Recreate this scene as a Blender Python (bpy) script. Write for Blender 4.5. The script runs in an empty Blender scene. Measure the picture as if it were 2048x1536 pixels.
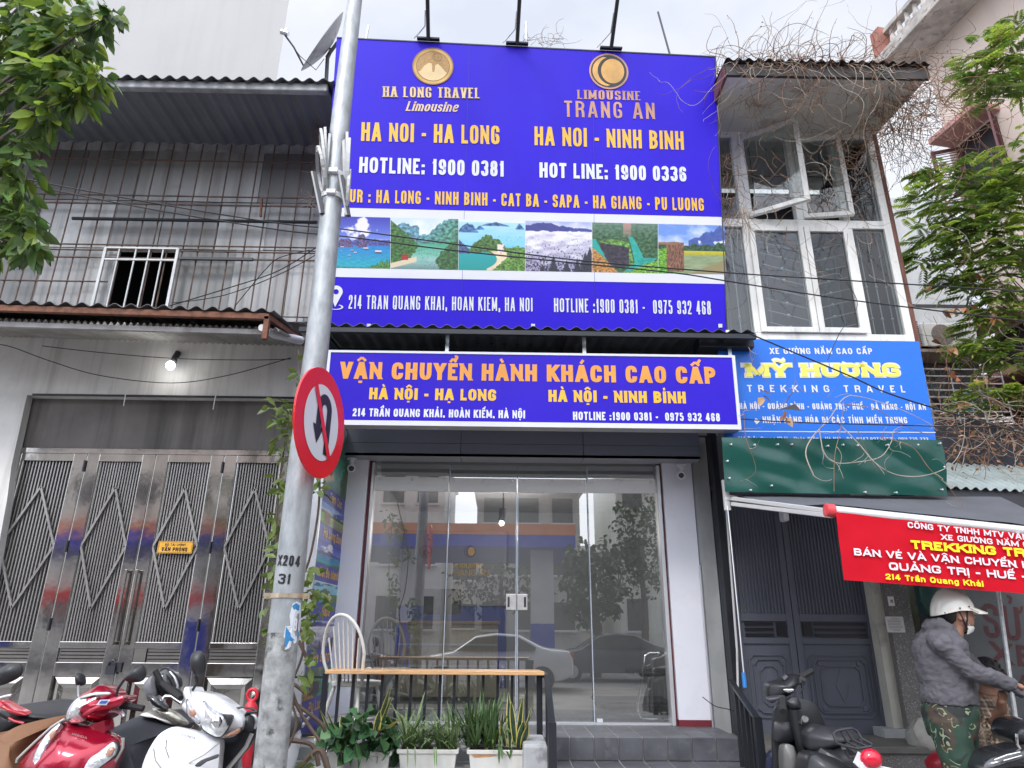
import bpy, bmesh, math, random, unicodedata
from mathutils import Vector, Matrix, noise as mnoise
random.seed(7)
R = math.radians
V = Vector
sc = bpy.context.scene
COL = sc.collection

# ---------------------------------------------------------------- camera
CAM_Z, F_PX, PITCH, YAW, ROLL = 1.5, 1360.0, 19.6, 0.85, 0.45
cd = bpy.data.cameras.new('camera')
cam = bpy.data.objects.new('camera', cd)
COL.objects.link(cam)
cd.sensor_width = 36
cd.lens = F_PX / 2048 * 36
cd.clip_start, cd.clip_end = 0.05, 2000
CM = (Matrix.Rotation(R(-YAW), 4, 'Z') @ Matrix.Rotation(R(90 + PITCH), 4, 'X') @ Matrix.Rotation(R(ROLL), 4, 'Z'))
cam.matrix_world = Matrix.Translation((0, 0, CAM_Z)) @ CM
sc.camera = cam
sc.render.resolution_x, sc.render.resolution_y = 1024, 768

# ---------------------------------------------------------------- world: overcast bright sky
SUN_EL, SUN_ROT = 48, 205
w = bpy.data.worlds.new('World')
sc.world = w
w.use_nodes = True
nt = w.node_tree
bg = nt.nodes['Background']
sky = nt.nodes.new('ShaderNodeTexSky')
sky.sky_type = 'NISHITA'
sky.sun_disc = False
sky.sun_elevation = R(SUN_EL)
sky.sun_rotation = R(SUN_ROT)
tc = nt.nodes.new('ShaderNodeTexCoord')
mp = nt.nodes.new('ShaderNodeMapping')
mp.inputs['Scale'].default_value = (1.6, 1.6, 2.6)
nz = nt.nodes.new('ShaderNodeTexNoise')
nz.inputs['Scale'].default_value = 2.2
nz.inputs['Detail'].default_value = 7
nz.inputs['Roughness'].default_value = 0.52
cr = nt.nodes.new('ShaderNodeValToRGB')
cr.color_ramp.elements[0].position = 0.36
cr.color_ramp.elements[0].color = (7.0, 7.5, 8.6, 1)
cr.color_ramp.elements[1].position = 0.62
cr.color_ramp.elements[1].color = (8.9, 9.05, 9.5, 1)
mx = nt.nodes.new('ShaderNodeMix')
mx.data_type = 'RGBA'
mx.inputs[0].default_value = 0.9
nt.links.new(tc.outputs['Generated'], mp.inputs['Vector'])
nt.links.new(mp.outputs[0], nz.inputs['Vector'])
nt.links.new(nz.outputs['Fac'], cr.inputs['Fac'])
nt.links.new(sky.outputs[0], mx.inputs[6])
nt.links.new(cr.outputs[0], mx.inputs[7])
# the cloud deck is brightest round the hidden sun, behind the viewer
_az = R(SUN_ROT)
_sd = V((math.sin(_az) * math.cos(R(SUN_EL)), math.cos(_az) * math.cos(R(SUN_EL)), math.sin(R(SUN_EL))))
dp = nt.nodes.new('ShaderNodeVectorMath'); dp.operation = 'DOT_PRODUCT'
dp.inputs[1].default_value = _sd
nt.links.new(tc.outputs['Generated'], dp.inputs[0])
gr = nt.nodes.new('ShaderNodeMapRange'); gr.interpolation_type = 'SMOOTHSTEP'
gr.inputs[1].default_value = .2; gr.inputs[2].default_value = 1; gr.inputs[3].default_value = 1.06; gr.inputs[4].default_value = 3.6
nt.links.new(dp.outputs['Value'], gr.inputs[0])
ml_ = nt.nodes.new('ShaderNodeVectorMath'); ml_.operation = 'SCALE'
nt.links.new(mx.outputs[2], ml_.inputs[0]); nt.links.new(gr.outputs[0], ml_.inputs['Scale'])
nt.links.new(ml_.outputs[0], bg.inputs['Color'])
bg.inputs['Strength'].default_value = 0.1

sl = bpy.data.lights.new('sun', 'SUN')
sl.energy = 1.5
sl.angle = R(12)
sl.color = (1.0, 0.96, 0.9)
so = bpy.data.objects.new('sun', sl)
COL.objects.link(so)
so.rotation_euler = _sd.to_track_quat('Z', 'Y').to_euler()

vs = sc.view_settings
vs.view_transform = 'Standard'
vs.look = 'None'
vs.exposure = 0.2
vs.gamma = 1
sc.cycles.use_denoising = True
sc.cycles.max_bounces = 10
sc.cycles.transparent_max_bounces = 16
sc.cycles.caustics_reflective = False
sc.cycles.caustics_refractive = False

# ---------------------------------------------------------------- pixel -> world helpers
C0 = V((0, 0, CAM_Z))
def ray(px, py):
    return CM.to_3x3() @ V((px - 1024, -(py - 768), -F_PX))
def P(px, py, Y):
    d = ray(px, py)
    return C0 + d * (Y / d.y)
def PX_(px, py, X):
    d = ray(px, py)
    return C0 + d * (X / d.x)
def PZ_(px, py, Z):
    d = ray(px, py)
    return C0 + d * ((Z - CAM_Z) / d.z)
YG = 7.2                                   # depth of the shop glass
def RP(px, py, Yreal):                     # what the glass mirrors, standing across the street
    p = P(px, py, 2 * YG - Yreal)
    return V((p.x, 2 * YG - p.y, p.z))

class Plane:
    """a flat board: o on it, u to the right, v up, n towards the street"""
    def __init__(s, px, py, Y, yaw=0, tilt=0):
        s.o = P(px, py, Y)
        s.u = V((math.cos(R(yaw)), math.sin(R(yaw)), 0))
        n0 = V((math.sin(R(yaw)), -math.cos(R(yaw)), 0))
        s.v = (V((0, 0, 1)) * math.cos(R(tilt)) + n0 * math.sin(R(tilt))).normalized()
        s.n = s.u.cross(s.v)
    def hit(s, px, py):
        d = ray(px, py)
        return C0 + d * ((s.o - C0).dot(s.n) / d.dot(s.n))
    def uv(s, px, py):
        p = s.hit(px, py) - s.o
        return p.dot(s.u), p.dot(s.v)
    def at(s, u, v, n=0):
        return s.o + s.u * u + s.v * v + s.n * n
class Board(Plane):
    def __init__(s, o, u, v):
        s.o, s.u, s.v = V(o), V(u).normalized(), V(v).normalized()
        s.n = s.u.cross(s.v)

# ---------------------------------------------------------------- objects
ORG = {}
def tag(o, label=None, cat=None, group=None, kind=None):
    if label: o['label'] = label
    if cat: o['category'] = cat
    if group: o['group'] = group
    if kind: o['kind'] = kind
    return o
def thing(name, label, cat, loc, group=None):
    o = bpy.data.objects.new(name, None)
    o.empty_display_size = 0.2
    COL.objects.link(o)
    o.location = loc
    ORG[o.name] = V(loc)
    return tag(o, label, cat, group)
def children(o):
    return [c for c in bpy.data.objects if c.parent == o]
def copy_tree(o, parent=None):
    c = o.copy()
    COL.objects.link(c)
    if parent: c.parent = parent
    for ch in children(o):
        copy_tree(ch, c)
    return c

class MB:
    def __init__(s):
        s.v, s.f, s.mi = [], [], []
    def add(s, vs, fs, m=0):
        b = len(s.v)
        s.v += [tuple(x) for x in vs]
        s.f += [tuple(b + i for i in f) for f in fs]
        s.mi += [m] * len(fs)
        return s
    def box(s, x0, x1, y0, y1, z0, z1, m=0):
        return s.add([(x0,y0,z0),(x1,y0,z0),(x1,y1,z0),(x0,y1,z0),(x0,y0,z1),(x1,y0,z1),(x1,y1,z1),(x0,y1,z1)],
                     [(0,3,2,1),(4,5,6,7),(0,1,5,4),(1,2,6,5),(2,3,7,6),(3,0,4,7)], m)
    def obox(s, c, ax, ay, az, m=0):
        """c centre, ax ay az half-extent vectors"""
        c, ax, ay, az = V(c), V(ax), V(ay), V(az)
        return s.add([c-ax-ay-az, c+ax-ay-az, c+ax+ay-az, c-ax+ay-az, c-ax-ay+az, c+ax-ay+az, c+ax+ay+az, c-ax+ay+az],
                     [(0,3,2,1),(4,5,6,7),(0,1,5,4),(1,2,6,5),(2,3,7,6),(3,0,4,7)], m)
    def slab(s, pts, d, m=0):
        """polygon pts (seen from the front: counter-clockwise or not) pushed back by d"""
        pts = [V(p) for p in pts]
        n = len(pts)
        d = V(d)
        fs = [tuple(range(n)), tuple(range(2 * n - 1, n - 1, -1))]
        for i in range(n):
            j = (i + 1) % n
            fs.append((j, i, n + i, n + j))
        return s.add(pts + [p + d for p in pts], fs, m)
    def quad(s, *p, m=0):
        return s.add(p, [tuple(range(len(p)))], m)
    def bar(s, a, b, w_, h_=None, up=(0, 0, 1), m=0):
        a, b = V(a), V(b)
        d = (b - a)
        h_ = h_ or w_
        up = V(up)
        if abs(d.normalized().dot(up)) > .95: up = V((0, 1, 0))
        x = d.cross(up).normalized()
        z = x.cross(d).normalized()
        return s.obox((a + b) / 2, x * w_ / 2, d / 2, z * h_ / 2, m)
    def tube(s, pts, r, n=8, m=0, cap=True):
        pts = [V(p) for p in pts]
        if len(pts) < 2: return s
        rs = r if isinstance(r, (list, tuple)) else [r] * len(pts)
        t0 = (pts[1] - pts[0]).normalized()
        a = V((0, 0, 1)) if abs(t0.z) < .9 else V((1, 0, 0))
        x = t0.cross(a).normalized()
        rings = []
        for i, p in enumerate(pts):
            t = (pts[min(i + 1, len(pts) - 1)] - pts[max(i - 1, 0)])
            t = t.normalized() if t.length > 1e-9 else t0
            x = (x - t * x.dot(t))
            x = x.normalized() if x.length > 1e-6 else t.orthogonal().normalized()
            y = t.cross(x)
            rings.append([p + (x * math.cos(2 * math.pi * k / n) + y * math.sin(2 * math.pi * k / n)) * rs[i] for k in range(n)])
        vs = [q for rg in rings for q in rg]
        fs = []
        for i in range(len(pts) - 1):
            for k in range(n):
                k2 = (k + 1) % n
                fs.append((i*n+k, i*n+k2, (i+1)*n+k2, (i+1)*n+k))
        if cap:
            fs.append(tuple(range(n - 1, -1, -1)))
            fs.append(tuple((len(pts) - 1) * n + k for k in range(n)))
        return s.add(vs, fs, m)
    def loft(s, rings, cap=True, m=0, closed=True):
        n = len(rings[0])
        vs = [q for rg in rings for q in rg]
        fs = []
        for i in range(len(rings) - 1):
            for k in range(n if closed else n - 1):
                k2 = (k + 1) % n
                fs.append((i*n+k, i*n+k2, (i+1)*n+k2, (i+1)*n+k))
        if cap:
            fs.append(tuple(range(n - 1, -1, -1)))
            fs.append(tuple((len(rings) - 1) * n + k for k in range(n)))
        return s.add(vs, fs, m)
    def ball(s, c, rx, ry=None, rz=None, nu=14, nv=9, m=0, zmin=-1.0):
        ry = ry or rx; rz = rz or rx
        c = V(c)
        rings = []
        a0 = math.asin(max(-1, zmin))
        for j in range(nv + 1):
            a = a0 + (math.pi / 2 - a0) * j / nv
            cr_ = max(math.cos(a), .001)
            rings.append([c + V((rx * cr_ * math.cos(2*math.pi*k/nu), ry * cr_ * math.sin(2*math.pi*k/nu), rz * math.sin(a))) for k in range(nu)])
        return s.loft(rings, True, m)
    def disc(s, c, u, v, ru, rv=None, n=32, th=None, m=0):
        rv = rv or ru
        pts = [V(c) + V(u) * ru * math.cos(2*math.pi*k/n) + V(v) * rv * math.sin(2*math.pi*k/n) for k in range(n)]
        return s.slab(pts, th, m) if th is not None else s.add(pts, [tuple(range(n))], m)
    def ring(s, c, u, v, r0, r1, n=40, m=0, th=None):
        u, v = V(u), V(v)
        vs, fs = [], []
        for k in range(n):
            d = u * math.cos(2*math.pi*k/n) + v * math.sin(2*math.pi*k/n)
            vs += [V(c) + d * r0, V(c) + d * r1]
        for k in range(n):
            j = (k + 1) % n
            fs.append((2*k, 2*k+1, 2*j+1, 2*j))
        return s.add(vs, fs, m)
    def corr(s, a, b, d, amp, pitch, m=0, rows=1, th=.004, trap=False):
        """corrugated sheet: edge a-b waves, sheet runs along d"""
        a, b, d = V(a), V(b), V(d)
        e = b - a
        nrm = e.cross(d).normalized()
        if nrm.z < 0: nrm = -nrm
        n = max(2, int(e.length / pitch)) * 8
        top = []
        for i in range(n + 1):
            ph = 2 * math.pi * i / 8
            h = math.sin(ph)
            if trap: h = max(-1, min(1, h * 2.2))
            top.append(a + e * (i / n) + nrm * amp * h)
        vs, fs = [], []
        for r_ in range(rows + 1):
            for p in top: vs.append(p + d * (r_ / rows))
        for p in top: vs.append(p - nrm * th)
        for r_ in range(rows):
            for i in range(n):
                o = r_ * (n + 1)
                fs.append((o + i, o + i + 1, o + n + 2 + i, o + n + 1 + i))
        o = (rows + 1) * (n + 1)
        for i in range(n): fs.append((i, i + 1, o + i + 1, o + i))
        return s.add(vs, fs, m)
    def build(s, name, mat, parent=None, smooth=False, bevel=0, sub=0, local=False, seg=2, org=None):
        me = bpy.data.meshes.new(name)
        if parent is not None and not local:
            q = parent
            while q.parent: q = q.parent
            o0 = ORG[q.name]
        elif parent is None and not local:
            if org is None:
                xs = [p[0] for p in s.v]; ys = [p[1] for p in s.v]; zs = [p[2] for p in s.v]
                o0 = V(((min(xs)+max(xs))/2, (min(ys)+max(ys))/2, min(zs)))
            else: o0 = V(org)
        else: o0 = V((0, 0, 0))
        me.from_pydata([(p[0]-o0.x, p[1]-o0.y, p[2]-o0.z) for p in s.v], [], s.f)
        mats = mat if isinstance(mat, (list, tuple)) else [mat]
        for m in mats: me.materials.append(m)
        if len(mats) > 1:
            me.polygons.foreach_set('material_index', s.mi)
        if smooth:
            me.polygons.foreach_set('use_smooth', [True] * len(me.polygons))
        me.update()
        bm = bmesh.new(); bm.from_mesh(me)
        if smooth != 'leaf':
            bmesh.ops.recalc_face_normals(bm, faces=bm.faces)
        bm.to_mesh(me); bm.free()
        o = bpy.data.objects.new(name, me)
        COL.objects.link(o)
        if parent is not None: o.parent = parent
        elif not local:
            o.location = o0
            ORG[o.name] = o0
        if bevel:
            md = o.modifiers.new('bevel', 'BEVEL'); md.width = bevel; md.segments = seg; md.limit_method = 'ANGLE'; md.angle_limit = R(40)
        if sub:
            md = o.modifiers.new('sub', 'SUBSURF'); md.levels = sub; md.render_levels = sub
        if smooth and smooth != 'leaf':
            try:
                bpy.context.view_layer.objects.active = o
                me.shade_smooth() if hasattr(me, 'shade_smooth') else None
                me.set_sharp_from_angle(angle=R(42))
            except Exception: pass
        return o

# ---------------------------------------------------------------- materials
def sn(v):
    v /= 255
    return v / 12.92 if v <= .04045 else ((v + .055) / 1.055) ** 2.4
def C(r, g, b): return (sn(r), sn(g), sn(b))
def mat(name, col, rough=.6, metal=0, var=.12, vs=3.0, bump=0, bs=60, streak=0, scol=(.05,.045,.04), sscale=(5,5,.35), coat=0,
        spots=0, pcol=(.05,.05,.05), ps=12, emit=0, spec=.5, rvar=0, island=0, stretch=(1,1,1), sthr=.5, trans=0, ani=0):
    m = bpy.data.materials.new(name)
    m.use_nodes = True
    t = m.node_tree; N = t.nodes; L = t.links
    b = N['Principled BSDF']
    b.inputs['Roughness'].default_value = rough
    b.inputs['Metallic'].default_value = metal
    b.inputs['Specular IOR Level'].default_value = spec
    if coat:
        b.inputs['Coat Weight'].default_value = coat
        b.inputs['Coat Roughness'].default_value = .05
    tc = N.new('ShaderNodeTexCoord')
    def noise(scale, detail=5, vec=(1,1,1), rr=.55):
        mp = N.new('ShaderNodeMapping'); mp.inputs['Scale'].default_value = vec
        L.new(tc.outputs['Object'], mp.inputs['Vector'])
        n = N.new('ShaderNodeTexNoise'); n.inputs['Scale'].default_value = scale; n.inputs['Detail'].default_value = detail
        n.inputs['Roughness'].default_value = rr
        L.new(mp.outputs[0], n.inputs['Vector'])
        return n.outputs['Fac']
    def ramp(fac, a, bb, ca=(0,0,0,1), cb=(1,1,1,1)):
        r_ = N.new('ShaderNodeValToRGB')
        r_.color_ramp.elements[0].position = a; r_.color_ramp.elements[1].position = bb
        r_.color_ramp.elements[0].color = ca; r_.color_ramp.elements[1].color = cb
        L.new(fac, r_.inputs['Fac'])
        return r_.outputs[0]
    def mixc(fac, a, bb):
        x = N.new('ShaderNodeMix'); x.data_type = 'RGBA'
        for sock, val in ((x.inputs[0], fac), (x.inputs[6], a), (x.inputs[7], bb)):
            if hasattr(val, 'links') or isinstance(val, bpy.types.NodeSocket): L.new(val, sock)
            elif isinstance(val, tuple): sock.default_value = (*val[:3], 1)
            else: sock.default_value = val
        return x.outputs[2]
    c4 = lambda k: (*(min(1, x * k) for x in col), 1)
    cur = ramp(noise(vs, 6, stretch), .3, .7, c4(1 - var), c4(1 + var))
    if island:
        g = N.new('ShaderNodeNewGeometry')
        hs = N.new('ShaderNodeHueSaturation')
        mr = N.new('ShaderNodeMapRange'); mr.inputs[3].default_value = 1 - island; mr.inputs[4].default_value = 1 + island
        L.new(g.outputs['Random Per Island'], mr.inputs[0])
        L.new(mr.outputs[0], hs.inputs['Value'])
        mr2 = N.new('ShaderNodeMapRange'); mr2.inputs[3].default_value = .5 - island * .05; mr2.inputs[4].default_value = .5 + island * .03
        ml = N.new('ShaderNodeMath'); ml.operation = 'FRACT'
        m7 = N.new('ShaderNodeMath'); m7.operation = 'MULTIPLY'; m7.inputs[1].default_value = 7.31
        L.new(g.outputs['Random Per Island'], m7.inputs[0]); L.new(m7.outputs[0], ml.inputs[0]); L.new(ml.outputs[0], mr2.inputs[0])
        L.new(mr2.outputs[0], hs.inputs['Hue'])
        L.new(cur, hs.inputs['Color'])
        cur = hs.outputs[0]
    if streak:
        f = ramp(noise(1.0, 6, sscale, .65), sthr - .04, sthr + .22, (0,0,0,1), (streak,)*3 + (1,))
        cur = mixc(f, cur, scol)
    if spots:
        f = ramp(noise(ps, 4, (1,1,1), .6), .56, .66, (0,0,0,1), (spots,)*3 + (1,))
        cur = mixc(f, cur, pcol)
    L.new(cur, b.inputs['Base Color'])
    if rvar:
        rr = N.new('ShaderNodeMapRange'); rr.inputs[3].default_value = max(.02, rough - rvar); rr.inputs[4].default_value = min(1, rough + rvar)
        L.new(noise(vs * 2.3, 5), rr.inputs[0]); L.new(rr.outputs[0], b.inputs['Roughness'])
    if bump:
        bp = N.new('ShaderNodeBump'); bp.inputs['Strength'].default_value = min(1, bump); bp.inputs['Distance'].default_value = .01
        L.new(noise(bs, 4, stretch), bp.inputs['Height']); L.new(bp.outputs[0], b.inputs['Normal'])
    if emit:
        L.new(cur, b.inputs['Emission Color']); b.inputs['Emission Strength'].default_value = emit
    if trans:
        tr = N.new('ShaderNodeBsdfTranslucent'); L.new(cur, tr.inputs['Color'])
        ms = N.new('ShaderNodeMixShader'); ms.inputs[0].default_value = trans
        L.new(b.outputs[0], ms.inputs[1]); L.new(tr.outputs[0], ms.inputs[2])
        L.new(ms.outputs[0], N['Material Output'].inputs['Surface'])
    return m
def glassmat(name, refl=.2, tint=(.8,.84,.84), rough=0, dust=0):
    m = bpy.data.materials.new(name); m.use_nodes = True
    t = m.node_tree; N = t.nodes; L = t.links
    N.remove(N['Principled BSDF'])
    tr = N.new('ShaderNodeBsdfTransparent'); tr.inputs[0].default_value = (*tint, 1)
    gl = N.new('ShaderNodeBsdfGlossy'); gl.inputs['Roughness'].default_value = rough
    lw = N.new('ShaderNodeLayerWeight'); lw.inputs[0].default_value = .5
    pw = N.new('ShaderNodeMath'); pw.operation = 'POWER'; pw.inputs[1].default_value = 4; L.new(lw.outputs['Facing'], pw.inputs[0])
    ma = N.new('ShaderNodeMath'); ma.operation = 'MULTIPLY_ADD'; ma.inputs[1].default_value = .5; ma.inputs[2].default_value = refl; ma.use_clamp = True
    L.new(pw.outputs[0], ma.inputs[0])
    ms = N.new('ShaderNodeMixShader')
    L.new(ma.outputs[0], ms.inputs[0]); L.new(tr.outputs[0], ms.inputs[1]); L.new(gl.outputs[0], ms.inputs[2])
    out = ms.outputs[0]
    if dust:
        df = N.new('ShaderNodeBsdfDiffuse'); df.inputs[0].default_value = (.6,.62,.6,1); m2 = N.new('ShaderNodeMixShader'); m2.inputs[0].default_value = dust
        L.new(out, m2.inputs[1]); L.new(df.outputs[0], m2.inputs[2]); out = m2.outputs[0]
    L.new(out, N['Material Output'].inputs['Surface'])
    return m

M = {}
M['sign_blue'] = mat('sign_blue', (.03, .011, .58), .42, var=.07, vs=1.0, bump=.22, bs=1.6, spec=.18, streak=.14, scol=(.05,.035,.4), sscale=(3,3,.25))
M['sign_white'] = mat('sign_white', (.66, .67, .72), .35, var=.03)
M['letter_white'] = mat('letter_white', (.68, .69, .74), .35, var=.02)
M['letter_yellow'] = mat('letter_yellow', (.8, .46, .03), .35, var=.03)
M['letter_gold'] = mat('letter_gold', (.72, .3, .045), .35, var=.12, vs=2)
M['letter_bronze'] = mat('letter_bronze', (.5, .26, .16), .35, var=.25, vs=4)
M['letter_cream'] = mat('letter_cream', (.7, .52, .27), .35, var=.15, vs=5)
M['letter_shadow'] = mat('letter_shadow', (.2, .08, .05), .4)
M['letter_lemon'] = mat('letter_lemon', (.9, .82, .12), .35, var=.03)
M['letter_sun'] = mat('letter_sun', (.9, .75, .02), .35, var=.03)
M['logo_gold'] = mat('logo_gold', (.5, .31, .08), .3, var=.35, vs=5, metal=.1)
M['logo_orange'] = mat('logo_orange', (.66, .36, .09), .3, var=.25, vs=4)
M['ink'] = mat('ink', (.012, .012, .016), .4)
M['black_metal'] = mat('black_metal', (.018, .02, .026), .4, var=.25, metal=.2)
M['dark_metal'] = mat('dark_metal', (.05, .052, .062), .45, var=.25, metal=.3)
M['alu'] = mat('alu', (.62, .64, .67), .33, metal=.85, var=.08, rvar=.1)
M['steel'] = mat('steel', (.68, .665, .64), .08, metal=1, var=.15, vs=2.5, rvar=.05, bump=.3, bs=1.6, streak=.35, scol=(.16,.14,.12), sthr=.5)
M['galv'] = mat('galv', (.52, .55, .57), .45, metal=.55, var=.2, vs=28, rvar=.1, bump=.15, bs=70)
M['chrome'] = mat('chrome', (.7, .7, .7), .08, metal=1, var=.03)
M['rust'] = mat('rust', (.18, .075, .045), .8, var=.4, vs=14, bump=.4, bs=90)
M['rust_bar'] = mat('rust_bar', (.11, .07, .055), .75, var=.5, vs=9, bump=.3, bs=80)
M['wood'] = mat('wood', (.62, .36, .17), .45, var=.25, vs=5, stretch=(1.5,14,14), coat=.2)
M['wood_pale'] = mat('wood_pale', (.5, .4, .28), .5, var=.15, vs=4, stretch=(10,10,1.5))
M['paint_white'] = mat('paint_white', (.78, .78, .82), .5, var=.04, vs=1.5)
M['panel_white'] = mat('panel_white', (.74, .75, .82), .3, var=.03, vs=1, spots=.08, ps=5, pcol=(.4,.4,.42))
M['rubber'] = mat('rubber', (.015, .015, .016), .75, var=.2, bump=.2)
M['black_plastic'] = mat('black_plastic', (.02, .021, .025), .42, var=.15, bump=.08, bs=200)
M['lamp_glass'] = mat('lamp_glass', (.75, .77, .8), .08, metal=.7, var=.3, vs=40, bump=.7, bs=45)
# ---------------------------------------------------------------- stroke lettering
def _r(*p): return ('r', list(p))          # rounded open path
def _o(*p): return ('o', list(p))          # rounded closed path
def _s(*p): return ('s', list(p))          # straight path
GL = {
'A': (.74, _s((0,0),(.42,1)), _s((.58,1),(1,0)), _s((.2,.27),(.8,.27))),
'B': (.66, _s((0,0),(0,1)), _r((0,1),(.94,1),(.94,.53),(0,.53)), _r((0,.53),(1,.53),(1,0),(0,0))),
'C': (.66, _r((1,.66),(1,1),(0,1),(0,0),(1,0),(1,.34))),
'D': (.67, _s((0,0),(0,1)), _r((0,1),(1,1),(1,0),(0,0))),
'E': (.55, _s((0,0),(0,1)), _s((0,1),(1,1)), _s((0,.52),(.92,.52)), _s((0,0),(1,0))),
'F': (.53, _s((0,0),(0,1)), _s((0,1),(1,1)), _s((0,.5),(.9,.5))),
'G': (.68, _r((1,.68),(1,1),(0,1),(0,0),(1,0),(1,.48),(.52,.48))),
'H': (.68, _s((0,0),(0,1)), _s((1,0),(1,1)), _s((0,.52),(1,.52))),
'I': (.16, _s((.5,0),(.5,1))),
'J': (.55, _r((1,1),(1,0),(0,0),(0,.3))),
'K': (.7, _s((0,0),(0,1)), _s((0,.36),(.95,1)), _s((.38,.6),(1,0))),
'L': (.52, _s((0,0),(0,1)), _s((0,0),(1,0))),
'M': (.86, _s((0,0),(0,1)), _s((1,0),(1,1)), _s((0,1),(.5,.12)), _s((1,1),(.5,.12))),
'N': (.69, _s((0,0),(0,1)), _s((1,0),(1,1)), _s((0,1),(1,0))),
'O': (.68, _o((0,0),(0,1),(1,1),(1,0))),
'P': (.64, _s((0,0),(0,1)), _r((0,1),(1,1),(1,.45),(0,.45))),
'Q': (.68, _o((0,0),(0,1),(1,1),(1,0)), _s((.55,.28),(1.02,-.05))),
'R': (.68, _s((0,0),(0,1)), _r((0,1),(1,1),(1,.5),(0,.5)), _r((.6,.5),(.97,.46),(1,0))),
'S': (.65, _r((1,.7),(1,1),(0,1),(0,.55),(1,.47),(1,0),(0,0),(0,.3))),
'T': (.6, _s((.5,0),(.5,1)), _s((0,1),(1,1))),
'U': (.68, _r((0,1),(0,0),(1,0),(1,1))),
'V': (.7, _s((0,1),(.45,0)), _s((1,1),(.55,0))),
'W': (1.0, _s((0,1),(.25,0)), _s((.5,1),(.27,0)), _s((.5,1),(.73,0)), _s((1,1),(.75,0))),
'X': (.7, _s((0,0),(1,1)), _s((0,1),(1,0))),
'Y': (.68, _s((0,1),(.5,.42)), _s((1,1),(.5,.42)), _s((.5,0),(.5,.5))),
'Z': (.6, _s((0,1),(1,1)), _s((0,0),(1,0)), _s((0,.03),(1,.97))),
'0': (.6, _o((0,0),(0,1),(1,1),(1,0))),
'1': (.34, _s((.72,0),(.72,1)), _s((.0,.74),(.72,.94))),
'2': (.6, _r((0,.66),(0,1),(1,1),(1,.55),(0,.12),(0,0)), _s((0,0),(1,0))),
'3': (.6, _r((0,.72),(0,1),(1,1),(1,.53),(.35,.53)), _r((.35,.53),(1,.53),(1,0),(0,0),(0,.28))),
'4': (.64, _s((.72,0),(.72,1)), _s((.62,1),(0,.28)), _s((0,.24),(1,.24))),
'5': (.6, _s((.95,1),(.08,1)), _r((.06,1),(.02,.56),(1,.62),(1,0),(0,0),(0,.27))),
'6': (.6, _r((1,.74),(1,1),(0,1),(0,0),(1,0),(1,.58),(0,.58))),
'7': (.56, _s((0,1),(1,1)), _r((1,.97),(.45,.5),(.32,0))),
'8': (.6, _o((0,0),(0,.53),(1,.53),(1,0)), _o((.06,.53),(.06,1),(.94,1),(.94,.53))),
'9': (.6, _r((0,.26),(0,0),(1,0),(1,1),(0,1),(0,.42),(1,.42))),
'-': (.34, _s((0,.4),(1,.4))), ':': (.16, _s((.5,0),(.5,.2)), _s((.5,.46),(.5,.66))),
',': (.16, _s((.6,.17),(.2,-.16))), '.': (.16, _s((.5,0),(.5,.19))), ' ': (.3,), '/': (.4, _s((0,0),(1,1))),
'a': (.56, _r((0,.55),(0,.72),(1,.72),(1,0)), _r((1,.42),(0,.42),(0,0),(1,0))),
'b': (.56, _s((0,0),(0,1)), _r((0,.72),(1,.72),(1,0),(0,0))),
'c': (.52, _r((1,.48),(1,.72),(0,.72),(0,0),(1,0),(1,.24))),
'd': (.56, _s((1,0),(1,1)), _r((1,.72),(0,.72),(0,0),(1,0))),
'e': (.56, _r((0,.38),(1,.38),(1,.72),(0,.72),(0,0),(1,0),(1,.16))),
'g': (.56, _r((1,.72),(0,.72),(0,0),(1,0)), _r((1,.72),(1,-.28),(0,-.28),(0,-.14))),
'h': (.56, _s((0,0),(0,1)), _r((0,.72),(1,.72),(1,0))),
'i': (.16, _s((.5,0),(.5,.72)), _s((.5,.86),(.5,1))),
'j': (.2, _s((.5,-.2),(.5,.72)), _s((.5,.86),(.5,1))),
'k': (.56, _s((0,0),(0,1)), _s((0,.3),(.95,.72)), _s((.35,.46),(1,0))),
'l': (.16, _s((.5,0),(.5,1))),
'm': (.84, _s((0,0),(0,.72)), _r((0,.72),(.5,.72),(.5,0)), _r((.5,.72),(1,.72),(1,0))),
'n': (.56, _s((0,0),(0,.72)), _r((0,.72),(1,.72),(1,0))),
'o': (.56, _o((0,0),(0,.72),(1,.72),(1,0))),
'p': (.56, _s((0,-.28),(0,.72)), _r((0,.72),(1,.72),(1,0),(0,0))),
'r': (.4, _s((0,0),(0,.72)), _r((0,.72),(1,.72),(1,.58))),
's': (.5, _r((1,.55),(1,.72),(0,.72),(0,.4),(1,.34),(1,0),(0,0),(0,.18))),
't': (.36, _r((.4,.95),(.4,0),(1,0)), _s((0,.72),(1,.72))),
'u': (.56, _r((0,.72),(0,0),(1,0)), _s((1,0),(1,.72))),
'v': (.56, _s((0,.72),(.45,0)), _s((1,.72),(.55,0))),
'y': (.56, _s((0,.72),(.5,.05)), _s((1,.72),(.3,-.28))),
}
GL['\u0110'] = (GL['D'][0],) + GL['D'][1:] + (_s((-.22,.5),(.5,.5)),)
ACC = {'\u0301': [_s((.42,.06),(.68,.3))], '\u0300': [_s((.58,.06),(.32,.3))], '\u0302': [_s((.1,.04),(.5,.26)), _s((.5,.26),(.9,.04))],
       '\u0309': [_r((.36,.28),(.66,.3),(.62,.14),(.48,.06))], '\u0303': [_r((.08,.08),(.34,.26),(.66,.08),(.92,.26))],
       '\u0306': [_r((.12,.26),(.22,.05),(.78,.05),(.88,.26))]}

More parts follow.
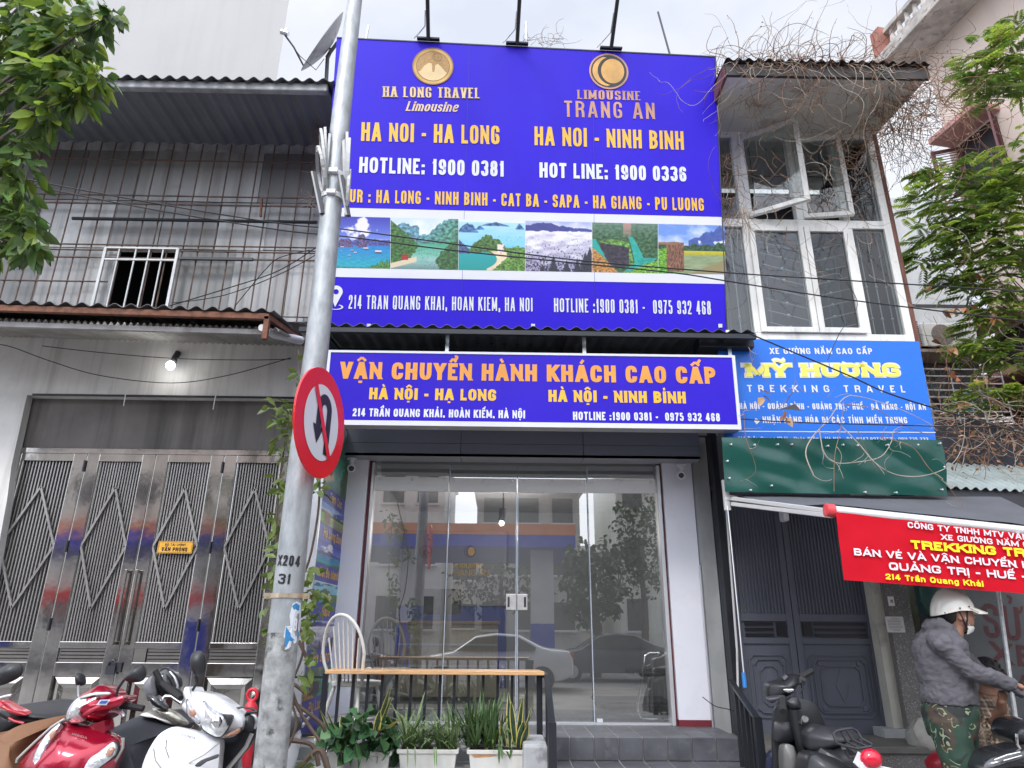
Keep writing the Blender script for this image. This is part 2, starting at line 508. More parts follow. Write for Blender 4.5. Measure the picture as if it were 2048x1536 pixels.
def _round(pts, closed, rad):
    n = len(pts); out = []
    for i, p in enumerate(pts):
        p = V(p)
        if not closed and i in (0, n - 1): out.append(p); continue
        a, b = V(pts[i - 1]), V(pts[(i + 1) % n])
        da, db = (a - p), (b - p)
        ra = min(rad, da.length * (.5 if closed or 0 < i - 1 else .85)); rb = min(rad, db.length * (.5 if closed or i + 1 < n - 1 else .85))
        A, B = p + da.normalized() * ra, p + db.normalized() * rb
        for k in range(6):
            t = k / 5
            # near-circular quadratic
            q = A * (1 - t) ** 2 + p * 2 * t * (1 - t) + B * t * t
            out.append(q + (p - q) * .12 * 4 * t * (1 - t))
    return out

def lettering(s, pl, L_, R_, cap, mat_, parent, name='lettering', sw=.2, sh=None, gap=.13, serif=0, slant=0, off=.002, rad=.62, fitx=True, heavy=False):
    """one line of text on board pl: L_, R_ pixels of the baseline ends, cap = pixel at the top of the first capital"""
    a, b, c = pl.uv(*L_), pl.uv(*R_), pl.uv(*cap)
    ex = V((b[0]-a[0], b[1]-a[1])); wid = ex.length; ex.normalize(); ey = V((-ex.y, ex.x))
    H = (V((c[0]-a[0], c[1]-a[1]))).dot(ey)
    base = []
    for ch in unicodedata.normalize('NFD', s):
        if ch in ('\u0301','\u0300','\u0302','\u0309','\u0303','\u0306','\u0323','\u031b'):
            if base: base[-1][1].append(ch)
        else: base.append([ch, []])
    S = sw * H; SH = (sh if sh is not None else sw * .86) * H
    g_ = gap * H
    rels = []
    fixed = 0; var = 0
    for ch, ac in base:
        g = GL.get(ch) or GL.get(ch.upper())
        if ch in 'Iil1jr.:,': fixed += S * (1 if ch != '1' else 1.5) if ch not in 'rj' else S * 1.9
        else: var += g[0]
        fixed += g_
    fixed -= g_
    sx = max(.15 * H, (wid - fixed) / max(var, .01))
    S2_ = min(S, .4 * .68 * sx)
    if S2_ < S and not heavy:
        fx0 = fixed
        nI = (fixed + g_ - g_ * len(base)) / S
        S = S2_; SH = min(SH, S * 1.05); fixed = nI * S + g_ * (len(base) - 1)
        sx = max(.15 * H, (wid - fixed) / max(var, .01)); S = min(S, .4 * .68 * sx)
    mb = MB(); x = 0.0; cnt = 0
    def stroke(pts, kind, X0, W, shear=True, y0=0, ys=1, wS=S, wH=SH, raw=False):
        nonlocal cnt
        hw, hh = wS / 2, wH / 2
        q = []
        for (px, py) in pts:
            if raw: q.append(V((X0 + px * W, (y0 + py * ys) * H, 0)))
            else:
                q.append(V((X0 + hw + px * max(W - 2 * hw, 0), (hh + py * (H - 2 * hh)), 0)))
        closed = kind == 'o'
        if not raw and not closed:
            for e, nb in ((0, 1), (-1, -2)):
                d = (q[e] - q[nb]).normalized()
                if pts[e][1] in (0, 1, .72) and abs(d.y) > .3:
                    tgt = 0 if pts[e][1] == 0 else (H if pts[e][1] == 1 else hh + .72 * (H - 2 * hh) + hh)
                    q[e] = q[e] + d * ((tgt - q[e].y) / d.y)
                elif abs(d.x) > .9 and pts[e][0] in (0, 1):
                    q[e] = q[e] + d * hw
        if kind in 'ro':
            rr = rad * (W if not raw else .3 * H)
            q = _round([(p.x, p.y, 0) for p in q], closed, min(rr, .34 * H))
        n = len(q); ls, rs = [], []
        for i in range(n):
            if closed: t = (q[(i+1) % n] - q[i-1])
            else: t = q[min(i+1, n-1)] - q[max(i-1, 0)]
            if t.length < 1e-9: t = V((1, 0, 0))
            t.normalize()
            k = math.sqrt((hw * t.y) ** 2 + (hh * t.x) ** 2)
            nm = V((-t.y, t.x, 0)) * k
            if not closed and not raw and i in (0, n - 1) and pts[0 if i == 0 else -1][1] in (0, 1, .72) and abs(t.y) > .3 and abs(t.y) < .999:
                nm = V((-math.copysign(k / abs(t.y), t.y), 0, 0))
            ls.append(q[i] + nm); rs.append(q[i] - nm)
        o = off + (cnt % 7) * .00018; cnt += 1
        def W_(p):
            xx = p.x + slant * p.y
            uu = a[0] + ex.x * xx + ey.x * p.y; vv = a[1] + ex.y * xx + ey.y * p.y
            return pl.at(uu, vv, o)
        vs_ = [W_(p) for p in ls] + [W_(p) for p in rs]
        fs = [(i, i + 1, n + i + 1, n + i) for i in range(n - 1)]
        if closed: fs.append((n - 1, 0, n, 2 * n - 1))
        mb.add(vs_, fs)
        if serif and not raw and not closed:
            for e, nb in ((0, 1), (-1, -2)):
                if pts[e][1] in (0, 1, .72):
                    d = (V(q[e]) - V(q[nb])).normalized()
                    if abs(d.y) > .5:
                        yy = q[e].y; sg = -1 if pts[e][1] == 0 else 1
                        th = SH * .9; hx = wS * serif
                        oo = off + .0014 + (cnt % 5) * .0001; cnt += 1
                        pp = [V((q[e].x - hx, yy, 0)), V((q[e].x + hx, yy, 0)), V((q[e].x + hx, yy - sg * th, 0)), V((q[e].x - hx, yy - sg * th, 0))]
                        w2 = []
                        for p in pp:
                            xx = p.x + slant * p.y
                            w2.append(pl.at(a[0] + ex.x * xx + ey.x * p.y, a[1] + ex.y * xx + ey.y * p.y, oo))
                        mb.add(w2, [(0, 1, 2, 3)])
    for ch, ac in base:
        g = GL.get(ch) or GL.get(ch.upper())
        if ch in 'Iil.:,': W = S
        elif ch == '1': W = S * 1.5
        elif ch in 'rj': W = S * 1.9
        else: W = g[0] * sx
        if ch == '-': W = g[0] * sx
        wS = min(S, .42 * W) if ch not in 'Iil.:,1rj' else S
        if ch in 'NX': wS = min(wS, .32 * W)
        if ch in 'MW': wS = min(S, .27 * W)
        for kind, pts in g[1:]:
            stroke(pts, kind, x, W, wS=wS)
        low = ch.islower()
        top = (.74 if low else 1.0)
        aw = max(W, .3 * H) * .8; ax = x + W / 2 - aw / 2
        circ = '\u0302' in ac or '\u0306' in ac
        for m_ in ac:
            if m_ == '\u0323': stroke([(.5, 0), (.5, 1)], 's', ax, aw, raw=True, y0=-.24, ys=.14, wS=S * .8)
            elif m_ == '\u031b': stroke([(0, 0), (.6, .1), (.7, .7)], 'r', x + W - S * .3, S * 1.5, raw=True, y0=top - .16, ys=.3, wS=S * .55, wH=SH * .5)
            else:
                yy = top + .03; xx = ax
                if circ and m_ not in ('\u0302', '\u0306'): yy += .12; xx += aw * .34
                for kind, pts in ACC[m_]:
                    stroke(pts, kind, xx, aw, raw=True, y0=yy, ys=.9, wS=S * .62, wH=SH * .55)
        x += W + g_
    return mb.build(name, mat_, parent)

# ---------------------------------------------------------------- flat printed pictures
# printed landscape photographs: a fine grid of flat print dots, coloured by a small painter per picture
pmat = bpy.data.materials.new('photo_print'); pmat.use_nodes = True
_b = pmat.node_tree.nodes['Principled BSDF']; _b.inputs['Roughness'].default_value = .4
_a = pmat.node_tree.nodes.new('ShaderNodeVertexColor'); _a.layer_name = 'print'
pmat.node_tree.links.new(_a.outputs[0], _b.inputs['Base Color'])
def fb(x, y, s=1, o=4, z=0):
    t, a, f = 0, .5, s
    for _ in range(o): t += a*mnoise.noise(V((x*f, y*f, z+f))); a *= .55; f *= 2.1
    return t
def mixr(a, b, t):
    t = max(0, min(1, t)); return tuple(p+(q-p)*t for p, q in zip(a, b))
def tree_tex(c, x, y, s=34):
    k = fb(x, y*1.1, s, 3, 5); return tuple(max(0, q*(1.02+1.35*k)) for q in c)
def peaks(x, z, base, amp, f):                       # skyline height of a range of hills
    return base - amp*(.5+.9*fb(x, z*9.1, f, 5, z))
def pic_bay(x, y):
    c = mixr((45,50,175), (120,150,230), y/.5); k = fb(x, y, 5, 5, 1) + .5 - 3.2*((x-.45)**2*1.2+(y-.24)**2*2.6) 
    c = mixr(c, (236,232,250), (k-.25)*5)
    if y > .42: c = mixr(c, (200,205,245), (y-.38)*6)
    if y > peaks(x, 1, .52, .14, 6): c = tree_tex((72,76,150), x, y, 18)
    if y > .56: c = mixr((20,120,205), (22,165,190), (y-.5)*2.4); c = tuple(q*(1+.3*fb(x*.5, y*3, 22, 2)) for q in c)
    for a, b, h in ((.48,.1,.26), (.16,.16,.16)):
        if abs(x-a) < b*(1-.1*fb(x,y,20)) and .6 > y > .6-h*(1-((x-a)/b)**4)*(1+.3*fb(x, a, 14)): c = tree_tex((88,72,120), x, y, 26)
    for a, b, r in ((.3,.66,.03),(.12,.6,.03),(.36,.7,.025),(.55,.62,.045),(.78,.68,.06),(.25,.76,.03),(.1,.68,.02)):
        if abs(x-a) < r and abs(y-b) < r*.5: c = (230,225,235) if y < b else (60,50,80)
    if y > .98-.3*max(0,(x-.6)*2.2)*(.6+fb(x, 2, 22)*1.4): c = tree_tex((70,120,40), x, y, 40)
    return c
def pic_river(x, y):
    c = mixr((205,222,232), (235,240,240), y*3+fb(x,y,6))
    if y > .1+.55*abs(x-.22)**1.1+.12*fb(x,1,9)+(.6 if x > .42 else 0): c = tree_tex((92,140,160), x, y, 16)
    if x > .4 and y > .42-.5*min(1,(x-.38)*1.7)+.22*fb(x,3,8): c = tree_tex(mixr((85,140,150), (62,120,84), (x-.5)*1.6+(y-.3)), x, y, 20)
    if y > .5: c = mixr((70,165,130), (165,205,205), (y-.5)*2.5+.5*fb(x*.6,y*2,9))
    if y > .8: c = mixr(c, (90,125,120), (y-.8)*4)
    if x < .42-.55*abs(y-.55)+.1*fb(x,y,14) and y > .05+x*1.1 and y < .9: c = tree_tex((52,100,42), x, y, 24)
    if x > .66+.5*abs(y-.82)**1.2*(1 if y > .8 else 1.6)+.08*fb(x,y,16) and y > .45: c = tree_tex((48,92,46), x, y, 24)
    if y > .74 and abs(y-(.94-.35*x)) < .05 and x < .38: c = (225,205,175)
    if .16 < x < .26 and .72 < y < .82: c = (190,45,40) if int(y*60) % 2 else (120,35,30)
    if y > .6 and .4 < x < .72 and fb(x, y, 60, 1) > .24: c = (60,80,80)
    return c
def pic_beach(x, y):
    c = mixr((185,225,240), (120,205,230), y*1.6+.4*fb(x*.5,y*2,8))
    if y < .05: c = (225,235,245)
    for a, b, h, yb in ((.14,.16,.2,.26), (.32,.07,.07,.2), (.55,.22,.07,.12), (.92,.07,.1,.18)):
        if abs(x-a) < b and yb > y > yb-h*max(0,1-abs((x-a)/b)**1.4)*(1+.5*fb(x,a,15)): c = tree_tex((56,100,150), x, y, 18)
    if y > .33 and x > .6 and fb(x, y*1.5, 45, 1) > .27: c = (60,100,130)
    if y > .58: c = mixr((25,165,175), (10,150,140), (y-.6)*2)
    if x < .16 and y > .4+x*1.2 and y < .68: c = tree_tex((60,80,120), x, y, 22)
    if .17 < x < .74 and y > .62-.3*max(0,1-((x-.45)/.3)**2)*(1+.6*fb(x,4,12)) and y < .66+.1*fb(x,y,9): c = tree_tex((66,104,44), x, y, 26)
    d = (x-.2)**2/.14+(y-.78)**2/.05
    if y > .62 and x > .42 and 1 < d: c = mixr((240,225,190), (225,200,160), fb(x,y,9)+.3)
    if .58 < x < .68 and .48 < y < .66: c = (240,225,215) if fb(x, y, 26, 1) < .12 else (190,90,70)
    if x > .72-.4*max(0,y-.75)*2.2+.06*fb(x,y,16) and y > .52+.2*abs(x-.9)+.1*fb(x,1,13): c = tree_tex((88,128,52), x, y, 26)
    return c
def pic_mist(x, y):
    c = mixr((170,180,225), (235,235,250), y*5+fb(x,y,6))
    if y > .02+.22*abs(x-.28)**.9+.05*fb(x,1,9) and y < .3: c = mixr((52,56,130), (70,70,150), fb(x,y,12)+.4)
    if x > .55 and y > .12+.4*abs(x-.85)**1.3+.06*fb(x,2,10) and y < .3: c = (64,76,150)
    m = fb(x, y*2.4, 5, 5, 3); 
    if y > .2+.04*fb(x,3,9): c = mixr((238,236,248), (150,146,180), (y-.25)*1.3+m*1.1)
    k = fb(x*1.6, y*1.0, 26, 3, 7) + .35*fb(x, y*3, 5, 2, 1) + (y-.62)*.55
    if y > .3 and k > .16: c = mixr(c, (44,42,62), (k-.16)*7)
    for a, h in ((.42,.3), (.62,.24), (.78,.26), (.9,.4), (.97,.5), (.25,.12)):
        if y > 1-h and abs(x-a) < (y-1+h)*.26*(1+.8*fb(x*2,y*2,30)): c = tree_tex((38,40,54), x, y, 40)
    return c
def pic_gorge(x, y):
    c = tree_tex((52,90,58), x, y, 20); c = mixr(c, (140,165,160), .55-y*1.7)
    if abs(x-.53) < .06 and y < .3: c = mixr((190,140,130), c, y*2.5)
    s = (.52+.28*max(0,y-.22)**.7, ) ; e = .03+.1*max(0,y-.25)
    if y > .28 and .5 < x < .62+.26*y and abs(x-s[0]-.02-.1*max(0,.75-abs(y-.75))*0) < e: c = mixr((22,160,150), (60,190,175), fb(x,y,14)+.3)
    if .7 < y and abs(x-(.86-(y-.7)*.9)) < .13: c = mixr((18,150,140), (90,200,190), fb(x,y,14)+.2)
    if .12 < x-.1*0 < .66 and y > .33+.25*abs(x-.3) and y < .9-.25*abs(x-.42) and x < s[0]-e: c = tree_tex((48,42,56) if y > .42+.2*(x-.2) and x < .56 else (96,140,60), x, y, 18)
    if x < .06+.42*max(0,y-.36)+.02*fb(x,y,14) and y > .34 and x > .0+.42*max(0,y-.5): c = (26,165,155)
    if y > .5+x*1.25+.08*fb(x,y,14): c = tree_tex((170,122,62), x, y, 30)
    if y > 1.02-.34*max(0,x-.45)*1.6+.12*fb(x,1,14): c = tree_tex((110,160,50), x, y, 34)
    return c
def pic_field(x, y):
    c = mixr((110,150,225), (225,232,248), y*1.5+fb(x,y,4,5,2)*1.3)
    if x > .45 and y > .36-.3*max(0,1-abs(x-.9)*2.0)*(1+.6*fb(x,2,9)) and y < .5: c = mixr((58,78,160), (80,110,180), fb(x,y,14)+.4)
    k = fb(x, y*2, 5, 4, 9); 
    if x > .6 and .3 < y < .46 and k > .08: c = mixr(c, (238,240,250), k*5)
    if y > .5-.18*(.5+fb(x,5,6)) : c = tree_tex((42,76,46), x, y, 22)
    if y > .54: c = mixr((205,195,50), (150,150,60), (y-.54)*8+fb(x,y*3,20))
    if y > .63: c = mixr((120,140,100), (165,180,140), fb(x*.6,y*2,10)+.5)
    if y > 1.25-.55*x+.02*fb(x,y,12): c = (150,138,96)
    if x < .3 and y > .5+.1*fb(x,y,12): c = tree_tex((100,160,40), x, y, 30)
    if .12 < x < .38 and y > .36+.1*abs(x-.24): c = tree_tex((120,82,62), x*3, y*.6, 22) if y < .96 else c
    if x < .3 and .37 < y < .42: c = (150,105,75)
    if y > .8+x*.9+.1*fb(x,2,15): c = tree_tex((90,160,40), x, y, 34)
    return c
def photo(pl, quad, fn, parent, nx=104, ny=80):
    q = [V(pl.uv(*p)) for p in quad]; vs_, fs, cs = [], [], []
    for j in range(ny+1):
        for i in range(nx+1):
            s_, t_ = i/nx, j/ny; u = (q[0]*(1-s_)+q[1]*s_)*(1-t_)+(q[3]*(1-s_)+q[2]*s_)*t_; vs_.append(pl.at(u.x, u.y, .003))
    for j in range(ny):
        for i in range(nx):
            o = j*(nx+1)+i; fs.append((o, o+1, o+nx+2, o+nx+1)); c = [sum(q)/3 for q in zip(fn((i+.25)/nx, (j+.3)/ny), fn((i+.8)/nx, (j+.45)/ny), fn((i+.45)/nx, (j+.85)/ny))]; cs.append((sn(max(0,min(255,c[0])))*.86, sn(max(0,min(255,c[1])))*.86, sn(max(0,min(255,c[2])))*.86, 1))
    o = MB().add(vs_, fs).build('printed_photo', pmat, parent)
    at_ = o.data.color_attributes.new('print', 'FLOAT_COLOR', 'CORNER')
    at_.data.foreach_set('color', [v for c in cs for _ in range(4) for v in c])
    return o
# ================================================================ the ground
pav = mat('pavement', (.27,.26,.25), .8, var=.25, vs=2.5, bump=.3, bs=35, spots=.4, ps=4)
o = MB().box(-60, 60, 1.2, 40, -.3, 0).build('pavement', pav); tag(o, kind='structure')
o = MB().box(-200, 200, -300, 1.2, -.5, -.14).build('road', mat('asphalt', (.17,.165,.16), .85, var=.25, vs=1.5, bump=.4, bs=60)); tag(o, kind='structure')
o = MB().box(-400, 400, 40, 600, -.5, -.1).build('ground', pav); tag(o, kind='structure')

# ================================================================ travel shop
Zf = .62                                           # shop floor
XL, XR = P(640, 1200, YG).x, P(1440, 1200, YG).x
shop = thing('travel_shop', 'narrow travel agency shop with a frameless glass front, grey fascia and white side panels', 'shop', ((XL+XR)/2, YG, 0))
tile = mat('floor_tile', (.085,.088,.1), .45, var=.35, vs=4, bump=.15, bs=30, spots=.3, pcol=(.2,.2,.2), ps=9)
grout = mat('grout', (.4,.39,.37), .85, var=.2)
fas = mat('fascia_panel', (.19,.205,.26), .35, var=.08, vs=1, bump=.03, bs=2)
fas_light = mat('fascia_soffit', (.36,.37,.41), .4, var=.1)
# porch and steps: tiles with grout gaps
Xa, Xb = P(1090, 1480, 6.45).x, P(1478, 1480, 6.45).x
mb = MB(); ms = MB()
Ypf = 6.42
ms.box(-2.0, Xb, Ypf+.02, 11.5, Zf-.3, Zf-.006)
ms.box(-2.0, Xb, Ypf-.36, Ypf+.02, Zf-.5, Zf-.186)
ms.box(-2.0, Xb, Ypf-.72, Ypf-.36, 0, Zf-.366)
nt_ = 8; tw = (Xb - Xa) / nt_
k0 = -int((Xa + 2.0) / tw)
for k in range(k0, nt_):
    x0, x1 = Xa + k*tw + .004, Xa + (k+1)*tw - .004
    mb.box(x0, x1, Ypf, Ypf+.02, Zf-.176, Zf-.003)                       # riser
    for r_ in range(5 if k < nt_-1 else 4):
        mb.box(x0, x1, Ypf+.0+.40*r_+.004, Ypf+.40*(r_+1)-.004, Zf-.006, Zf)   # porch
    mb.box(x0, x1, Ypf-.36, Ypf-.004, Zf-.186, Zf-.18)
    mb.box(x0, x1, Ypf-.38, Ypf-.36, Zf-.356, Zf-.188)
    mb.box(x0, x1, Ypf-.72, Ypf-.39, Zf-.366, Zf-.36)
mb.build('step_tile', tile, shop, bevel=.003, seg=1); ms.build('step_base', grout, shop)
# fascia and soffit
X0, X1 = P(690, 880, 6.9).x, P(1400, 900, 6.9).x
zt, zb = P(1000, 858, 6.9).z + .35, P(1000, 914, 6.9).z
segs = [X0 - .2, P(922, 880, 6.9).x, P(1166, 880, 6.9).x, X1]
for i in range(3):
    mb = MB(); a, b = segs[i] + .003, segs[i+1] - .003
    zm = P(1000, 888, 6.9).z
    mb.slab([(a, 6.9, zt), (b, 6.9, zt), (b, 6.9, zm+.002), (a, 6.9, zm+.002)], (0, .05, 0))
    mb.slab([(a, 6.9, zm-.002), (b, 6.9, zm-.002), (b, 6.9, zb), (a, 6.9, zb)], (0, .05, 0))
    mb.build('fascia_panel', fas, shop)
    mb = MB(); mb.slab([(a, 6.9, zb-.001), (b, 6.9, zb-.001), (b, 7.16, zb+.0), (a, 7.16, zb+.0)], (0, 0, .03)); mb.build('soffit_panel', fas_light, shop)
MB().box(X0-.2, X1, 6.96, 7.6, zb+.05, zt+.1).build('fascia_core', M['black_metal'], shop)
# body behind: side walls, back wall, ceiling, interior
inw = mat('interior_wall', (.33,.34,.37), .7, var=.08)
xa, xb = P(690, 1200, YG).x, P(1420, 1200, YG).x
ztop = P(1000, 930, YG).z
wm = mat('shop_wall', (.3,.3,.32), .8, var=.15)
Yb = 11.4
MB().box(xa-.12, xa-.02, 7.55, Yb, 0, 7).build('side_wall', inw, shop)
MB().box(xb+.1, xb+.2, 7.3, Yb, 0, 7).build('side_wall', inw, shop)
MB().box(xa-.12, xb+.2, Yb, Yb+.15, 0, 7).build('back_wall', inw, shop)
MB().box(xa-.02, xb+.1, 7.62, Yb, ztop+.15, ztop+.25).build('ceiling', mat('ceiling', (.35,.35,.37), .8), shop)
MB().box(xa-.12, xb+.2, 7.05, Yb, ztop+.32, ztop+.4).build('upper_floor', wm, shop)
# dark green wall above the awning gap
gw = mat('dark_green_sheet', (.012,.04,.036), .4, var=.4, vs=3, stretch=(12,1,1))
mb = MB(); mb.corr((X0-.3, 7.0, zt+.1), (X1+.5, 7.0, zt+.1), (0, 0, 1.3), .008, .09); mb.build('upper_wall', gw, shop)
# white shutter box, pillars, trims
mb = MB()
l0, l1 = P(741, 1200, YG).x, P(1325, 1200, YG).x
mb.box(l0, l1, YG+.06, YG+.3, P(1000, 955, YG).z, ztop+.2)
mb.build('shutter_box', mat('shutter_grey', (.42,.43,.44), .4, metal=.3, var=.06, vs=1.5, stretch=(.3,1,14)), shop)
pw = M['panel_white']; red = mat('dark_red_trim', (.1,.018,.022), .5, var=.3)
zpt = P(700, 925, 7.12).z
def xg(px, y, Y=YG): return P(px, y, Y).x
# left panel, right panel, trims
MB().box(xg(672,1200), xg(720,1200), 7.1, 7.3, Zf, zpt+.2).build('side_panel', pw, shop)
MB().box(xg(1341.5,1200,7.1), xg(1404.5,1200,7.1), 7.1, 7.3, P(1390,1440,7.1).z, zpt+.2).build('side_panel', pw, shop)
MB().box(xg(1341.5,1200,7.1), xg(1404.5,1200,7.1), 7.094, 7.3, Zf, P(1390,1440,7.1).z-.002).build('baseboard', mat('dark_red_skirting', (.17,.02,.03), .5, var=.1), shop)
MB().box(xg(720.3,1200), xg(726,1200), 7.14, 7.3, Zf, zpt+.2).build('trim', red, shop)
MB().box(xg(1333.5,1200), xg(1341,1200,7.1), 7.14, 7.3, Zf, zpt+.2).build('trim', red, shop)
al = mat('frame_alu', (.66,.67,.7), .35, metal=.5, var=.04)
MB().box(xg(726.3,1200), xg(731.5,1200), 7.13, 7.3, Zf, ztop).build('door_jamb', al, shop, bevel=.004)
MB().box(xg(1326,1200), xg(1333,1200), 7.13, 7.3, Zf, ztop).build('door_jamb', al, shop, bevel=.004)
MB().box(xg(731.8,1200), xg(1325.8,1200), 7.17, 7.23, Zf, Zf+.018).build('threshold', al, shop)
# steel plate on the right column, concrete column, black post
conc = mat('column_concrete', (.3,.31,.31), .75, var=.22, vs=2, stretch=(2,2,.5), spots=.3, ps=3, pcol=(.2,.21,.22), bump=.1)
MB().box(xg(1407,1200,7.08), xg(1441,1200,7.02), 7.04, 7.4, Zf-.2, P(1400, 930, 7.05).z+.3).build('column', conc, shop)
MB().tube([(xg(1405.8,1200,7.06), 7.07, Zf), (xg(1405.8,1200,7.06), 7.07, P(1400,1130,7.07).z)], .012).build('downpipe', M['alu'], shop, smooth=True)
MB().box(xg(1449,1200,6.9), xg(1461,1200,6.9), 6.86, 6.98, 0, P(1440, 860, 6.9).z).build('post', M['black_metal'], shop)
MB().tube([P(1455,905,6.8), P(1452,1010,6.8), P(1474,1300,6.75), P(1478,1460,6.7)], .011).build('conduit', mat('conduit', (.5,.5,.5), .5), shop, smooth=True)
# glass panes
gl = glassmat('shop_glass', .4, (.84,.88,.87), dust=.035)
edge = mat('glass_edge', (.55,.62,.72), .25, metal=.3)
xs = [xg(732,1200), xg(889.3,1200), xg(1033.6,1200), xg(1180.3,1200), xg(1325.5,1200)]
z0 = Zf + .02
plate = mat('patch_steel', (.7,.69,.66), .3, metal=.6, var=.12, vs=20, bump=.1)
for i in range(4):
    a, b = xs[i] + .004, xs[i+1] - .004
    y = YG + (.02 if i in (1, 2) else 0)
    mb = MB(); mb.quad((a, y, z0), (b, y, z0), (b, y, ztop), (a, y, ztop))
    g = mb.build('glass_door' if i in (1, 2) else 'glass_pane', gl, shop)
    e = MB()
    if i != 0: e.box(a-.001, a+.008, y-.006, y+.006, z0, ztop if i != 2 else P(1000,985,YG).z)
    if i in (1,): e.box(b-.008, b+.001, y-.006, y+.006, z0, P(1000,985,YG).z)
    e.build('glass_edge', edge, shop) if i else None
    zb0, zb1 = P(1000, 984, YG).z, P(1000, 956.5, YG).z
    bd = MB(); bd.box(a+.003, b-.003, y-.012, y+.012, zb0, zb1)
    bd.build('rail_cover', mat('rail_cover%d' % i, (.88,.9,.9), .35, var=.04) if i == 0 else bpy.data.materials['rail_cover0'], shop, bevel=.003)
    sc_ = MB()
    for f in (.06, .5, .94):
        sc_.disc((a + (b-a)*f, y-.0125, zb1-.028), (1,0,0), (0,0,1), .016, th=(0,-.008,0), n=14)
    sc_.build('rail_screw', M['alu'], shop, smooth=True)
    if i in (1, 2):
        hx = xs[2]; zz = P(1034, 1204, YG).z
        hp = MB()
        s_ = -1 if i == 1 else 1
        hp.box(min(hx + s_*.006, hx + s_*.108), max(hx + s_*.006, hx + s_*.108), y-.02, y+.02, zz-.077, zz+.077)
        h = hp.build('door_handle', plate, g, bevel=.004)
        sl_ = MB(); sl_.box(hx + s_*.083-.011, hx + s_*.083+.011, y-.0225, y-.018, zz-.05, zz+.05)
        sl_.build('finger_slot', M['dark_metal'], g, bevel=.002)
b_ = MB(); b_.box(xs[3]+.03, xs[3]+.085, YG-.02, YG+.02, z0, z0+.03); b_.build('glass_clamp', M['sign_white'], shop)
# interior fittings seen through the glass
blue_in = mat('interior_blue', (.03,.05,.3), .5, var=.1)
lg = thing('reception_backdrop', 'grey backdrop wall with a gold crescent logo behind the reception desk inside the shop', 'wall panel', (0, Yb-.3, Zf))
bx0, bx1 = P(905, 1200, Yb-.15).x, P(1013, 1200, Yb-.15).x
lx0 = P(800, 1200, Yb-.15).x
pn = mat('panel_grey', (.23,.23,.27), .5, var=.08)
MB().box(lx0, bx1, Yb-.18, Yb-.004, P(950,1212,Yb-.15).z, P(950,1062,Yb-.15).z).build('panel', pn, lg)
MB().box(lx0, bx1, Yb-.15, Yb-.004, Zf, P(950,1212,Yb-.15).z).build('lower_panel', blue_in, lg)
pl = Plane(960, 1150, Yb-.19)
lettering('LIMOUSINE', pl, (903,1136), (966,1136), (903,1127), M['logo_gold'], lg, serif=.8, sw=.22, sh=.12)
lettering('TRANG AN', pl, (899,1152), (978,1152), (899,1139), M['logo_gold'], lg, sw=.14)
def crescent(pl, cx, cy, r, parent, ring_m, disc_m, moon_m, rim=None):
    c = pl.uv(cx, cy); rr = r
    mb = MB(); mb.disc(pl.at(*c, .004), pl.u, pl.v, rr, n=40, th=pl.n*-.006); mb.build('logo_ring', ring_m, parent)
    mb = MB(); mb.ring(pl.at(*c, .0046), pl.u, pl.v, rr*.93, rr*1.02); mb.build('logo_rim', rim or moon_m, parent)
    mb = MB(); mb.disc(pl.at(c[0]+rr*.2, c[1]+rr*.02, .0052), pl.u, pl.v, rr*.6, rr*.7, n=40); mb.build('logo_disc', disc_m, parent)
    mb = MB(); vs_ = []; n = 20
    for k in range(n+1):
        t = math.pi*.5 + .35 + (math.pi*1.0 - .45)*k/n
        A = (c[0]+rr*.85*math.cos(t), c[1]+rr*.85*math.sin(t))
        B = (c[0]+rr*.14+rr*.72*math.cos(t), c[1]+rr*.02+rr*.8*math.sin(t))
        vs_ += [pl.at(*A, .0058), pl.at(*B, .0058)]
    mb.add(vs_, [(2*k, 2*k+1, 2*k+3, 2*k+2) for k in range(n)]); mb.build('logo_crescent', moon_m, parent)
crescent(pl, 940, 1103, .1, lg, M['ink'], M['logo_gold'], pn)
M['emblem_dim'] = mat('emblem_dim', (.14,.13,.12), .5)
c_ = pl.uv(852, 1103)
mb = MB(); mb.ring(pl.at(*c_, .004), pl.u, pl.v, .085, .1); mb.disc(pl.at(c_[0], c_[1]-.02, .004), pl.u, pl.v, .05, .055, n=5); mb.build('logo_ring', M['emblem_dim'], lg)
desk = thing('reception_desk', 'pale wood reception desk with white edge strips inside the glass front', 'desk', (P(870,1300,9.2).x, 9.2, Zf))
d0, d1 = P(796, 1300, 9.2).x, P(995, 1300, 9.2).x
zt_ = P(900, 1248, 9.2).z
mb = MB(); mb.box(d0, d1, 9.2, 9.9, Zf+.05, zt_); mb.build('carcass', M['wood_pale'], desk, bevel=.006)
mb = MB(); mb.box(d0-.03, d1+.03, 9.16, 9.95, zt_, zt_+.035); mb.build('desk_top', M['wood'], desk, bevel=.004)
for zz in (P(900, 1289, 9.2).z, P(900, 1332, 9.2).z):
    mb = MB(); mb.box(d0-.002, d1+.002, 9.19, 9.2, zz-.012, zz+.012); mb.build('edge_strip', M['sign_white'], desk)
pc = thing('computer_monitor', 'dark monitor on the reception desk inside the shop', 'monitor', (d0+.5, 9.6, zt_+.035))
mb = MB(); mb.box(d0+.25, d0+.75, 9.6, 9.64, zt_+.12, zt_+.45); mb.build('screen', M['ink'], pc, bevel=.01)
mb = MB(); mb.box(d0+.47, d0+.53, 9.63, 9.67, zt_+.04, zt_+.3); mb.box(d0+.38, d0+.62, 9.55, 9.72, zt_+.036, zt_+.05); mb.build('stand', M['black_metal'], pc)
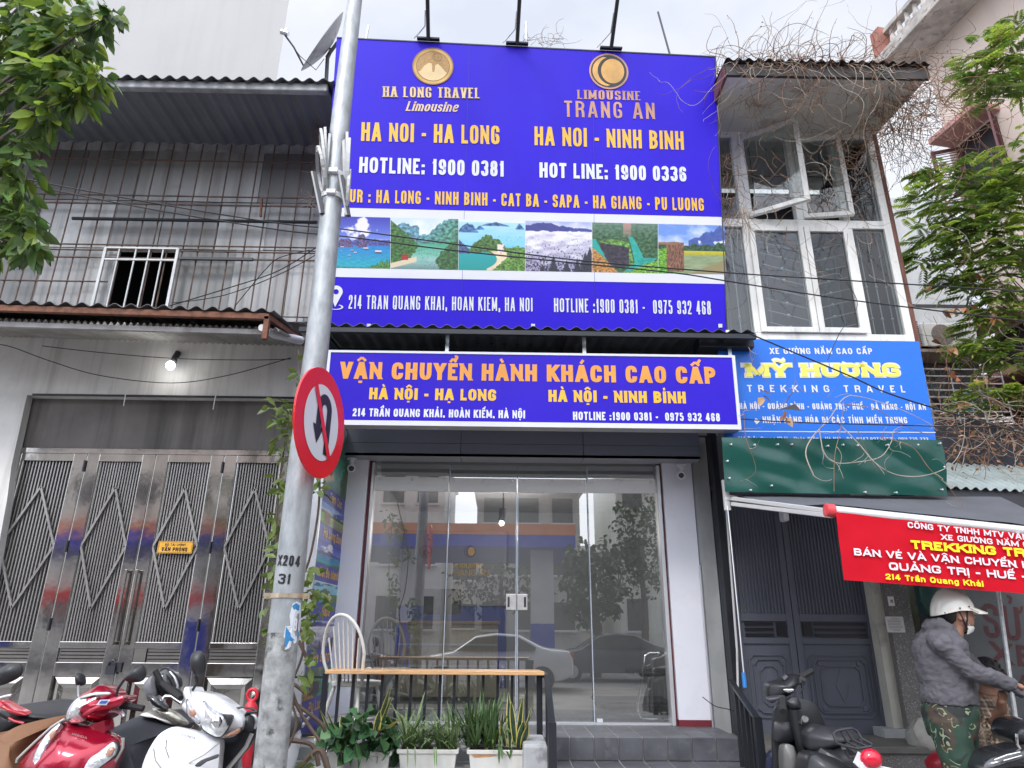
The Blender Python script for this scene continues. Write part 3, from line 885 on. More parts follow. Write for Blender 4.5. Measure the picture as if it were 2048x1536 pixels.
# cantilever chair and low table at the right
cc = thing('cantilever_chair', 'black cantilever chair with a bent chrome tube frame behind the right glass pane', 'chair', (P(1300,1440,7.6).x, 7.6, Zf))
def ck(px, py, Y): return P(px, py, Y)
for Y, dx in ((7.45, 0), (7.95, 0)):
    mb = MB(); pp = [ck(1345,1306,Y), ck(1298,1306,Y), ck(1290,1312,Y), ck(1285,1350,Y), ck(1275,1410,Y), ck(1277,1428,Y), ck(1284,1438,Y)]
    pp = [V((p.x, p.y, p.z)) for p in pp]; zlow = Zf + .02
    pp[-1].z = zlow; pp += [V((P(1345,1440,Y).x, Y, zlow))]
    mb.tube(pp, .013, 8); mb.build('tube_frame', M['chrome'], cc, smooth=True)
mb = MB(); sx0, sx1 = P(1258,1350,7.7).x, P(1345,1350,7.7).x; zs = P(1300,1350,7.7).z
mb.box(sx0, sx1, 7.46, 7.94, zs, zs+.05); mb.build('seat', M['black_plastic'], cc, bevel=.02)
mb = MB(); mb.box(sx1-.02, sx1+.03, 7.46, 7.94, zs+.15, zs+.5); mb.build('backrest', M['black_plastic'], cc, bevel=.02)
lt = thing('low_table', 'low dark side table with thin legs on the tiled floor inside the right pane', 'table', (P(1260,1410,8.6).x, 8.6, Zf))
t0, t1, zt2 = P(1190,1400,8.6).x, P(1338,1400,8.6).x, P(1250,1402,8.4).z
mb = MB(); mb.box(t0, t1, 8.3, 9.0, zt2-.03, zt2); mb.build('table_top', M['dark_metal'], lt, bevel=.005)
for x in (t0+.05, t1-.05):
    for y in (8.35, 8.95):
        mb = MB(); mb.box(x-.018, x+.018, y-.018, y+.018, Zf, zt2-.03); mb.build('leg', M['dark_metal'], lt)
sb = thing('bar_stool', 'round-topped dark bar stool beside the reception desk', 'stool', (P(770,1320,8.3).x, 8.3, Zf))
c = P(766, 1310, 8.3)
mb = MB(); mb.disc((c.x, 8.3, c.z), (1,0,0), (0,1,0), .2, th=(0,0,-.04)); mb.build('seat', M['dark_metal'], sb, bevel=.01)
mb = MB(); mb.tube([(c.x, 8.3, c.z-.04), (c.x, 8.3, Zf+.03)], .025); mb.disc((c.x, 8.3, Zf+.03), (1,0,0), (0,1,0), .19, th=(0,0,-.03)); mb.build('pedestal', M['chrome'], sb, smooth=True)
# ceiling lamp bulb seen through the door
bl = thing('ceiling_spotlight', 'small lit spotlight hanging inside the shop behind the glass door', 'spotlight', P(1003, 1046, 9.5))
p = P(1003, 1046, 9.5)
M['bulb'] = mat('bulb_glow', (1,.97,.9), .3, emit=9, var=0)
mb = MB(); mb.ball(p, .035); mb.build('bulb', M['bulb'], bl, smooth=True)
mb = MB(); mb.tube([p+V((0,0,.03)), p+V((.02,0,.2))], [.045,.05], 12); mb.tube([p+V((.02,0,.2)), V((p.x+.02, p.y, ztop+.15))], .008); mb.build('housing', M['black_metal'], bl, smooth=True)
ql = bpy.data.lights.new('spot_glow', 'POINT'); ql.energy = 55; ql.shadow_soft_size = .15; ql.color = (1,.95,.88)
qo = bpy.data.objects.new('spot_glow', ql); COL.objects.link(qo); qo.parent = bl; qo.location = (0, -.05, -.12)

# ================================================================ poster wall on the left of the shop
Xp = P(690, 1100, 7.2).x - .02
pw_ = thing('poster_column', 'tall blue poster column of travel pictures beside the left white panel', 'poster', (Xp, 6.9, Zf))
Yn = 6.35
def ys(px, py): return PX_(px, py, Xp)
yn = ys(642, 1000).y; zt3 = ys(694, 930).z + .35
bd = Board((Xp, yn, Zf), (0, 1, 0), (0, 0, 1))
MB().box(Xp-.08, Xp, yn, 7.19, Zf, zt3).build('panel', M['sign_blue'] if 0 else mat('poster_blue', (.06,.06,.36), .4, var=.15), pw_)
MB().box(Xp-.09, Xp+.012, yn-.035, yn-.001, Zf, zt3).build('edge_trim', M['alu'], pw_)
lab = [('Tam Coc', 1000), ('Ha Long Bay', 1075), ('Cat Ba Island', 1152), ('Sapa', 1225), ('Ha Giang', 1310), ('Pu Luong', 1395)]
wY = 7.17 - yn
def zat(py): return ys(668, py).z
prev = zt3
pcs = [pic_river, pic_field, pic_bay, pic_beach, pic_mist, pic_gorge]
for i, (tx, py) in enumerate(lab):
    zc = zat(py); ch = .075
    b2 = Board((Xp, yn, 0), (0, 1, 0), (0, 0, 1))
    b2.uv = lambda a, b, _z=zc: (a, b)
    n_ = len(tx)
    half = min(.36, .036 * n_)
    cy = wY * .55
    lettering(tx, b2, (cy-half, zc-ch/2), (cy+half, zc-ch/2), (cy-half, zc+ch*.62), M['letter_yellow'], pw_, sw=.22)
    ztp, zbt = prev - .02, zc + .075
    if ztp - zbt > .05:
        photo(b2, [(.04, ztp), (wY-.04, ztp), (wY-.04, zbt), (.04, zbt)], pcs[i], pw_, 40, 24)
    prev = zc - .06
mb = MB(); mb.box(Xp-.3, Xp-.095, yn+.02, 7.5, 0, zt3+.2); mb.build('column', M['black_metal'], pw_)

# ================================================================ CCTV cameras
def cctv(px, py, Y, label, dirx):
    p = P(px, py, Y)
    t = thing('security_camera', label, 'camera', p, 'white CCTV cameras on the shop front')
    mb = MB(); mb.disc(p+V((0,0,.1)), (1,0,0), (0,1,0), .05, th=(0,0,-.015), n=20); mb.tube([p+V((0,0,.09)), p+V((0,0,.03))], [.03,.018], 10); mb.build('bracket', M['sign_white'], t, smooth=True)
    d = V((dirx, -.8, -.25)).normalized()
    mb = MB(); mb.tube([p-d*.05, p-d*.045, p+d*.05, p+d*.056], [.02,.04,.042,.03], 16); mb.build('housing', M['sign_white'], t, smooth=True)
    mb = MB(); mb.tube([p+d*.05, p+d*.06], [.032,.026], 16); mb.build('lens', M['ink'], t, smooth=True)
cctv(702, 936, 6.95, 'small white CCTV camera under the left end of the fascia, next to the round sign', .25)
cctv(1364, 950, 6.95, 'small white CCTV camera above the right white panel', -.35)

# ================================================================ corrugated shop awning
aw = thing('shop_awning', 'dark corrugated awning over the long blue box sign', 'awning', (P(1060,660,6.3).x, 6.6, P(1060,660,6.3).z))
a, b = P(598, 651, 5.98), P(1517, 666, 5.98); b.y = a.y
rise = V((0, 1.0, .12))
cm = mat('corrugated_dark', (.14,.15,.17), .45, metal=.5, var=.3, vs=3)
mb = MB(); mb.corr(a+V((0,0,.02)), b+V((0,0,.02)), rise, .017, .135); mb.build('corrugated_sheet', cm, aw, smooth=True)
mb = MB(); mb.bar(a+V((0,.03,-.03)), b+V((-.02,.03,-.03)), .04, .045); mb.bar(a+V((0,.7,.03)), b+V((0,.7,.03)), .04, .05)
for f in (.05, .3, .58, .93):
    c = a.lerp(b, f); mb.bar(c+V((0,.03,-.03)), c+V((0,.75,.05)), .03, .04)
mb.build('frame', M['black_metal'], aw)
c0, c1 = P(1398, 680, 6.12), P(1508, 683, 6.12)
mb = MB(); mb.box(c0.x, c1.x, 6.12, 6.34, c1.z-.06, c0.z+.04); mb.build('gutter_box', M['black_metal'], aw, bevel=.006)
for px in (895, 1168, 1457):
    p0, p1 = P(px, 668, 6.16), P(px, 708, 6.16)
    mb = MB(); mb.bar((p0.x, 6.18, p0.z+.05), (p0.x, 6.18, p1.z-.05), .035, .012, up=(0,1,0)); mb.build('hanger', M['alu'], aw)

# ================================================================ lower box sign
bs_ = Plane(1066, 780, 6.06, tilt=3)
box = thing('box_sign', 'long blue light box sign with white frame and big orange lettering above the glass', 'sign', bs_.o)
TL, TR2, BR2, BL = bs_.uv(652, 700), bs_.uv(1471, 711.5), bs_.uv(1480.5, 857), bs_.uv(640, 851.5)
u0, u1 = -2.02, (TR2[0]+BR2[0])/2; v1, v0 = (TL[1]+TR2[1])/2, (BL[1]+BR2[1])/2
du = (TR2[1]-TL[1])/(TR2[0]-TL[0]); 
u0 = min(TL[0], BL[0]) + .02
def sl4(pl, u0, u1, v0, v1, n): return [pl.at(u0,v1,n), pl.at(u1,v1,n), pl.at(u1,v0,n), pl.at(u0,v0,n)]
MB().slab(sl4(bs_, u0, u1, v0, v1, -.004), -bs_.n*.16).build('cabinet', mat('cabinet_grey', (.5,.5,.52), .45, metal=.4), box)
sb2 = mat('sign_panel_blue', (.028,.01,.48), .35, var=.1, vs=.9, bump=.08, bs=2, spec=.2)
MB().slab(sl4(bs_, u0+.03, u1-.03, v0+.045, v1-.022, .002), -bs_.n*.003).build('panel', sb2, box)
mb = MB()
for (p0, p1, q0, q1) in ((u0, u1, v1-.022, v1), (u0, u1, v0, v0+.045), (u0, u0+.03, v0+.045, v1-.022), (u1-.03, u1, v0+.045, v1-.022)):
    mb.slab(sl4(bs_, p0, p1, q0, q1, .008), -bs_.n*.011)
mb.build('frame', M['sign_white'], box)
def T(pl, par, s, L_, R_, cap, m, **k): return lettering(s, pl, L_, R_, cap, M[m], par, **k)
O2 = .004
T(bs_, box, 'VẬN CHUYỂN HÀNH KHÁCH CAO CẤP', (679,757.5), (1432,768), (679,723.5), 'letter_gold', sw=.27, gap=.13, off=O2)
T(bs_, box, 'HÀ NỘI - HẠ LONG', (738,798.5), (992,802), (738,775.5), 'letter_yellow', sw=.27, gap=.13, off=O2)
T(bs_, box, 'HÀ NỘI - NINH BÌNH', (1097,803.5), (1372,807), (1097,780), 'letter_yellow', sw=.27, gap=.13, off=O2)
T(bs_, box, '214 TRẦN QUANG KHẢI, HOÀN KIẾM, HÀ NỘI', (705,832.5), (1050,837), (705,816.5), 'letter_white', sw=.22, gap=.12, off=O2)
T(bs_, box, 'HOTLINE :1900 0381 -  0975 932 468', (1146,840), (1440,843), (1146,823.5), 'letter_white', sw=.23, gap=.13, off=O2)

# ================================================================ big upper billboard
bb = Plane(1060, 655, 6.45, yaw=2.2, tilt=9)
big = thing('billboard', 'huge deep blue travel billboard with gold lettering and a strip of six landscape photos', 'billboard', bb.o)
TR3, BR3 = bb.uv(1424.8, 108.5), bb.uv(1457.3, 662)
TL3 = bb.uv(683, 82)
W1 = (TR3[0]+BR3[0])/2; W0 = bb.uv(640, 600)[0] - .02
vt = (TR3[1]+TL3[1])/2; vb = BR3[1]-.12
MB().slab(sl4(bb, W0, W1, vb, vt, -.002), -bb.n*.18).build('panel', M['sign_blue'], big)
# white bands
def band(py0L, py0R, py1L, py1R, name, m, o_=.002):
    a0, a1 = bb.uv(700, py0L), bb.uv(1450, py0R); b0, b1 = bb.uv(700, py1L), bb.uv(1450, py1R)
    def ext(a, b, u): return a[1] + (b[1]-a[1])*(u-a[0])/(b[0]-a[0])
    MB().slab([bb.at(W0+.001, ext(a0,a1,W0), o_), bb.at(W1, ext(a0,a1,W1), o_), bb.at(W1, ext(b0,b1,W1), o_), bb.at(W0+.001, ext(b0,b1,W0), o_)], -bb.n*.003).build(name, m, big)
band(416, 434.5, 554.5, 568, 'white_band', M['sign_white'])
for f in (.345, .672):
    u = W0+(W1-W0)*f; MB().slab(sl4(bb, u-.002, u+.002, vb, vt-.002, .0026), -bb.n*.002).build('seam', mat('vinyl_seam', (.03,.012,.42), .3) if f < .5 else bpy.data.materials['vinyl_seam'], big)
# frame edge
mb = MB()
for (p0, p1, q0, q1) in ((W0, W1+.012, vt, vt+.012), (W1, W1+.012, vb, vt)):
    mb.slab(sl4(bb, p0, p1, q0, q1, .004), -bb.n*.19)
mb.build('frame', M['dark_metal'], big)
# photos
EX = [671, 781, 917, 1050.5, 1184, 1316, 1449]
def ytop(x): return 433 + (x-683)*(451-433)/(1443-683)
def ybot(x): return 536 + (x-675)*(549-536)/(1449-675)
for i, fn in enumerate((pic_bay, pic_river, pic_beach, pic_mist, pic_gorge, pic_field)):
    x0, x1 = EX[i]+.4, EX[i+1]-.4
    photo(bb, [(x0, ytop(x0)), (x1, ytop(x1)), (x1+(3 if i == 5 else 0), ybot(x1)), (x0, ybot(x0))], fn, big)
kw = dict(off=.003)
T(bb, big, 'HA NOI - HA LONG', (722,282), (999,289), (722,244.5), 'letter_yellow', sw=.3, gap=.1, **kw)
T(bb, big, 'HA NOI - NINH BINH', (1069,290.5), (1368,300), (1069,253), 'letter_yellow', sw=.3, gap=.1, **kw)
T(bb, big, 'HOTLINE: 1900 0381', (718,345.5), (1008,353.5), (718,314), 'letter_white', sw=.26, gap=.11, **kw)
T(bb, big, 'HOT LINE: 1900 0336', (1079,355), (1373,363.5), (1079,325), 'letter_white', sw=.26, gap=.11, **kw)
T(bb, big, 'TOUR : HA LONG - NINH BINH - CAT BA - SAPA - HA GIANG - PU LUONG', (672,404), (1408,422), (672,378), 'letter_yellow', sw=.25, gap=.12, **kw)
T(bb, big, '214 TRAN QUANG KHAI, HOAN KIEM, HA NOI', (697,617.5), (1065,623), (697,590), 'letter_white', sw=.25, gap=.11, **kw)
T(bb, big, 'HOTLINE :1900 0381 -  0975 932 468', (1108,624), (1422,629.5), (1108,596.5), 'letter_white', sw=.25, gap=.11, **kw)
T(bb, big, 'HA LONG TRAVEL', (767,195), (960,198), (767,174.5), 'letter_shadow', sw=.2, sh=.1, serif=.85, gap=.17, off=.003)
T(bb, big, 'HA LONG TRAVEL', (766,194), (959,197), (766,173.5), 'letter_cream', sw=.18, sh=.09, serif=.8, gap=.17, off=.0055)
T(bb, big, 'Limousine', (811,222), (914,224), (811,203), 'letter_cream', sw=.17, sh=.12, serif=.6, slant=.3, gap=.12, **kw)
T(bb, big, 'LIMOUSINE', (1155,198), (1281,201), (1155,180), 'letter_bronze', sw=.26, sh=.1, serif=.75, gap=.2, **kw)
T(bb, big, 'TRANG AN', (1129,234), (1310,238.5), (1129,201.5), 'letter_bronze', sw=.15, gap=.2, **kw)
# emblem 1: gold disc with islands
c = bb.uv(866, 133); r = (bb.uv(906.5,133)[0]-bb.uv(826,133)[0])/2
mb = MB(); mb.disc(bb.at(*c, .005), bb.u, bb.v, r, n=48, th=-bb.n*.006); mb.build('emblem_disc', M['logo_gold'], big)
mb = MB(); mb.ring(bb.at(*c, .0056), bb.u, bb.v, r*.8, r*.84); mb.ring(bb.at(*c, .0056), bb.u, bb.v, r*.97, r*1.03)
mb.ring(bb.at(c[0]+r*.2, c[1]+r*.52, .0062), bb.u, bb.v, r*.2, r*.235)
for k in range(8): mb.ring(bb.at(c[0]+r*.2, c[1]+r*.52, .0059), bb.u, bb.v, r*(.3+.06*k), r*(.315+.06*k), n=40) if False else None
mb.build('emblem_ring', mat('emblem_brown', (.25,.12,.04), .4), big)
mb = MB(); mb.disc(bb.at(*c, .0052), bb.u, bb.v, r*.8, n=40); mb.build('emblem_field', mat('emblem_field', (.4,.23,.07), .4, var=.3, vs=60), big)
mb = MB(); mb.add([bb.at(c[0]+r*.79*math.cos(t), c[1]+r*.79*math.sin(t), .0055) for t in [math.pi*1.13+math.pi*.74*k/20 for k in range(21)]], [tuple(range(21))]); mb.build('emblem_sea', M['letter_cream'], big)
mb = MB()
def isl(pts): mb.add([bb.at(c[0]+r*x, c[1]+r*y, .006) for x, y in pts], [tuple(range(len(pts)))])
isl([(-.64,-.32),(-.42,.02),(-.22,.18),(-.06,.14),(-.02,-.32)])
isl([(.08,-.32),(.12,.06),(.24,.14),(.42,-.02),(.66,-.32)])
mb.build('emblem_island', M['letter_cream'], big)
crescent(bb, 1217.5, 143, (bb.uv(1256,143)[0]-bb.uv(1179,143)[0])/2, big, M['ink'], M['logo_orange'], M['logo_orange'], M['letter_bronze'])
# location pin
c = bb.uv(672, 588); hgt = bb.uv(672,570)[1]-bb.uv(672,612)[1]
mb = MB(); n = 26; vs_ = []
for k in range(n+1):
    t = -math.pi*.18 + math.pi*1.36*k/n
    vs_ += [(math.cos(t), math.sin(t))]
rr = hgt*.3; cc_ = (c[0], c[1]+hgt*.1)
mb.ring(bb.at(cc_[0], cc_[1], .004), bb.u, bb.v, rr*.42, rr, n=32)
tipv = c[1]-hgt*.62
mb.add([bb.at(cc_[0]-rr*.85, cc_[1]-rr*.5, .0043), bb.at(cc_[0]-rr*.3, cc_[1]-rr*.62, .0043), bb.at(cc_[0]+rr*.3, cc_[1]-rr*.62, .0043), bb.at(cc_[0]+rr*.85, cc_[1]-rr*.5, .0043), bb.at(cc_[0], tipv, .0043)], [(0,1,4),(1,2,4),(2,3,4)])
for k in range(24):
    t0, t1 = -2.6+ k*5.2/24 - math.pi/2 + 0, -2.6 + (k+1)*5.2/24 - math.pi/2
    e = lambda t, f: bb.at(c[0]+rr*f*math.cos(t), tipv+rr*f*.35*math.sin(t), .0041)
    mb.add([e(t0,.95), e(t1,.95), e(t1,1.25), e(t0,1.25)], [(0,1,2,3)])
mb.build('location_pin', M['letter_white'], big)
# clips along the lower edge
for px in (738, 1066, 1440):
    p = bb.at(bb.uv(px, 652)[0], bb.uv(px, 652)[1], .008)
    MB().obox(p, bb.u*.02, bb.n*.004, bb.v*.02).build('clip', M['sign_white'], big)
# backing posts so that the billboard is carried
for u in (W0+.4, (W0+W1)/2, W1-.4):
    q0, q1 = bb.at(u, vb+.3, -.24), bb.at(u, vt-.1, -.24)
    MB().bar(q0, (q0.x, q0.y, q1.z), .06, .06).build('support', M['dark_metal'], big)

# floodlight arms on top of the billboard
for px, py, qx, qy, lb in ((857, 82, 855, 0, 'black lamp arm above the round gold emblem at the left of the billboard'), (1034, 85, 1039, 0, 'black lamp arm with a loose white cable at the middle of the billboard top'), (1221, 92, 1235, 0, 'black lamp arm above the crescent emblem at the right of the billboard')):
    v = bb.uv(px, py); p = bb.at(v[0], vt+.012, .03)
    t = thing('floodlight_arm', lb, 'lamp arm', p, 'floodlight arms on top of the billboard')
    MB().obox(p+V((0,0,.012)), bb.u*.125, bb.n*.025, bb.v*.009).build('base_plate', M['black_metal'], t)
    q = P(qx, qy, p.y-.35); d = (q-p)
    e = p + d*1.55; f = e + V((0,-.35,.03))
    MB().tube([p, p+d*.5, e, e+V((0,-.1,.06)), f], .022, 8).build('arm', M['black_metal'], t, smooth=True)
    mb = MB(); mb.obox(f+V((0,-.06,-.03)), V((.13,0,0)), V((0,.09,-.04)), V((0,.02,.045))); mb.build('lamp_head', M['dark_metal'], t, bevel=.01)
    MB().tube([p+V((-.16,0,.02)), p+V((-.1,-.02,.08)), p+d*.3+V((-.03,-.03,0)), p+d*.7+V((-.025,-.03,0))], .007, 5).build('cable', M['letter_white'] if px == 1034 else M['alu'], t, smooth=True)
# ================================================================ left house
YL = 7.25
plaster = mat('plaster', (.68,.67,.65), .85, var=.12, vs=1.5, streak=.75, scol=(.4,.385,.37), sscale=(9,9,.35), sthr=.52, bump=.2, bs=12, spots=.25, ps=2.5, pcol=(.47,.46,.45))
lintel = mat('stained_lintel', (.16,.148,.14), .75, var=.25, vs=1.2, streak=.9, scol=(.055,.052,.05), sscale=(3.5,3.5,.25), sthr=.5, bump=.15, bs=20)
clad = mat('grey_cladding', (.17,.172,.172), .55, var=.16, vs=1.1, metal=.15, streak=.6, scol=(.16,.16,.16), sscale=(6,6,.25), spots=.2, ps=5, pcol=(.16,.14,.12))
xr = P(600, 1100, YL).x
xl = P(-330, 1100, YL).x
lh = thing('left_house', 'old grey two-storey house with steel folding doors and a barred metal-clad upper floor', 'house', ((xl+xr)/2, YL, 0))
ztop1 = P(300, 640, YL).z + .02
zo = P(300, 793, YL).z
xo0, xo1 = P(22, 960, YL).x, P(575, 960, YL).x + .03
xdl = P(-110, 1200, YL+.14).x
mb = MB()
mb.box(xl-2, xr, YL, YL+.25, zo, ztop1)
mb.box(xl-2, xdl, YL, YL+.25, 0, zo)
mb.box(xo1, xr+.04, YL, YL+.25, 0, zo)
mb.build('lower_wall', plaster, lh)
# stained lintel panel, recessed, and doors
Yd = YL + .13
zd = P(300, 905, Yd).z
zdb = .3
# the opening is wider at the doors' height on the left (broken plaster edge)
mb = MB(); mb.box(xdl, xo1, Yd, Yd+.2, zd, zo+.1); mb.build('lintel', lintel, lh)
mb = MB(); mb.slab([(xdl, YL, zo), (P(55,786,YL).x, YL, zo), (P(30,905,YL).x, YL, zd-.2), (P(14,1000,YL).x, YL, P(14,1000,YL).z), (P(-30,1240,YL).x, YL, P(-30,1240,YL).z), (xdl+.0, YL, P(0,1240,YL).z)], (0, .1, 0))
mb.build('broken_edge', plaster, lh)
mb = MB(); mb.bar((xo0, YL-.004, zo+.004), (xo1, YL-.004, zo+.004), .02, .02); mb.build('opening_trim', M['black_metal'], lh)
step = MB(); step.box(xl-2, xr+.02, 6.75, YL+.3, 0, zdb); step.build('doorstep', conc, lh)
# four folding door leaves
seam = [P(-52, 1200, Yd).x, P(115, 1200, Yd).x, P(262, 1200, Yd).x, P(408, 1200, Yd).x, P(556, 1200, Yd).x]
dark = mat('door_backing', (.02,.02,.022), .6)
zs0 = P(300, 1284, Yd).z; zs1 = P(300, 925, Yd).z
zl0, zl1 = P(300, 1325, Yd).z, P(300, 1297, Yd).z
M['dull_steel'] = mat('dull_steel', (.3,.29,.27), .35, metal=1, var=.2)
st2 = mat('steel_tube', (.36,.35,.34), .3, metal=.55, var=.25, vs=4, stretch=(1,1,.15))
for i in range(4):
    a, b = seam[i]+.005, seam[i+1]-.005
    leaf = None
    Yf = Yd - .04
    fr = MB()
    sw_ = .135
    fr.box(a, a+sw_, Yf, Yd, zdb+.02, zd-.03); fr.box(b-sw_, b, Yf, Yd, zdb+.02, zd-.03)
    fr.box(a+sw_, b-sw_, Yf, Yd, zs1, zd-.03); fr.box(a+sw_, b-sw_, Yf, Yd, zl1, zs0); fr.box(a+sw_, b-sw_, Yf, Yd, P(300,1352,Yd).z, zl0)
    fr.box(a+sw_, b-sw_, Yf, Yd, zdb+.02, zdb+.12)
    leaf = fr.build('folding_door', M['steel'], lh, bevel=.004)
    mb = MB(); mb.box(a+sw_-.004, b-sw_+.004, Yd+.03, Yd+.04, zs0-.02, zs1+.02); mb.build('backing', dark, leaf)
    mb = MB(); n = 16
    for k in range(n):
        x = a+sw_ + (b-a-2*sw_)*(k+.5)/n
        mb.box(x-.0066, x+.0066, Yd-.01, Yd+.01, zs0, zs1)
    mb.build('slat', st2, leaf); 
    cx = (a+b)/2; zc0, zc1 = P(300,1218,Yd).z, P(300,977,Yd).z; hw = (b-a)/2-sw_-.0
    mb = MB(); pts = [V((cx, Yd-.03, zc1)), V((cx+hw, Yd-.03, (zc0+zc1)/2)), V((cx, Yd-.03, zc0)), V((cx-hw, Yd-.03, (zc0+zc1)/2))]
    for k in range(4): mb.bar(pts[k], pts[(k+1)%4], .022, .018, up=(0,1,0))
    mb.build('diamond_bars', st2, leaf)
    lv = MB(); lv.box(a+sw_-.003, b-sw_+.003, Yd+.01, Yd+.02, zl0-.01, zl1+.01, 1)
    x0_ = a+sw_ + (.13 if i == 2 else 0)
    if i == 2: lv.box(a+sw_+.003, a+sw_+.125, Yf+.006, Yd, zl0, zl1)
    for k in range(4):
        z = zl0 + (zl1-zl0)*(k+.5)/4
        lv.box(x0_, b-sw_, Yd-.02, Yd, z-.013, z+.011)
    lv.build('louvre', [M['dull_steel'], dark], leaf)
    pz0, pz1 = zdb+.12, P(300,1352,Yd).z
    pm = MB(); o0 = [(a+sw_, Yd-.01, pz1), (b-sw_, Yd-.01, pz1), (b-sw_, Yd-.01, pz0), (a+sw_, Yd-.01, pz0)]
    g = .07
    o1 = [(a+sw_+g, Yd-.035, pz1-g), (b-sw_-g, Yd-.035, pz1-g), (b-sw_-g, Yd-.035, pz0+g), (a+sw_+g, Yd-.035, pz0+g)]
    o2 = [(a+sw_+g*1.6, Yd-.012, pz1-g*1.6), (b-sw_-g*1.6, Yd-.012, pz1-g*1.6), (b-sw_-g*1.6, Yd-.012, pz0+g*1.6), (a+sw_+g*1.6, Yd-.012, pz0+g*1.6)]
    for A, B in ((o0, o1), (o1, o2)):
        for k in range(4): pm.quad(A[k], A[(k+1)%4], B[(k+1)%4], B[k])
    pm.quad(*o2)
    pm.build('embossed_panel', mat('steel_panel', (.5,.48,.45), .12, metal=1, var=.2, vs=3, bump=.25, bs=5) if i == 0 else bpy.data.materials['steel_panel'], leaf)
    for pz in (935, 1095, 1250):
        z = P(300, pz, Yd).z
        if i in (0, 2): MB().tube([(b+.004, Yf-.012, z-.06), (b+.004, Yf-.012, z+.06)], .013).build('hinge', M['dark_metal'], leaf, smooth=True)
    if i in (1, 2):
        x = (b-.05) if i == 1 else (a+.05)
        z0_, z1_ = P(250,1290,Yd).z, P(250,1140,Yd).z
        hb = MB(); hb.bar((x, Yf-.05, z0_), (x, Yf-.05, z1_), .022, .02); hb.bar((x, Yf, z0_+.02), (x, Yf-.05, z0_+.02), .03); hb.bar((x, Yf, z1_-.02), (x, Yf-.05, z1_-.02), .03)
        hb.build('handle', M['dull_steel'], leaf, bevel=.003)
    if i == 1:
        pz = P(236,1337,Yd).z
        lk = MB(); lk.box(b-.07, b+.06, Yf-.02, Yf, pz-.03, pz+.06); lk.tube([V((b-.03+.035*math.cos(t), Yf-.03, pz+.03+.05*math.sin(t))) for t in [k*math.pi/8 for k in range(9)]], .007, 6); lk.box(b-.075, b+.015, Yf-.045, Yf-.015, pz-.05, pz+.03)
        lk.build('padlock', M['dark_metal'], leaf)
fm = MB(); fm.box(xdl, xo1, Yd-.045, Yd+.02, zd-.028, zd+.03); fm.box(seam[4], xo1-.001, Yd-.045, Yd+.02, zdb, zd-.03); fm.box(seam[0]-.12, seam[0], Yd-.045, Yd+.02, zdb, zd-.03); fm.build('door_frame', M['steel'], lh, bevel=.004)
mb = MB(); mb.box(xdl-.05, seam[0]-.12, Yd, Yd+.2, zdb, zd+.05); mb.build('inner_jamb', plaster, lh)
# yellow plate on the third leaf (a sign of its own)
ps_ = Plane(350, 1095, Yd-.06)
off_ = thing('office_plate', 'small yellow plate with black lettering screwed to the third steel door leaf', 'plate', ps_.o)
a, b = ps_.uv(318, 1082), ps_.uv(383, 1107)
MB().slab(sl4(ps_, a[0], b[0], b[1], a[1], 0), -ps_.n*.006).build('plate', mat('plate_yellow', (.8,.42,.05), .4, var=.08), off_)
mb = MB()
for f0, f1 in ((.006, .01),):
    u0_, u1_, w0, w1 = a[0]+f0, b[0]-f0, b[1]+f0, a[1]-f0
    t_ = .003
    for (p0,p1,q0,q1) in ((u0_,u1_,w1-t_,w1),(u0_,u1_,w0,w0+t_),(u0_,u0_+t_,w0,w1),(u1_-t_,u1_,w0,w1)): mb.add(sl4(ps_,p0,p1,q0,q1,.0015),[(0,1,2,3)])
mb.build('border', M['ink'], off_)
T(ps_, off_, 'BỘ TÀI CHÍNH', (330,1091.3), (371,1091.8), (330,1086.8), 'ink', sw=.17, gap=.2)
T(ps_, off_, 'VĂN PHÒNG', (322.5,1102), (374,1103), (322.5,1094), 'ink', sw=.22, gap=.16)
# upper floor: cladding sheets with seams, barred front
YU = 7.0
zu0, zu1 = P(300, 640, YU).z + .01, P(400, 292, YU).z + .1
xur = P(640, 470, YU).x + .12
mb = MB(); x = xl - 2; rr = random.Random(4)
xw0, xw1 = P(228, 520, YU).x, P(352, 520, YU).x
zw0, zw1 = P(300, 625, YU).z, P(290, 500, YU).z
mb.box(xl-2, xw0, YU+.04, YU+.06, zu0, zu1); mb.box(xw1, xur, YU+.04, YU+.06, zu0, zu1)
mb.box(xw0, xw1, YU+.04, YU+.06, zu0, zw0); mb.box(xw0, xw1, YU+.04, YU+.06, zw1, zu1)
mb.build('upper_wall', clad, lh)
rows = [zu0, zw0-.02, zw1+.03, P(300, 400, YU).z, zu1]
sheets = [mat('clad_sheet_%d' % k, c, .5, metal=.2, var=.16, vs=1.3, streak=.7, scol=(.13,.115,.1), sscale=(5,5,.2), bump=.3, bs=4, spots=.25, ps=7, pcol=(.2,.17,.14)) for k, c in enumerate(((.27,.275,.28), (.19,.195,.2), (.34,.345,.35), (.15,.154,.157)))]
for ri in range(4):
    x = xl - 1.5; mb = MB()
    while x < xur - .05:
        wd = rr.uniform(.5, 1.1); x2 = min(x + wd, xur)
        if not (ri == 1 and x2 > xw0-.1 and x < xw1+.1):
            mb.box(x+.004, x2-.004, YU+.018+rr.uniform(0,.012), YU+.038, rows[ri]+.006, rows[ri+1]-.006, rr.randrange(4))
        elif x < xw0-.12: mb.box(x+.004, xw0-.11, YU+.02, YU+.038, rows[ri]+.006, rows[ri+1]-.006, 0)
        x = x2
    mb.build('cladding', sheets, lh)
MB().box(xl-2, xur, YU+.9, YU+1.0, zu0, zu1).build('upper_back_wall', M['ink'], lh)
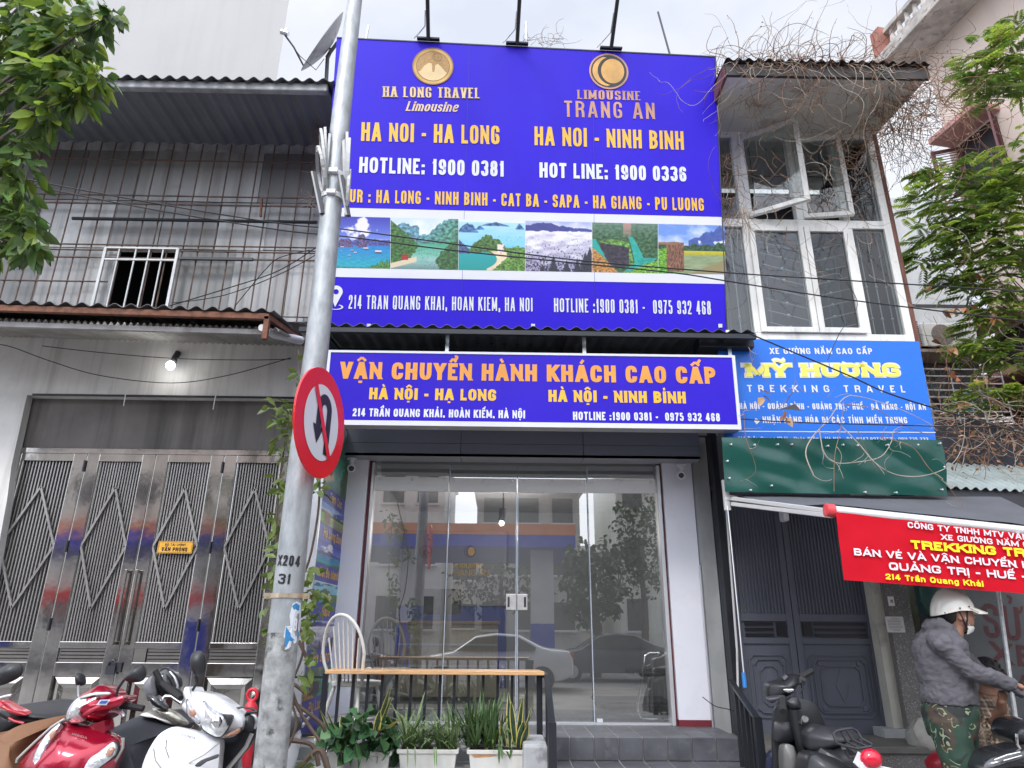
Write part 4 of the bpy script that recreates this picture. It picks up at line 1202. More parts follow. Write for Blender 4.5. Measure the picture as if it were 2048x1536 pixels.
MB().box(xur-.06, xur, YU+.06, YU+2.5, zu0, zu1+.3).build('upper_side_wall', clad, lh)
# rusty bars
bars = MB(); 
tops = [(x, 296) for x in range(-60, 640, 29)]
for x_, y_ in tops:
    q = P(x_, 300, YU-.06)
    bars.tube([(q.x, YU-.06, zu0-.05), (q.x+rr.uniform(-.004,.004), YU-.06, zu1-.12)], .0085, 6)
for py, a_, b_ in ((322,60,620), (393,60,632), (410,60,632), (492,90,634), (503,90,634), (518,0,634), (566,0,215)):
    z = P(400, py, YU-.075).z
    bars.tube([(P(a_,py,YU-.07).x, YU-.074, z), (P(b_,py,YU-.07).x, YU-.074, z)], .009, 6)
bars.build('window_bars', M['rust_bar'], lh)
z = P(400,441,YU-.1).z
MB().tube([(P(145,437,YU-.1).x, YU-.1, z), (P(634,447,YU-.1).x, YU-.1, z-.0)], .02, 8).build('long_pipe', M['black_metal'], lh, smooth=True)
MB().bar(P(360,517,YU-.1), P(506,519,YU-.1), .03, .03).build('short_pipe', M['black_metal'], lh)
MB().bar(P(524,396,YU-.1), P(521,433,YU-.1), .02, .03).build('rusty_bracket', M['rust'], lh)
# window with white grille
wf = MB(); wm_ = mat('window_white', (.55,.56,.56), .5, var=.12, spots=.3, ps=14, pcol=(.25,.2,.17))
gx = [P(p_, 560, YU-.06).x for p_ in (200, 228, 262, 289, 317, 347)]
gz0, gz1 = P(300, 617, YU-.06).z-.1, P(290, 499, YU-.06).z
for k, x in enumerate(gx): wf.bar((x, YU-.085, gz0), (x, YU-.085, gz1), .03 if k in (0, 5) else .014)
for z in (gz1, P(290, 522, YU-.06).z): wf.bar((gx[0], YU-.088, z), (gx[5], YU-.088, z), .02)
win = wf.build('window', wm_, lh)
MB().box(xw0-.28, xw0+.02, YU+.002, YU+.016, zw0, zw1).build('sliding_shutter', sheets[2], win)
# eave: gutter beams, trapezoid soffit sheet, roof edge
ef = 6.0
zs_ = P(400, 293, YU).z; zf_ = P(480, 176, ef).z
xe1 = P(655, 200, ef).x
soff = mat('soffit_sheet', (.17,.185,.21), .5, metal=.2, var=.12, vs=2)
mb = MB(); a, b = V((xl-2, ef+.02, zf_)), V((xe1, ef+.02, zf_))
mb.corr(a, b, V((0, YU-ef-.04, zs_-zf_+.02)), .012, .16, trap=True); mb.build('soffit', soff, lh)
gut = mat('gutter_beam', (.36,.37,.39), .6, metal=.2, var=.3, vs=5, streak=.5, sscale=(7,7,.5), scol=(.06,.06,.06))
mb = MB(); zg0, zg1 = P(480, 186, ef).z, P(480, 171, ef).z
mb.box(xl-2, xe1, ef-.06, ef+.02, zg0, zg1); mb.build('gutter', gut, lh, bevel=.015)
mb = MB(); mb.box(xl-2, xur, YU-.03, YU+.03, P(400,302,YU).z, P(400,288,YU).z); mb.build('wall_plate', gut, lh)
zr = P(420, 158, ef-.1).z
mb = MB(); mb.corr((xl-2, ef-.12, zr), (P(668,170,ef-.1).x, ef-.12, zr-.0), V((0, 3.2, .55)), .022, .15); mb.build('roof', mat('roof_sheet', (.12,.125,.135), .6, metal=.2, var=.3, vs=3, spots=.4, ps=4), lh, smooth=True)
# ================================================================ left awning
la = thing('rusty_awning', 'rusty framed corrugated awning sagging over the steel folding doors', 'awning', (P(300,640,6.3).x, 6.4, P(300,640,6.3).z))
Ya = 6.2
A, B = P(-300, 601, Ya), P(545, 626, Ya); B.y = A.y
zA = P(0, 611, Ya).z; zB = P(545, 631, Ya).z
xA, xB = P(-300, 610, Ya).x, P(540, 630, Ya).x
rm = M['rust']
cor = mat('old_corrugated', (.5,.49,.47), .45, metal=.3, var=.2, vs=4, streak=.5, scol=(.2,.15,.12), sscale=(4,.5,4))
f = MB(); zz = zA + (zB-zA)
za = P(0, 617, Ya).z + .0; zb2 = P(530, 634, Ya).z
def lz(x): 
    x0, x1 = P(0,617,Ya).x, P(530,634,Ya).x
    return za + (zb2-za)*(x-x0)/(x1-x0)
f.bar((xA, Ya, lz(xA)), (xB, Ya, lz(xB)), .05, .06)
f.bar((xB-.02, Ya, lz(xB)), (xB-.02, Ya, lz(xB)-.24), .05, .05)
f.bar((xB-.02, Ya, lz(xB)), (xB+.1, YL, lz(xB)+.12), .05, .05)
f.build('frame', rm, la)
mb = MB(); mb.corr((xA, Ya-.05, lz(xA)+.055), (xB+.05, Ya-.05, lz(xB)+.055), V((0, 1.0, .16)), .02, .16); mb.build('corrugated_sheet', mat('awning_top', (.22,.22,.225), .5, metal=.4, var=.3, vs=5, spots=.5, ps=9, pcol=(.12,.06,.04)), la, smooth=True)
# inner old sheet seen from below
x2 = P(560, 660, Ya+.12).x
zi = P(250, 641, Ya+.12).z
mb = MB(); a, b = V((xA, Ya+.12, P(0,634,Ya+.12).z)), V((x2, Ya+.12, P(530,658,Ya+.12).z))
zwl = P(300, 688, YL).z
mb.corr(a, b, V((0, YL-Ya-.13, zwl-(a.z+b.z)/2+.05)), .021, .066, rows=6); o = mb.build('lower_sheet', cor, la, smooth=True)
mb = MB(); mb.bar((xA, Ya+.1, lz(xA)-.135), (xB-.05, Ya+.1, lz(xB)-.125), .04, .05); mb.build('inner_beam', mat('worn_beam', (.34,.33,.33), .6, var=.35, vs=4, spots=.6, ps=3, pcol=(.15,.08,.06)), la)
mb = MB(); mb.tube([P(523,655,Ya+.02), P(548,668,6.5), P(602,681,6.9)], [.035,.045,.045], 10); mb.build('white_pipe', M['paint_white'], la, smooth=True)
# ================================================================ lit bulb and its wire
bt = thing('bulb_lamp', 'lit white bulb lamp on the plaster wall under the rusty awning', 'lamp', P(341, 730, 7.1))
p = P(341, 731, 7.08)
M['bulb_lit'] = mat('bulb_lit', (.95,.97,1), .3, emit=6, var=0)
mb = MB(); mb.ball(p, .048, .048, .052, 16, 10); mb.build('bulb', M['bulb_lit'], bt, smooth=True)
mb = MB(); mb.tube([p+V((.02,.02,.05)), P(349,716,7.2), P(356,706,YL)], [.03,.032,.035], 10); mb.build('socket', M['black_plastic'], bt, smooth=True)
ll = bpy.data.lights.new('bulb_light', 'POINT'); ll.energy = 2.2; ll.shadow_soft_size = .05; ll.color = (1,.98,.93)
lo = bpy.data.objects.new('bulb_light', ll); COL.objects.link(lo); lo.location = (p.x, p.y-.1, p.z-.06); 
lo.parent = bt; lo.location = (0, -.09, -.06)

# ================================================================ white building behind
wb = thing('white_building', 'tall plain white rendered building rising behind the left roof', 'building', (P(300,100,14).x, 14, 0))
wx0, wx1 = P(60, 80, 14).x - 6, P(575, 20, 14).x
xk = wx1*24/14-.6
mb = MB(); mb.slab([(wx0,14,0),(wx1,14,0),(xk,24,0),(xk-20,24,0)], (0,0,22)); mb.build('wall', mat('white_render', (.37,.37,.37), .8, var=.035, vs=.5, streak=.4, scol=(.31,.305,.3), sscale=(2.2,2.2,.18), sthr=.52), wb)
mb = MB(); mb.slab([(wx0,13.9,22),(wx1,13.9,22),(xk,24,22),(xk-20,24,22)], (0,0,.3)); mb.build('roof_slab', conc, wb)

# ================================================================ satellite dish
sd = thing('satellite_dish', 'grey satellite dish with a feed arm on the left roof edge', 'dish', P(655, 165, 6.6))
Yd_ = 6.6
ctr = P(641, 84, Yd_)
e1 = (P(680, 34, Yd_) - P(606, 132, Yd_)); ra = e1.length/2; e1.normalize()
vw_ = (ctr-C0).normalized(); nrm = e1.cross(vw_).normalized(); nrm = nrm if nrm.x < 0 else -nrm; nrm = (nrm + vw_*.07); nrm = (nrm - e1*nrm.dot(e1)).normalized()
e2 = nrm.cross(e1)
ctr = (P(680,34,Yd_)+P(606,132,Yd_))/2
rings = []
for j in range(7):
    s_ = j/6 or .01
    rings.append([ctr - nrm*.11*(1-s_*s_) + (e1*math.cos(t)*ra + e2*math.sin(t)*ra)*s_ for t in [2*math.pi*k/36 for k in range(36)]])
mb = MB(); mb.loft(rings, cap=False)
back = [[p_ - nrm*.008 for p_ in rg] for rg in rings]
mb.loft(back, cap=False); mb.loft([rings[-1], back[-1]], cap=False)
mb.build('reflector', mat('dish_grey', (.5,.5,.5), .5, var=.15, spots=.4, ps=9), sd, smooth=True)
low = ctr - e1*ra*.98
tip = P(567, 66, Yd_-.25)
MB().tube([low, P(588,95,Yd_-.15), tip], .011, 8).build('feed_arm', M['dark_metal'], sd, smooth=True)
mb = MB(); mb.tube([tip+V((-.03,0,.02)), tip+V((.06,0,-.01))], [.032,.028], 12); mb.tube([tip+V((.02,0,.0)), tip+V((.03,0,.06))], .02, 8); mb.build('feed_horn', M['alu'], sd, smooth=True)
foot = P(652, 172, Yd_)
MB().tube([foot, P(653,110,Yd_)+V((0,.05,0)), ctr - nrm*.14], .024, 8).build('mast', M['dark_metal'], sd, smooth=True)
MB().obox(ctr-nrm*.15, e1*.1, e2*.06, nrm*.02).build('mount', M['black_metal'], sd)
MB().tube([tip, P(578,82,Yd_-.2), P(600,112,Yd_-.2), P(632,140,Yd_-.1), P(648,118,Yd_)], .005, 5).build('cable', M['black_plastic'], sd, smooth=True)
for k, (pts, lb) in enumerate(([((1338,103),(1316,24)), 'thin dark iron rod sticking up behind the right top corner of the billboard'], [((731,84),(737,52)), 'short grey pipe standing behind the billboard next to the street pole'], [((1053,92),(1052,44)), 'short pipe with dry twigs behind the middle of the billboard'])):
    (x0,y0),(x1,y1) = pts; Yr = 7.3
    q0, q1 = P(x0,y0,Yr), P(x1,y1,Yr)
    q0 = q0 - (q1-q0)*1.2
    o = MB().tube([q0, q1], .014 if k == 0 else .018, 7).build('roof_rod', M['dark_metal'] if k == 0 else M['galv'], smooth=True); tag(o, lb, 'rod')
# ================================================================ right building (bay-windowed)
rb = thing('bay_house', 'narrow house with a white framed bay window upstairs and grey double doors below', 'house', (P(1650,1100,7.0).x, 7.3, 0))
YB = 6.78
fw = mat('upvc_white', (.75,.75,.72), .45, var=.1, vs=3, streak=.5, scol=(.33,.31,.28), sscale=(8,8,.8), sthr=.53, spots=.15, ps=12)
bg_ = glassmat('bay_glass', .09, (.62,.68,.68))
bgd = glassmat('bay_glass_dark', .06, (.5,.55,.55))
def bx(px, py): return P(px, py, YB)
zB0, zB1, zB2 = bx(1650,682).z, bx(1650,443).z, bx(1700,262).z
def xe(px, py): return bx(px, py).x
# horizontal rails
rl, rr_ = xe(1440,560)-.15, xe(1797,560)
mb = MB()
mb.box(rl, rr_, YB, YB+.09, zB0-.05, bx(1650,667).z); mb.box(rl, rr_, YB, YB+.09, bx(1650,456).z, bx(1650,440).z); mb.box(rl, rr_, YB, YB+.09, bx(1650,276).z, zB2)
for px in (1505, 1621, 1716):
    x = xe(px, 560) ; mb.box(x-.045, x+.045, YB+.001, YB+.089, bx(1650,667).z, bx(1650,456).z); mb.box(x-.042, x+.042, YB+.001, YB+.089, bx(1650,440).z, bx(1650,276).z)
mb.box(rr_-.045, rr_+.045, YB-.004, YB+.094, zB0-.05, zB2)
mb.build('window_frame', fw, rb, bevel=.006)
def pane(x0, x1, z0_, z1_, gm, label_=None, fr=True, Y=YB):
    f = MB(); t = .064
    if fr:
        f.box(x0, x0+t, Y-.03, Y+.02, z0_, z1_); f.box(x1-t, x1, Y-.03, Y+.02, z0_, z1_); f.box(x0+t, x1-t, Y-.03, Y+.02, z0_, z0_+t); f.box(x0+t, x1-t, Y-.03, Y+.02, z1_-t, z1_)
        o = f.build('window', fw, rb, bevel=.005)
    else: t = 0; o = rb
    g = MB(); g.quad((x0+t, Y, z0_+t), (x1-t, Y, z0_+t), (x1-t, Y, z1_-t), (x0+t, Y, z1_-t)); g.build('pane', gm, o)
zl_, zh_ = bx(1650,667).z, bx(1650,456).z
zl2, zh2 = bx(1650,440).z, bx(1650,276).z
pane(rl, xe(1505,560)-.036, zl_, zh_, bg_, fr=False, Y=YB+.03)
pane(xe(1505,560)+.02, xe(1621,560)-.004, zl_, zh_, bg_)
pane(xe(1621,560)+.004, xe(1716,560)-.02, zl_, zh_, bgd)
pane(xe(1716,560)+.036, rr_-.046, zl_, zh_, bgd, fr=False, Y=YB+.03)
pane(rl, xe(1505,560)-.031, zl2, zh2, bgd, fr=False, Y=YB+.03)
pane(xe(1716,560)+.031, rr_-.046, zl2, zh2, bgd, fr=False, Y=YB+.03)
def sash(hx, w_, ang, z0_, z1_):
    d = V((math.cos(R(ang)), -math.sin(R(ang)), 0)); n = V((-math.sin(R(ang)), -math.cos(R(ang)), 0))
    o0 = V((hx, YB-.01, 0)); t = .055
    def bp(a, b, c, e): return [o0 + d*a + V((0,0,c)), o0 + d*b + V((0,0,c)), o0 + d*b + V((0,0,e)), o0 + d*a + V((0,0,e))]
    f = MB()
    for q in (bp(0,t,z0_,z1_), bp(w_-t,w_,z0_,z1_), bp(t,w_-t,z0_,z0_+t), bp(t,w_-t,z1_-t,z1_)): f.slab(q, -n*.05)
    s = f.build('casement', fw, rb, bevel=.004)
    g = MB(); g.add([p - n*.025 for p in bp(t,w_-t,z0_+t,z1_-t)], [(0,1,2,3)]); g.build('pane', bg_, s)
ws = xe(1621,360)-xe(1505,360)
sash(xe(1505,560)+.03, ws*.98, 33, zl2+.02, zh2-.02)
sash(xe(1621,560)+.035, (xe(1716,360)-xe(1621,360))*.98, 9, zl2+.02, zh2-.02)
# inside of the bay: dark room, curtains, wrought bars
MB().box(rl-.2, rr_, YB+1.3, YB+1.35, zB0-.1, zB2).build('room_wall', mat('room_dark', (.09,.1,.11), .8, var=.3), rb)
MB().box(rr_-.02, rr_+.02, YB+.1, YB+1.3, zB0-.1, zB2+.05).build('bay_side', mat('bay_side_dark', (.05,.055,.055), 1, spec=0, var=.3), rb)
curt = mat('curtain', (.2,.23,.25), .8, var=.15)
def curtain(x0, x1, Y, z0_, z1_, m):
    mb = MB(); n = 40; top = []; 
    for i in range(n+1):
        x = x0 + (x1-x0)*i/n; top.append((x, Y + .03*math.sin(i*1.3) + .012*math.sin(i*2.9), z1_))
    mb.add(top + [(p[0], p[1], z0_) for p in top], [(i, i+1, n+2+i, n+1+i) for i in range(n)]); mb.build('curtain', m, rb, smooth=True)
curtain(xe(1520,560), xe(1562,560), YB+.35, zl_, zh_-.05, curt)
curtain(xe(1655,560), xe(1712,560), YB+.35, zl_, zh_-.1, mat('curtain_blue', (.11,.16,.19), .8, var=.15))
curtain(xe(1440,560), xe(1500,560), YB+.25, zl_, zh_, mat('curtain_grey', (.13,.145,.16), .8, var=.15))
wr = MB(); wm2 = mat('wrought_bar', (.42,.44,.45), .5, metal=.3)
for k in range(8):
    z = zl_ + .1 + (zh_-zl_-.15)*k/8
    p0, p1 = V((xe(1540,560), YB+.16, z+.1)), V((xe(1621,560), YB+.16, z-.02))
    wr.tube([p0, p1], .007, 5); wr.ball(p0.lerp(p1, .5), .022, nu=8, nv=5)
    p0, p1 = V((xe(1632,560), YB+.16, z-.03)), V((xe(1712,560), YB+.16, z+.09))
    wr.tube([p0, p1], .007, 5); wr.ball(p0.lerp(p1, .5), .022, nu=8, nv=5)
for px in (1480, 1745, 1765, 1785):
    x = xe(px, 560); wr.tube([(x, YB+.14, zl_), (x, YB+.14, zh_)], .007, 5)
    for k in range(3): wr.ball((x, YB+.14, zl_+.25+.4*k), .018, nu=8, nv=5)
wr.build('security_bars', wm2, rb, smooth=True)
wr = MB()
for k in range(7):
    x = xe(1520+ k*36, 360); wr.tube([(x, YB+.2, zl2), (x, YB+.2, zh2)], .006, 5)
for k in range(3): wr.tube([(rl, YB+.2, zl2+.15+.3*k), (rr_, YB+.2, zl2+.15+.3*k)], .006, 5)
wr.build('security_bars', M['dark_metal'], rb)
# reddish corner board, lintel, roof slab
MB().slab([V((rr_+.046, YB+.0, zB0-.05)), V((rr_+.1, YB, zB0-.05)), V((rr_+.1, YB, zB2+.1)), V((rr_+.046, YB, zB2+.1))], (0, .1, 0)).build('corner_board', mat('red_board', (.13,.05,.035), .75, var=.5, vs=6, stretch=(4,4,.8)), rb)
MB().box(rl, rr_+.12, YB+.02, YB+.12, zB2, zB2+.22).build('window_lintel', mat('dark_soffit_trim', (.06,.055,.055), .8, var=.3), rb)
Yf2 = 5.75
zf2 = P(1650, 156, Yf2).z; zw2 = zB2 + .12
xs0, xs1 = P(1455, 156, Yf2).x, P(1852, 160, Yf2).x
slab_m = mat('eave_plaster', (.6,.59,.56), .85, var=.2, vs=1.5, spots=.35, ps=2.5, pcol=(.16,.155,.15), bump=.2, bs=15)
xb0, xb1 = P(1425,250,YB).x, rr_+.12
mb = MB(); mb.add([(xs0,Yf2,zf2),(xs1,Yf2,zf2),(xb1,YB+1.4,zw2+.02),(xb0,YB+1.4,zw2+.02),(xs0,Yf2,zf2+.13),(xs1,Yf2,zf2+.13),(xb1,YB+1.4,zw2+.25),(xb0,YB+1.4,zw2+.25)], [(0,3,2,1),(4,5,6,7),(0,1,5,4),(1,2,6,5),(2,3,7,6),(3,0,4,7)])
mb.build('eave_slab', slab_m, rb)
mb = MB(); mb.corr((xs0-.03, Yf2-.09, zf2+.15), (xs1+.04, Yf2-.09, zf2+.15), V((0, 1.8, .25)), .018, .11); mb.box(xs0-.02, xs1+.02, Yf2-.04, Yf2-.003, zf2-.02, zf2+.13)
mb.build('roof_sheet', mat('roof_black', (.045,.042,.042), .7, var=.4, vs=6), rb)
MB().slab([V((xs0-.004, Yf2, zf2-.02)), V((xs0-.004, Yf2+.5, zf2-.03)), V((xs0-.004, Yf2+.5, zf2+.14)), V((xs0-.004, Yf2, zf2+.14))], (-.03,0,0)).build('barge_board', mat('red_brown_board', (.16,.06,.055), .7, var=.3), rb)
# lower wall with the grey double doors
YR = 7.0
zdb2, zdt = P(1600, 1470, YR).z, P(1600, 1000, YR).z
dx0, dx1, dxm = P(1470,1250,YR).x, P(1746,1250,YR).x, P(1586.5,1250,YR).x
MB().box(P(1449,1200,YR).x, P(1765,1250,YR).x, YR+.09, YR+.15, 0, zdt+1.2).build('lower_wall', mat('dark_wall', (.1,.1,.105), .8, var=.2), rb)
gd = mat('door_grey', (.092,.1,.128), .42, var=.1, vs=2, streak=.25, scol=(.06,.064,.075), sscale=(7,7,.6), bump=.04, bs=20)
for (a, b, s_) in ((dx0, dxm-.004, 0), (dxm+.004, dx1, 1)):
    mb = MB(); mb.box(a, b, YR, YR+.06, zdb2, zdt)
    leaf = mb.build('double_door', gd, rb, bevel=.004)
    g = MB(); za_, zb_ = P(1600,1228,YR).z, zdt-.05
    x = a+.07
    while x < b-.09:
        g.box(x, x+.016, YR-.012, YR+.001, za_, zb_); x += .034
    g.box(a, a+.06, YR-.016, YR, zdb2, zdt-.001); g.box(b-.06, b, YR-.016, YR, zdb2, zdt-.001)
    g.box(a+.06, b-.06, YR-.016, YR, P(1600,1243,YR).z, za_)
    g.box(a+.06, b-.06, YR-.016, YR, P(1600,1288,YR).z, P(1600,1276,YR).z)
    g.build('door_ribs', gd, leaf, bevel=.003)
    lv = MB(); q0, q1 = (a+.09, b-.2) if s_ == 0 else (a+.2, b-.09)
    for k in range(3):
        z = P(1600,1272 - k*11,YR).z; lv.box(q0, q1, YR-.018, YR-.003, z-.004, z+.022)
    hx = (b-.17, b-.08) if s_ == 0 else (a+.08, a+.17)
    lv.box(hx[0], hx[1], YR-.018, YR-.003, P(1600,1272,YR).z, P(1600,1245,YR).z)
    lv.build('vent_slot', M['ink'], leaf)
    # raised panel with cut corners
    pz0, pz1 = P(1600,1435,YR).z, P(1600,1310,YR).z
    for (dd, dp, th) in ((.10, .012, .014), (.14, .018, .01), (.2, .014, .01)):
        x0_, x1_, z0_, z1_ = a+dd, b-dd, pz0+dd-.1, pz1-dd+.1; c_ = .045
        pts = [(x0_+c_, z0_), (x1_-c_, z0_), (x1_, z0_+c_), (x1_, z1_-c_), (x1_-c_, z1_), (x0_+c_, z1_), (x0_, z1_-c_), (x0_, z0_+c_)]
        m2 = MB()
        for k in range(8):
            p0, p1 = pts[k], pts[(k+1)%8]
            m2.bar((p0[0], YR-.006, p0[1]), (p1[0], YR-.006, p1[1]), th, dp, up=(0,1,0))
        m2.build('panel_moulding', gd, leaf)
    m2 = MB(); cx, cz = (a+b)/2, (pz0+pz1)/2
    m2.slab([(cx-.06, YR-.008, cz), (cx, YR-.008, cz-.15), (cx+.06, YR-.008, cz), (cx, YR-.008, cz+.15)], (0,.01,0))
    for sx in (-1, 1):
        for sz in (-1, 1): m2.box(cx+sx*(b-a)*.24-.02, cx+sx*(b-a)*.24+.02, YR-.01, YR+.001, cz+sz*(pz1-pz0)*.36-.02, cz+sz*(pz1-pz0)*.36+.02)
    m2.build('panel_ornament', gd, leaf, bevel=.004)
fr = MB(); fr.box(dx0-.1, dx0-.004, YR-.03, YR+.09, zdb2, zdt+.1); fr.box(dx1+.004, dx1+.05, YR-.03, YR+.09, zdb2, zdt+.1); fr.box(dx0-.1, dx1+.05, YR-.03, YR+.09, zdt+.004, zdt+.15); fr.build('door_frame', gd, rb)
MB().box(P(1571,1030,YR-.1).x-.03, P(1571,1030,YR-.1).x+.03, YR-.12, YR-.0, P(1571,1042,YR-.1).z, P(1571,1020,YR-.1).z).build('door_lamp', M['paint_white'], rb, bevel=.015)
j0, j1 = P(1749,1250,6.9).x, P(1778,1250,6.9).x
MB().box(j0, j1, 6.85, 7.2, P(1790,1455,6.9).z, zdt+.2).build('door_jamb', mat('flaking_plaster', (.46,.45,.39), .85, var=.15, vs=2, spots=.6, ps=3.5, pcol=(.27,.265,.245), bump=.3, bs=20), rb)
MB().box(j0-.12, j1+.04, 6.8, 7.2, .0, P(1790,1455,6.9).z-.002).build('jamb_base', conc, rb)
terr = mat('terrazzo', (.13,.125,.12), .5, var=.2, vs=3, spots=.9, ps=95, pcol=(.4,.38,.36))
t0_, t1_ = P(1779,1250,6.8).x, P(1826,1250,6.8).x
MB().box(t0_, t1_, 6.78, 7.2, P(1820,1482,6.8).z, zdt+.2).build('terrazzo_pillar', terr, rb, bevel=.006)
MB().box(P(1470,1480,6.6).x, P(2400,1480,6.6).x, 6.3, 7.4, P(1700,1494,6.3).z-.05, P(1700,1494,6.3).z).build('doorstep', mat('step_stone', (.12,.115,.105), .6, var=.25, vs=3, bump=.1), rb, bevel=.006)
MB().box(P(1470,1480,6.6).x, P(2400,1480,6.6).x, 6.33, 7.4, 0, P(1700,1494,6.3).z-.052).build('plinth', terr, rb)
for (x0,y0,x1,y1,nm,m_,lb,cat) in ((1775,1193,1789,1212,'switch_plate',M['paint_white'],'small white switch plate on the terrazzo pillar','switch'), (1770,1233,1811,1265,'notice_paper',mat('paper', (.6,.6,.6), .8, var=.04),'white printed notice pasted on the terrazzo pillar','notice')):
    p0, p1 = P(x0,y0,6.775), P(x1,y1,6.775)
    t = thing(nm, lb, cat, p0)
    MB().box(p0.x, p1.x, 6.765 if nm[0]=='s' else 6.772, 6.779, p1.z, p0.z).build('plate' if nm[0]=='s' else 'sheet', m_, t)
    mb = MB()
    if nm[0] == 's': mb.box((p0.x+p1.x)/2-.012, (p0.x+p1.x)/2+.012, 6.76, 6.766, (p0.z+p1.z)/2-.014, (p0.z+p1.z)/2+.014); mb.build('button', mat('switch_beige', (.3,.28,.18), .5), t)
    else:
        rq = random.Random(3)
        for k in range(9):
            z = p0.z - .018 - k*.0135; e = .02 if k in (0, 8) else 0
            mb.box(p0.x+.015+e*2, p1.x-.015-rq.uniform(0,.03)-e, 6.7712, 6.772, z-.0024, z+.0014)
        mb.build('print_lines', mat('faint_ink', (.2,.2,.21), .7), t)
# dark workshop recess with the painted board
wx0, wx1 = P(1827,1250,6.9).x, P(2500,1250,7.3).x
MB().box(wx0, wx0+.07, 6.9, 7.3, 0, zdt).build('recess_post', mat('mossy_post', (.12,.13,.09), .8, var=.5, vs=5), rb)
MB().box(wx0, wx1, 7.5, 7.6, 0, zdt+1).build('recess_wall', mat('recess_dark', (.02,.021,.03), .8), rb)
sgn = Plane(2000, 1290, 6.6, yaw=0)
wbd = thing('painted_board', 'grey board with dark red hand-painted repair lettering in the workshop recess', 'board', sgn.o)
a, b = sgn.uv(1951, 1480), sgn.uv(2220, 1150)
MB().slab(sl4(sgn, a[0], b[0], a[1], b[1], 0), (0,.03,0)).build('board', mat('board_grey', (.07,.076,.08), .7, var=.2, vs=3, spots=.3, ps=5, pcol=(.1,.1,.1)), wbd)
MB().slab(sl4(sgn, a[0]-.05, a[0], a[1], b[1], .01), (0,.05,0)).build('edge_frame', M['dark_metal'], wbd)
M['maroon'] = mat('maroon_paint', (.06,.012,.016), .6, var=.3)
T(sgn, wbd, 'SỬA', (1969,1274), (2090,1290), (1969,1206), 'maroon', sw=.15, sh=.14, gap=.12, rad=.7)
T(sgn, wbd, 'XE', (1985,1325), (2068,1336), (1985,1283), 'maroon', sw=.24, sh=.2, gap=.25)
T(sgn, wbd, 'MÁY', (2020,1385), (2130,1392), (2020,1348), 'maroon', sw=.2, gap=.2)
# ================================================================ blue sign and tarp
s2 = Plane(1660, 780, 6.25, tilt=2.5)
bsn = thing('trekking_sign', 'bright blue printed sign with a big rounded yellow company name under the bay window', 'sign', s2.o)
a, b = s2.uv(1452, 880), s2.uv(1855, 683)
e = s2.uv(1872, 880)
MB().slab([s2.at(a[0], b[1], 0), s2.at(s2.uv(1838,683)[0], b[1], 0), s2.at(e[0], a[1]-.1, 0), s2.at(a[0], a[1]-.1, 0)], -s2.n*.05).build('panel', mat('print_blue', (.008,.15,.66), .4, var=.05, bump=.03, bs=3), bsn)
T(s2, bsn, 'XE GƯỜNG NẰM CAO CẤP', (1540,708), (1745,708.5), (1540,696), 'letter_white', sw=.22, gap=.2)
M['outline_white'] = M['letter_white']
T(s2, bsn, 'MỸ HƯƠNG', (1491,756), (1804,755.5), (1491,725.5), 'letter_white', sw=.5, sh=.36, gap=.08, serif=.66, off=.002, heavy=True)
T(s2, bsn, 'MỸ HƯƠNG', (1494,753.5), (1801,753.5), (1494,728), 'letter_lemon', sw=.38, sh=.25, gap=.17, serif=.66, off=.0055, heavy=True)
T(s2, bsn, 'TREKKING TRAVEL', (1495,784), (1811,785), (1495,770), 'letter_white', sw=.2, gap=.85)
T(s2, bsn, 'HÀ NỘI - QUẢNG BÌNH - QUẢNG TRỊ - HUẾ - ĐÀ NẴNG - HỘI AN', (1479,818), (1852,820), (1479,806), 'letter_white', sw=.2, gap=.17)
T(s2, bsn, 'NHẬN HÀNG HÓA ĐI CÁC TỈNH MIỀN TRUNG', (1526,846), (1815,847), (1526,833), 'letter_white', sw=.2, gap=.17)
T(s2, bsn, '214 Trần Quang Khải - Hoàn Kiếm - Hà Nội - ĐT: 0243.927.3557 - 0911.735.333', (1476,881), (1857,883), (1476,873), 'letter_white', sw=.18, gap=.17)
a1, b1 = s2.uv(1457, 862.5), s2.uv(1871, 865)
MB().slab([s2.at(a1[0], a1[1]+.004, .002), s2.at(b1[0], b1[1]+.004, .002), s2.at(b1[0], b1[1]-.004, .002), s2.at(a1[0], a1[1]-.004, .002)], -s2.n*.0015).build('rule_line', M['letter_white'], bsn)
MB().slab([s2.at(s2.uv(1511,836)[0], s2.uv(1511,836)[1], .003), s2.at(s2.uv(1520,842)[0], s2.uv(1520,842)[1], .003), s2.at(s2.uv(1513,849)[0], s2.uv(1513,849)[1], .003), s2.at(s2.uv(1508,842)[0], s2.uv(1508,842)[1], .003)], -s2.n*.002).build('arrow_mark', M['letter_white'], bsn)
tp = Plane(1665, 935, 6.12, tilt=2)
tarp = thing('green_tarp', 'dark green tarpaulin strip pinned below the blue sign', 'tarpaulin', tp.o)
q = [tp.uv(1443,875), tp.uv(1883,880.5), tp.uv(1894,992), tp.uv(1450,984)]
mb = MB(); nu, nv = 60, 14; vs_ = []
for j in range(nv+1):
    for i in range(nu+1):
        s_, t_ = i/nu, j/nv
        u = (V(q[0])*(1-s_)+V(q[1])*s_)*(1-t_) + (V(q[3])*(1-s_)+V(q[2])*s_)*t_
        nn = .02*mnoise.noise(V((u.x*3, u.y*5, 0))) + .05*abs(mnoise.noise(V((u.x*1.3+u.y*2.5, u.y*1.2, 4))))
        vs_.append(tp.at(u.x, u.y, nn))
mb.add(vs_, [(j*(nu+1)+i, j*(nu+1)+i+1, (j+1)*(nu+1)+i+1, (j+1)*(nu+1)+i) for j in range(nv) for i in range(nu)])
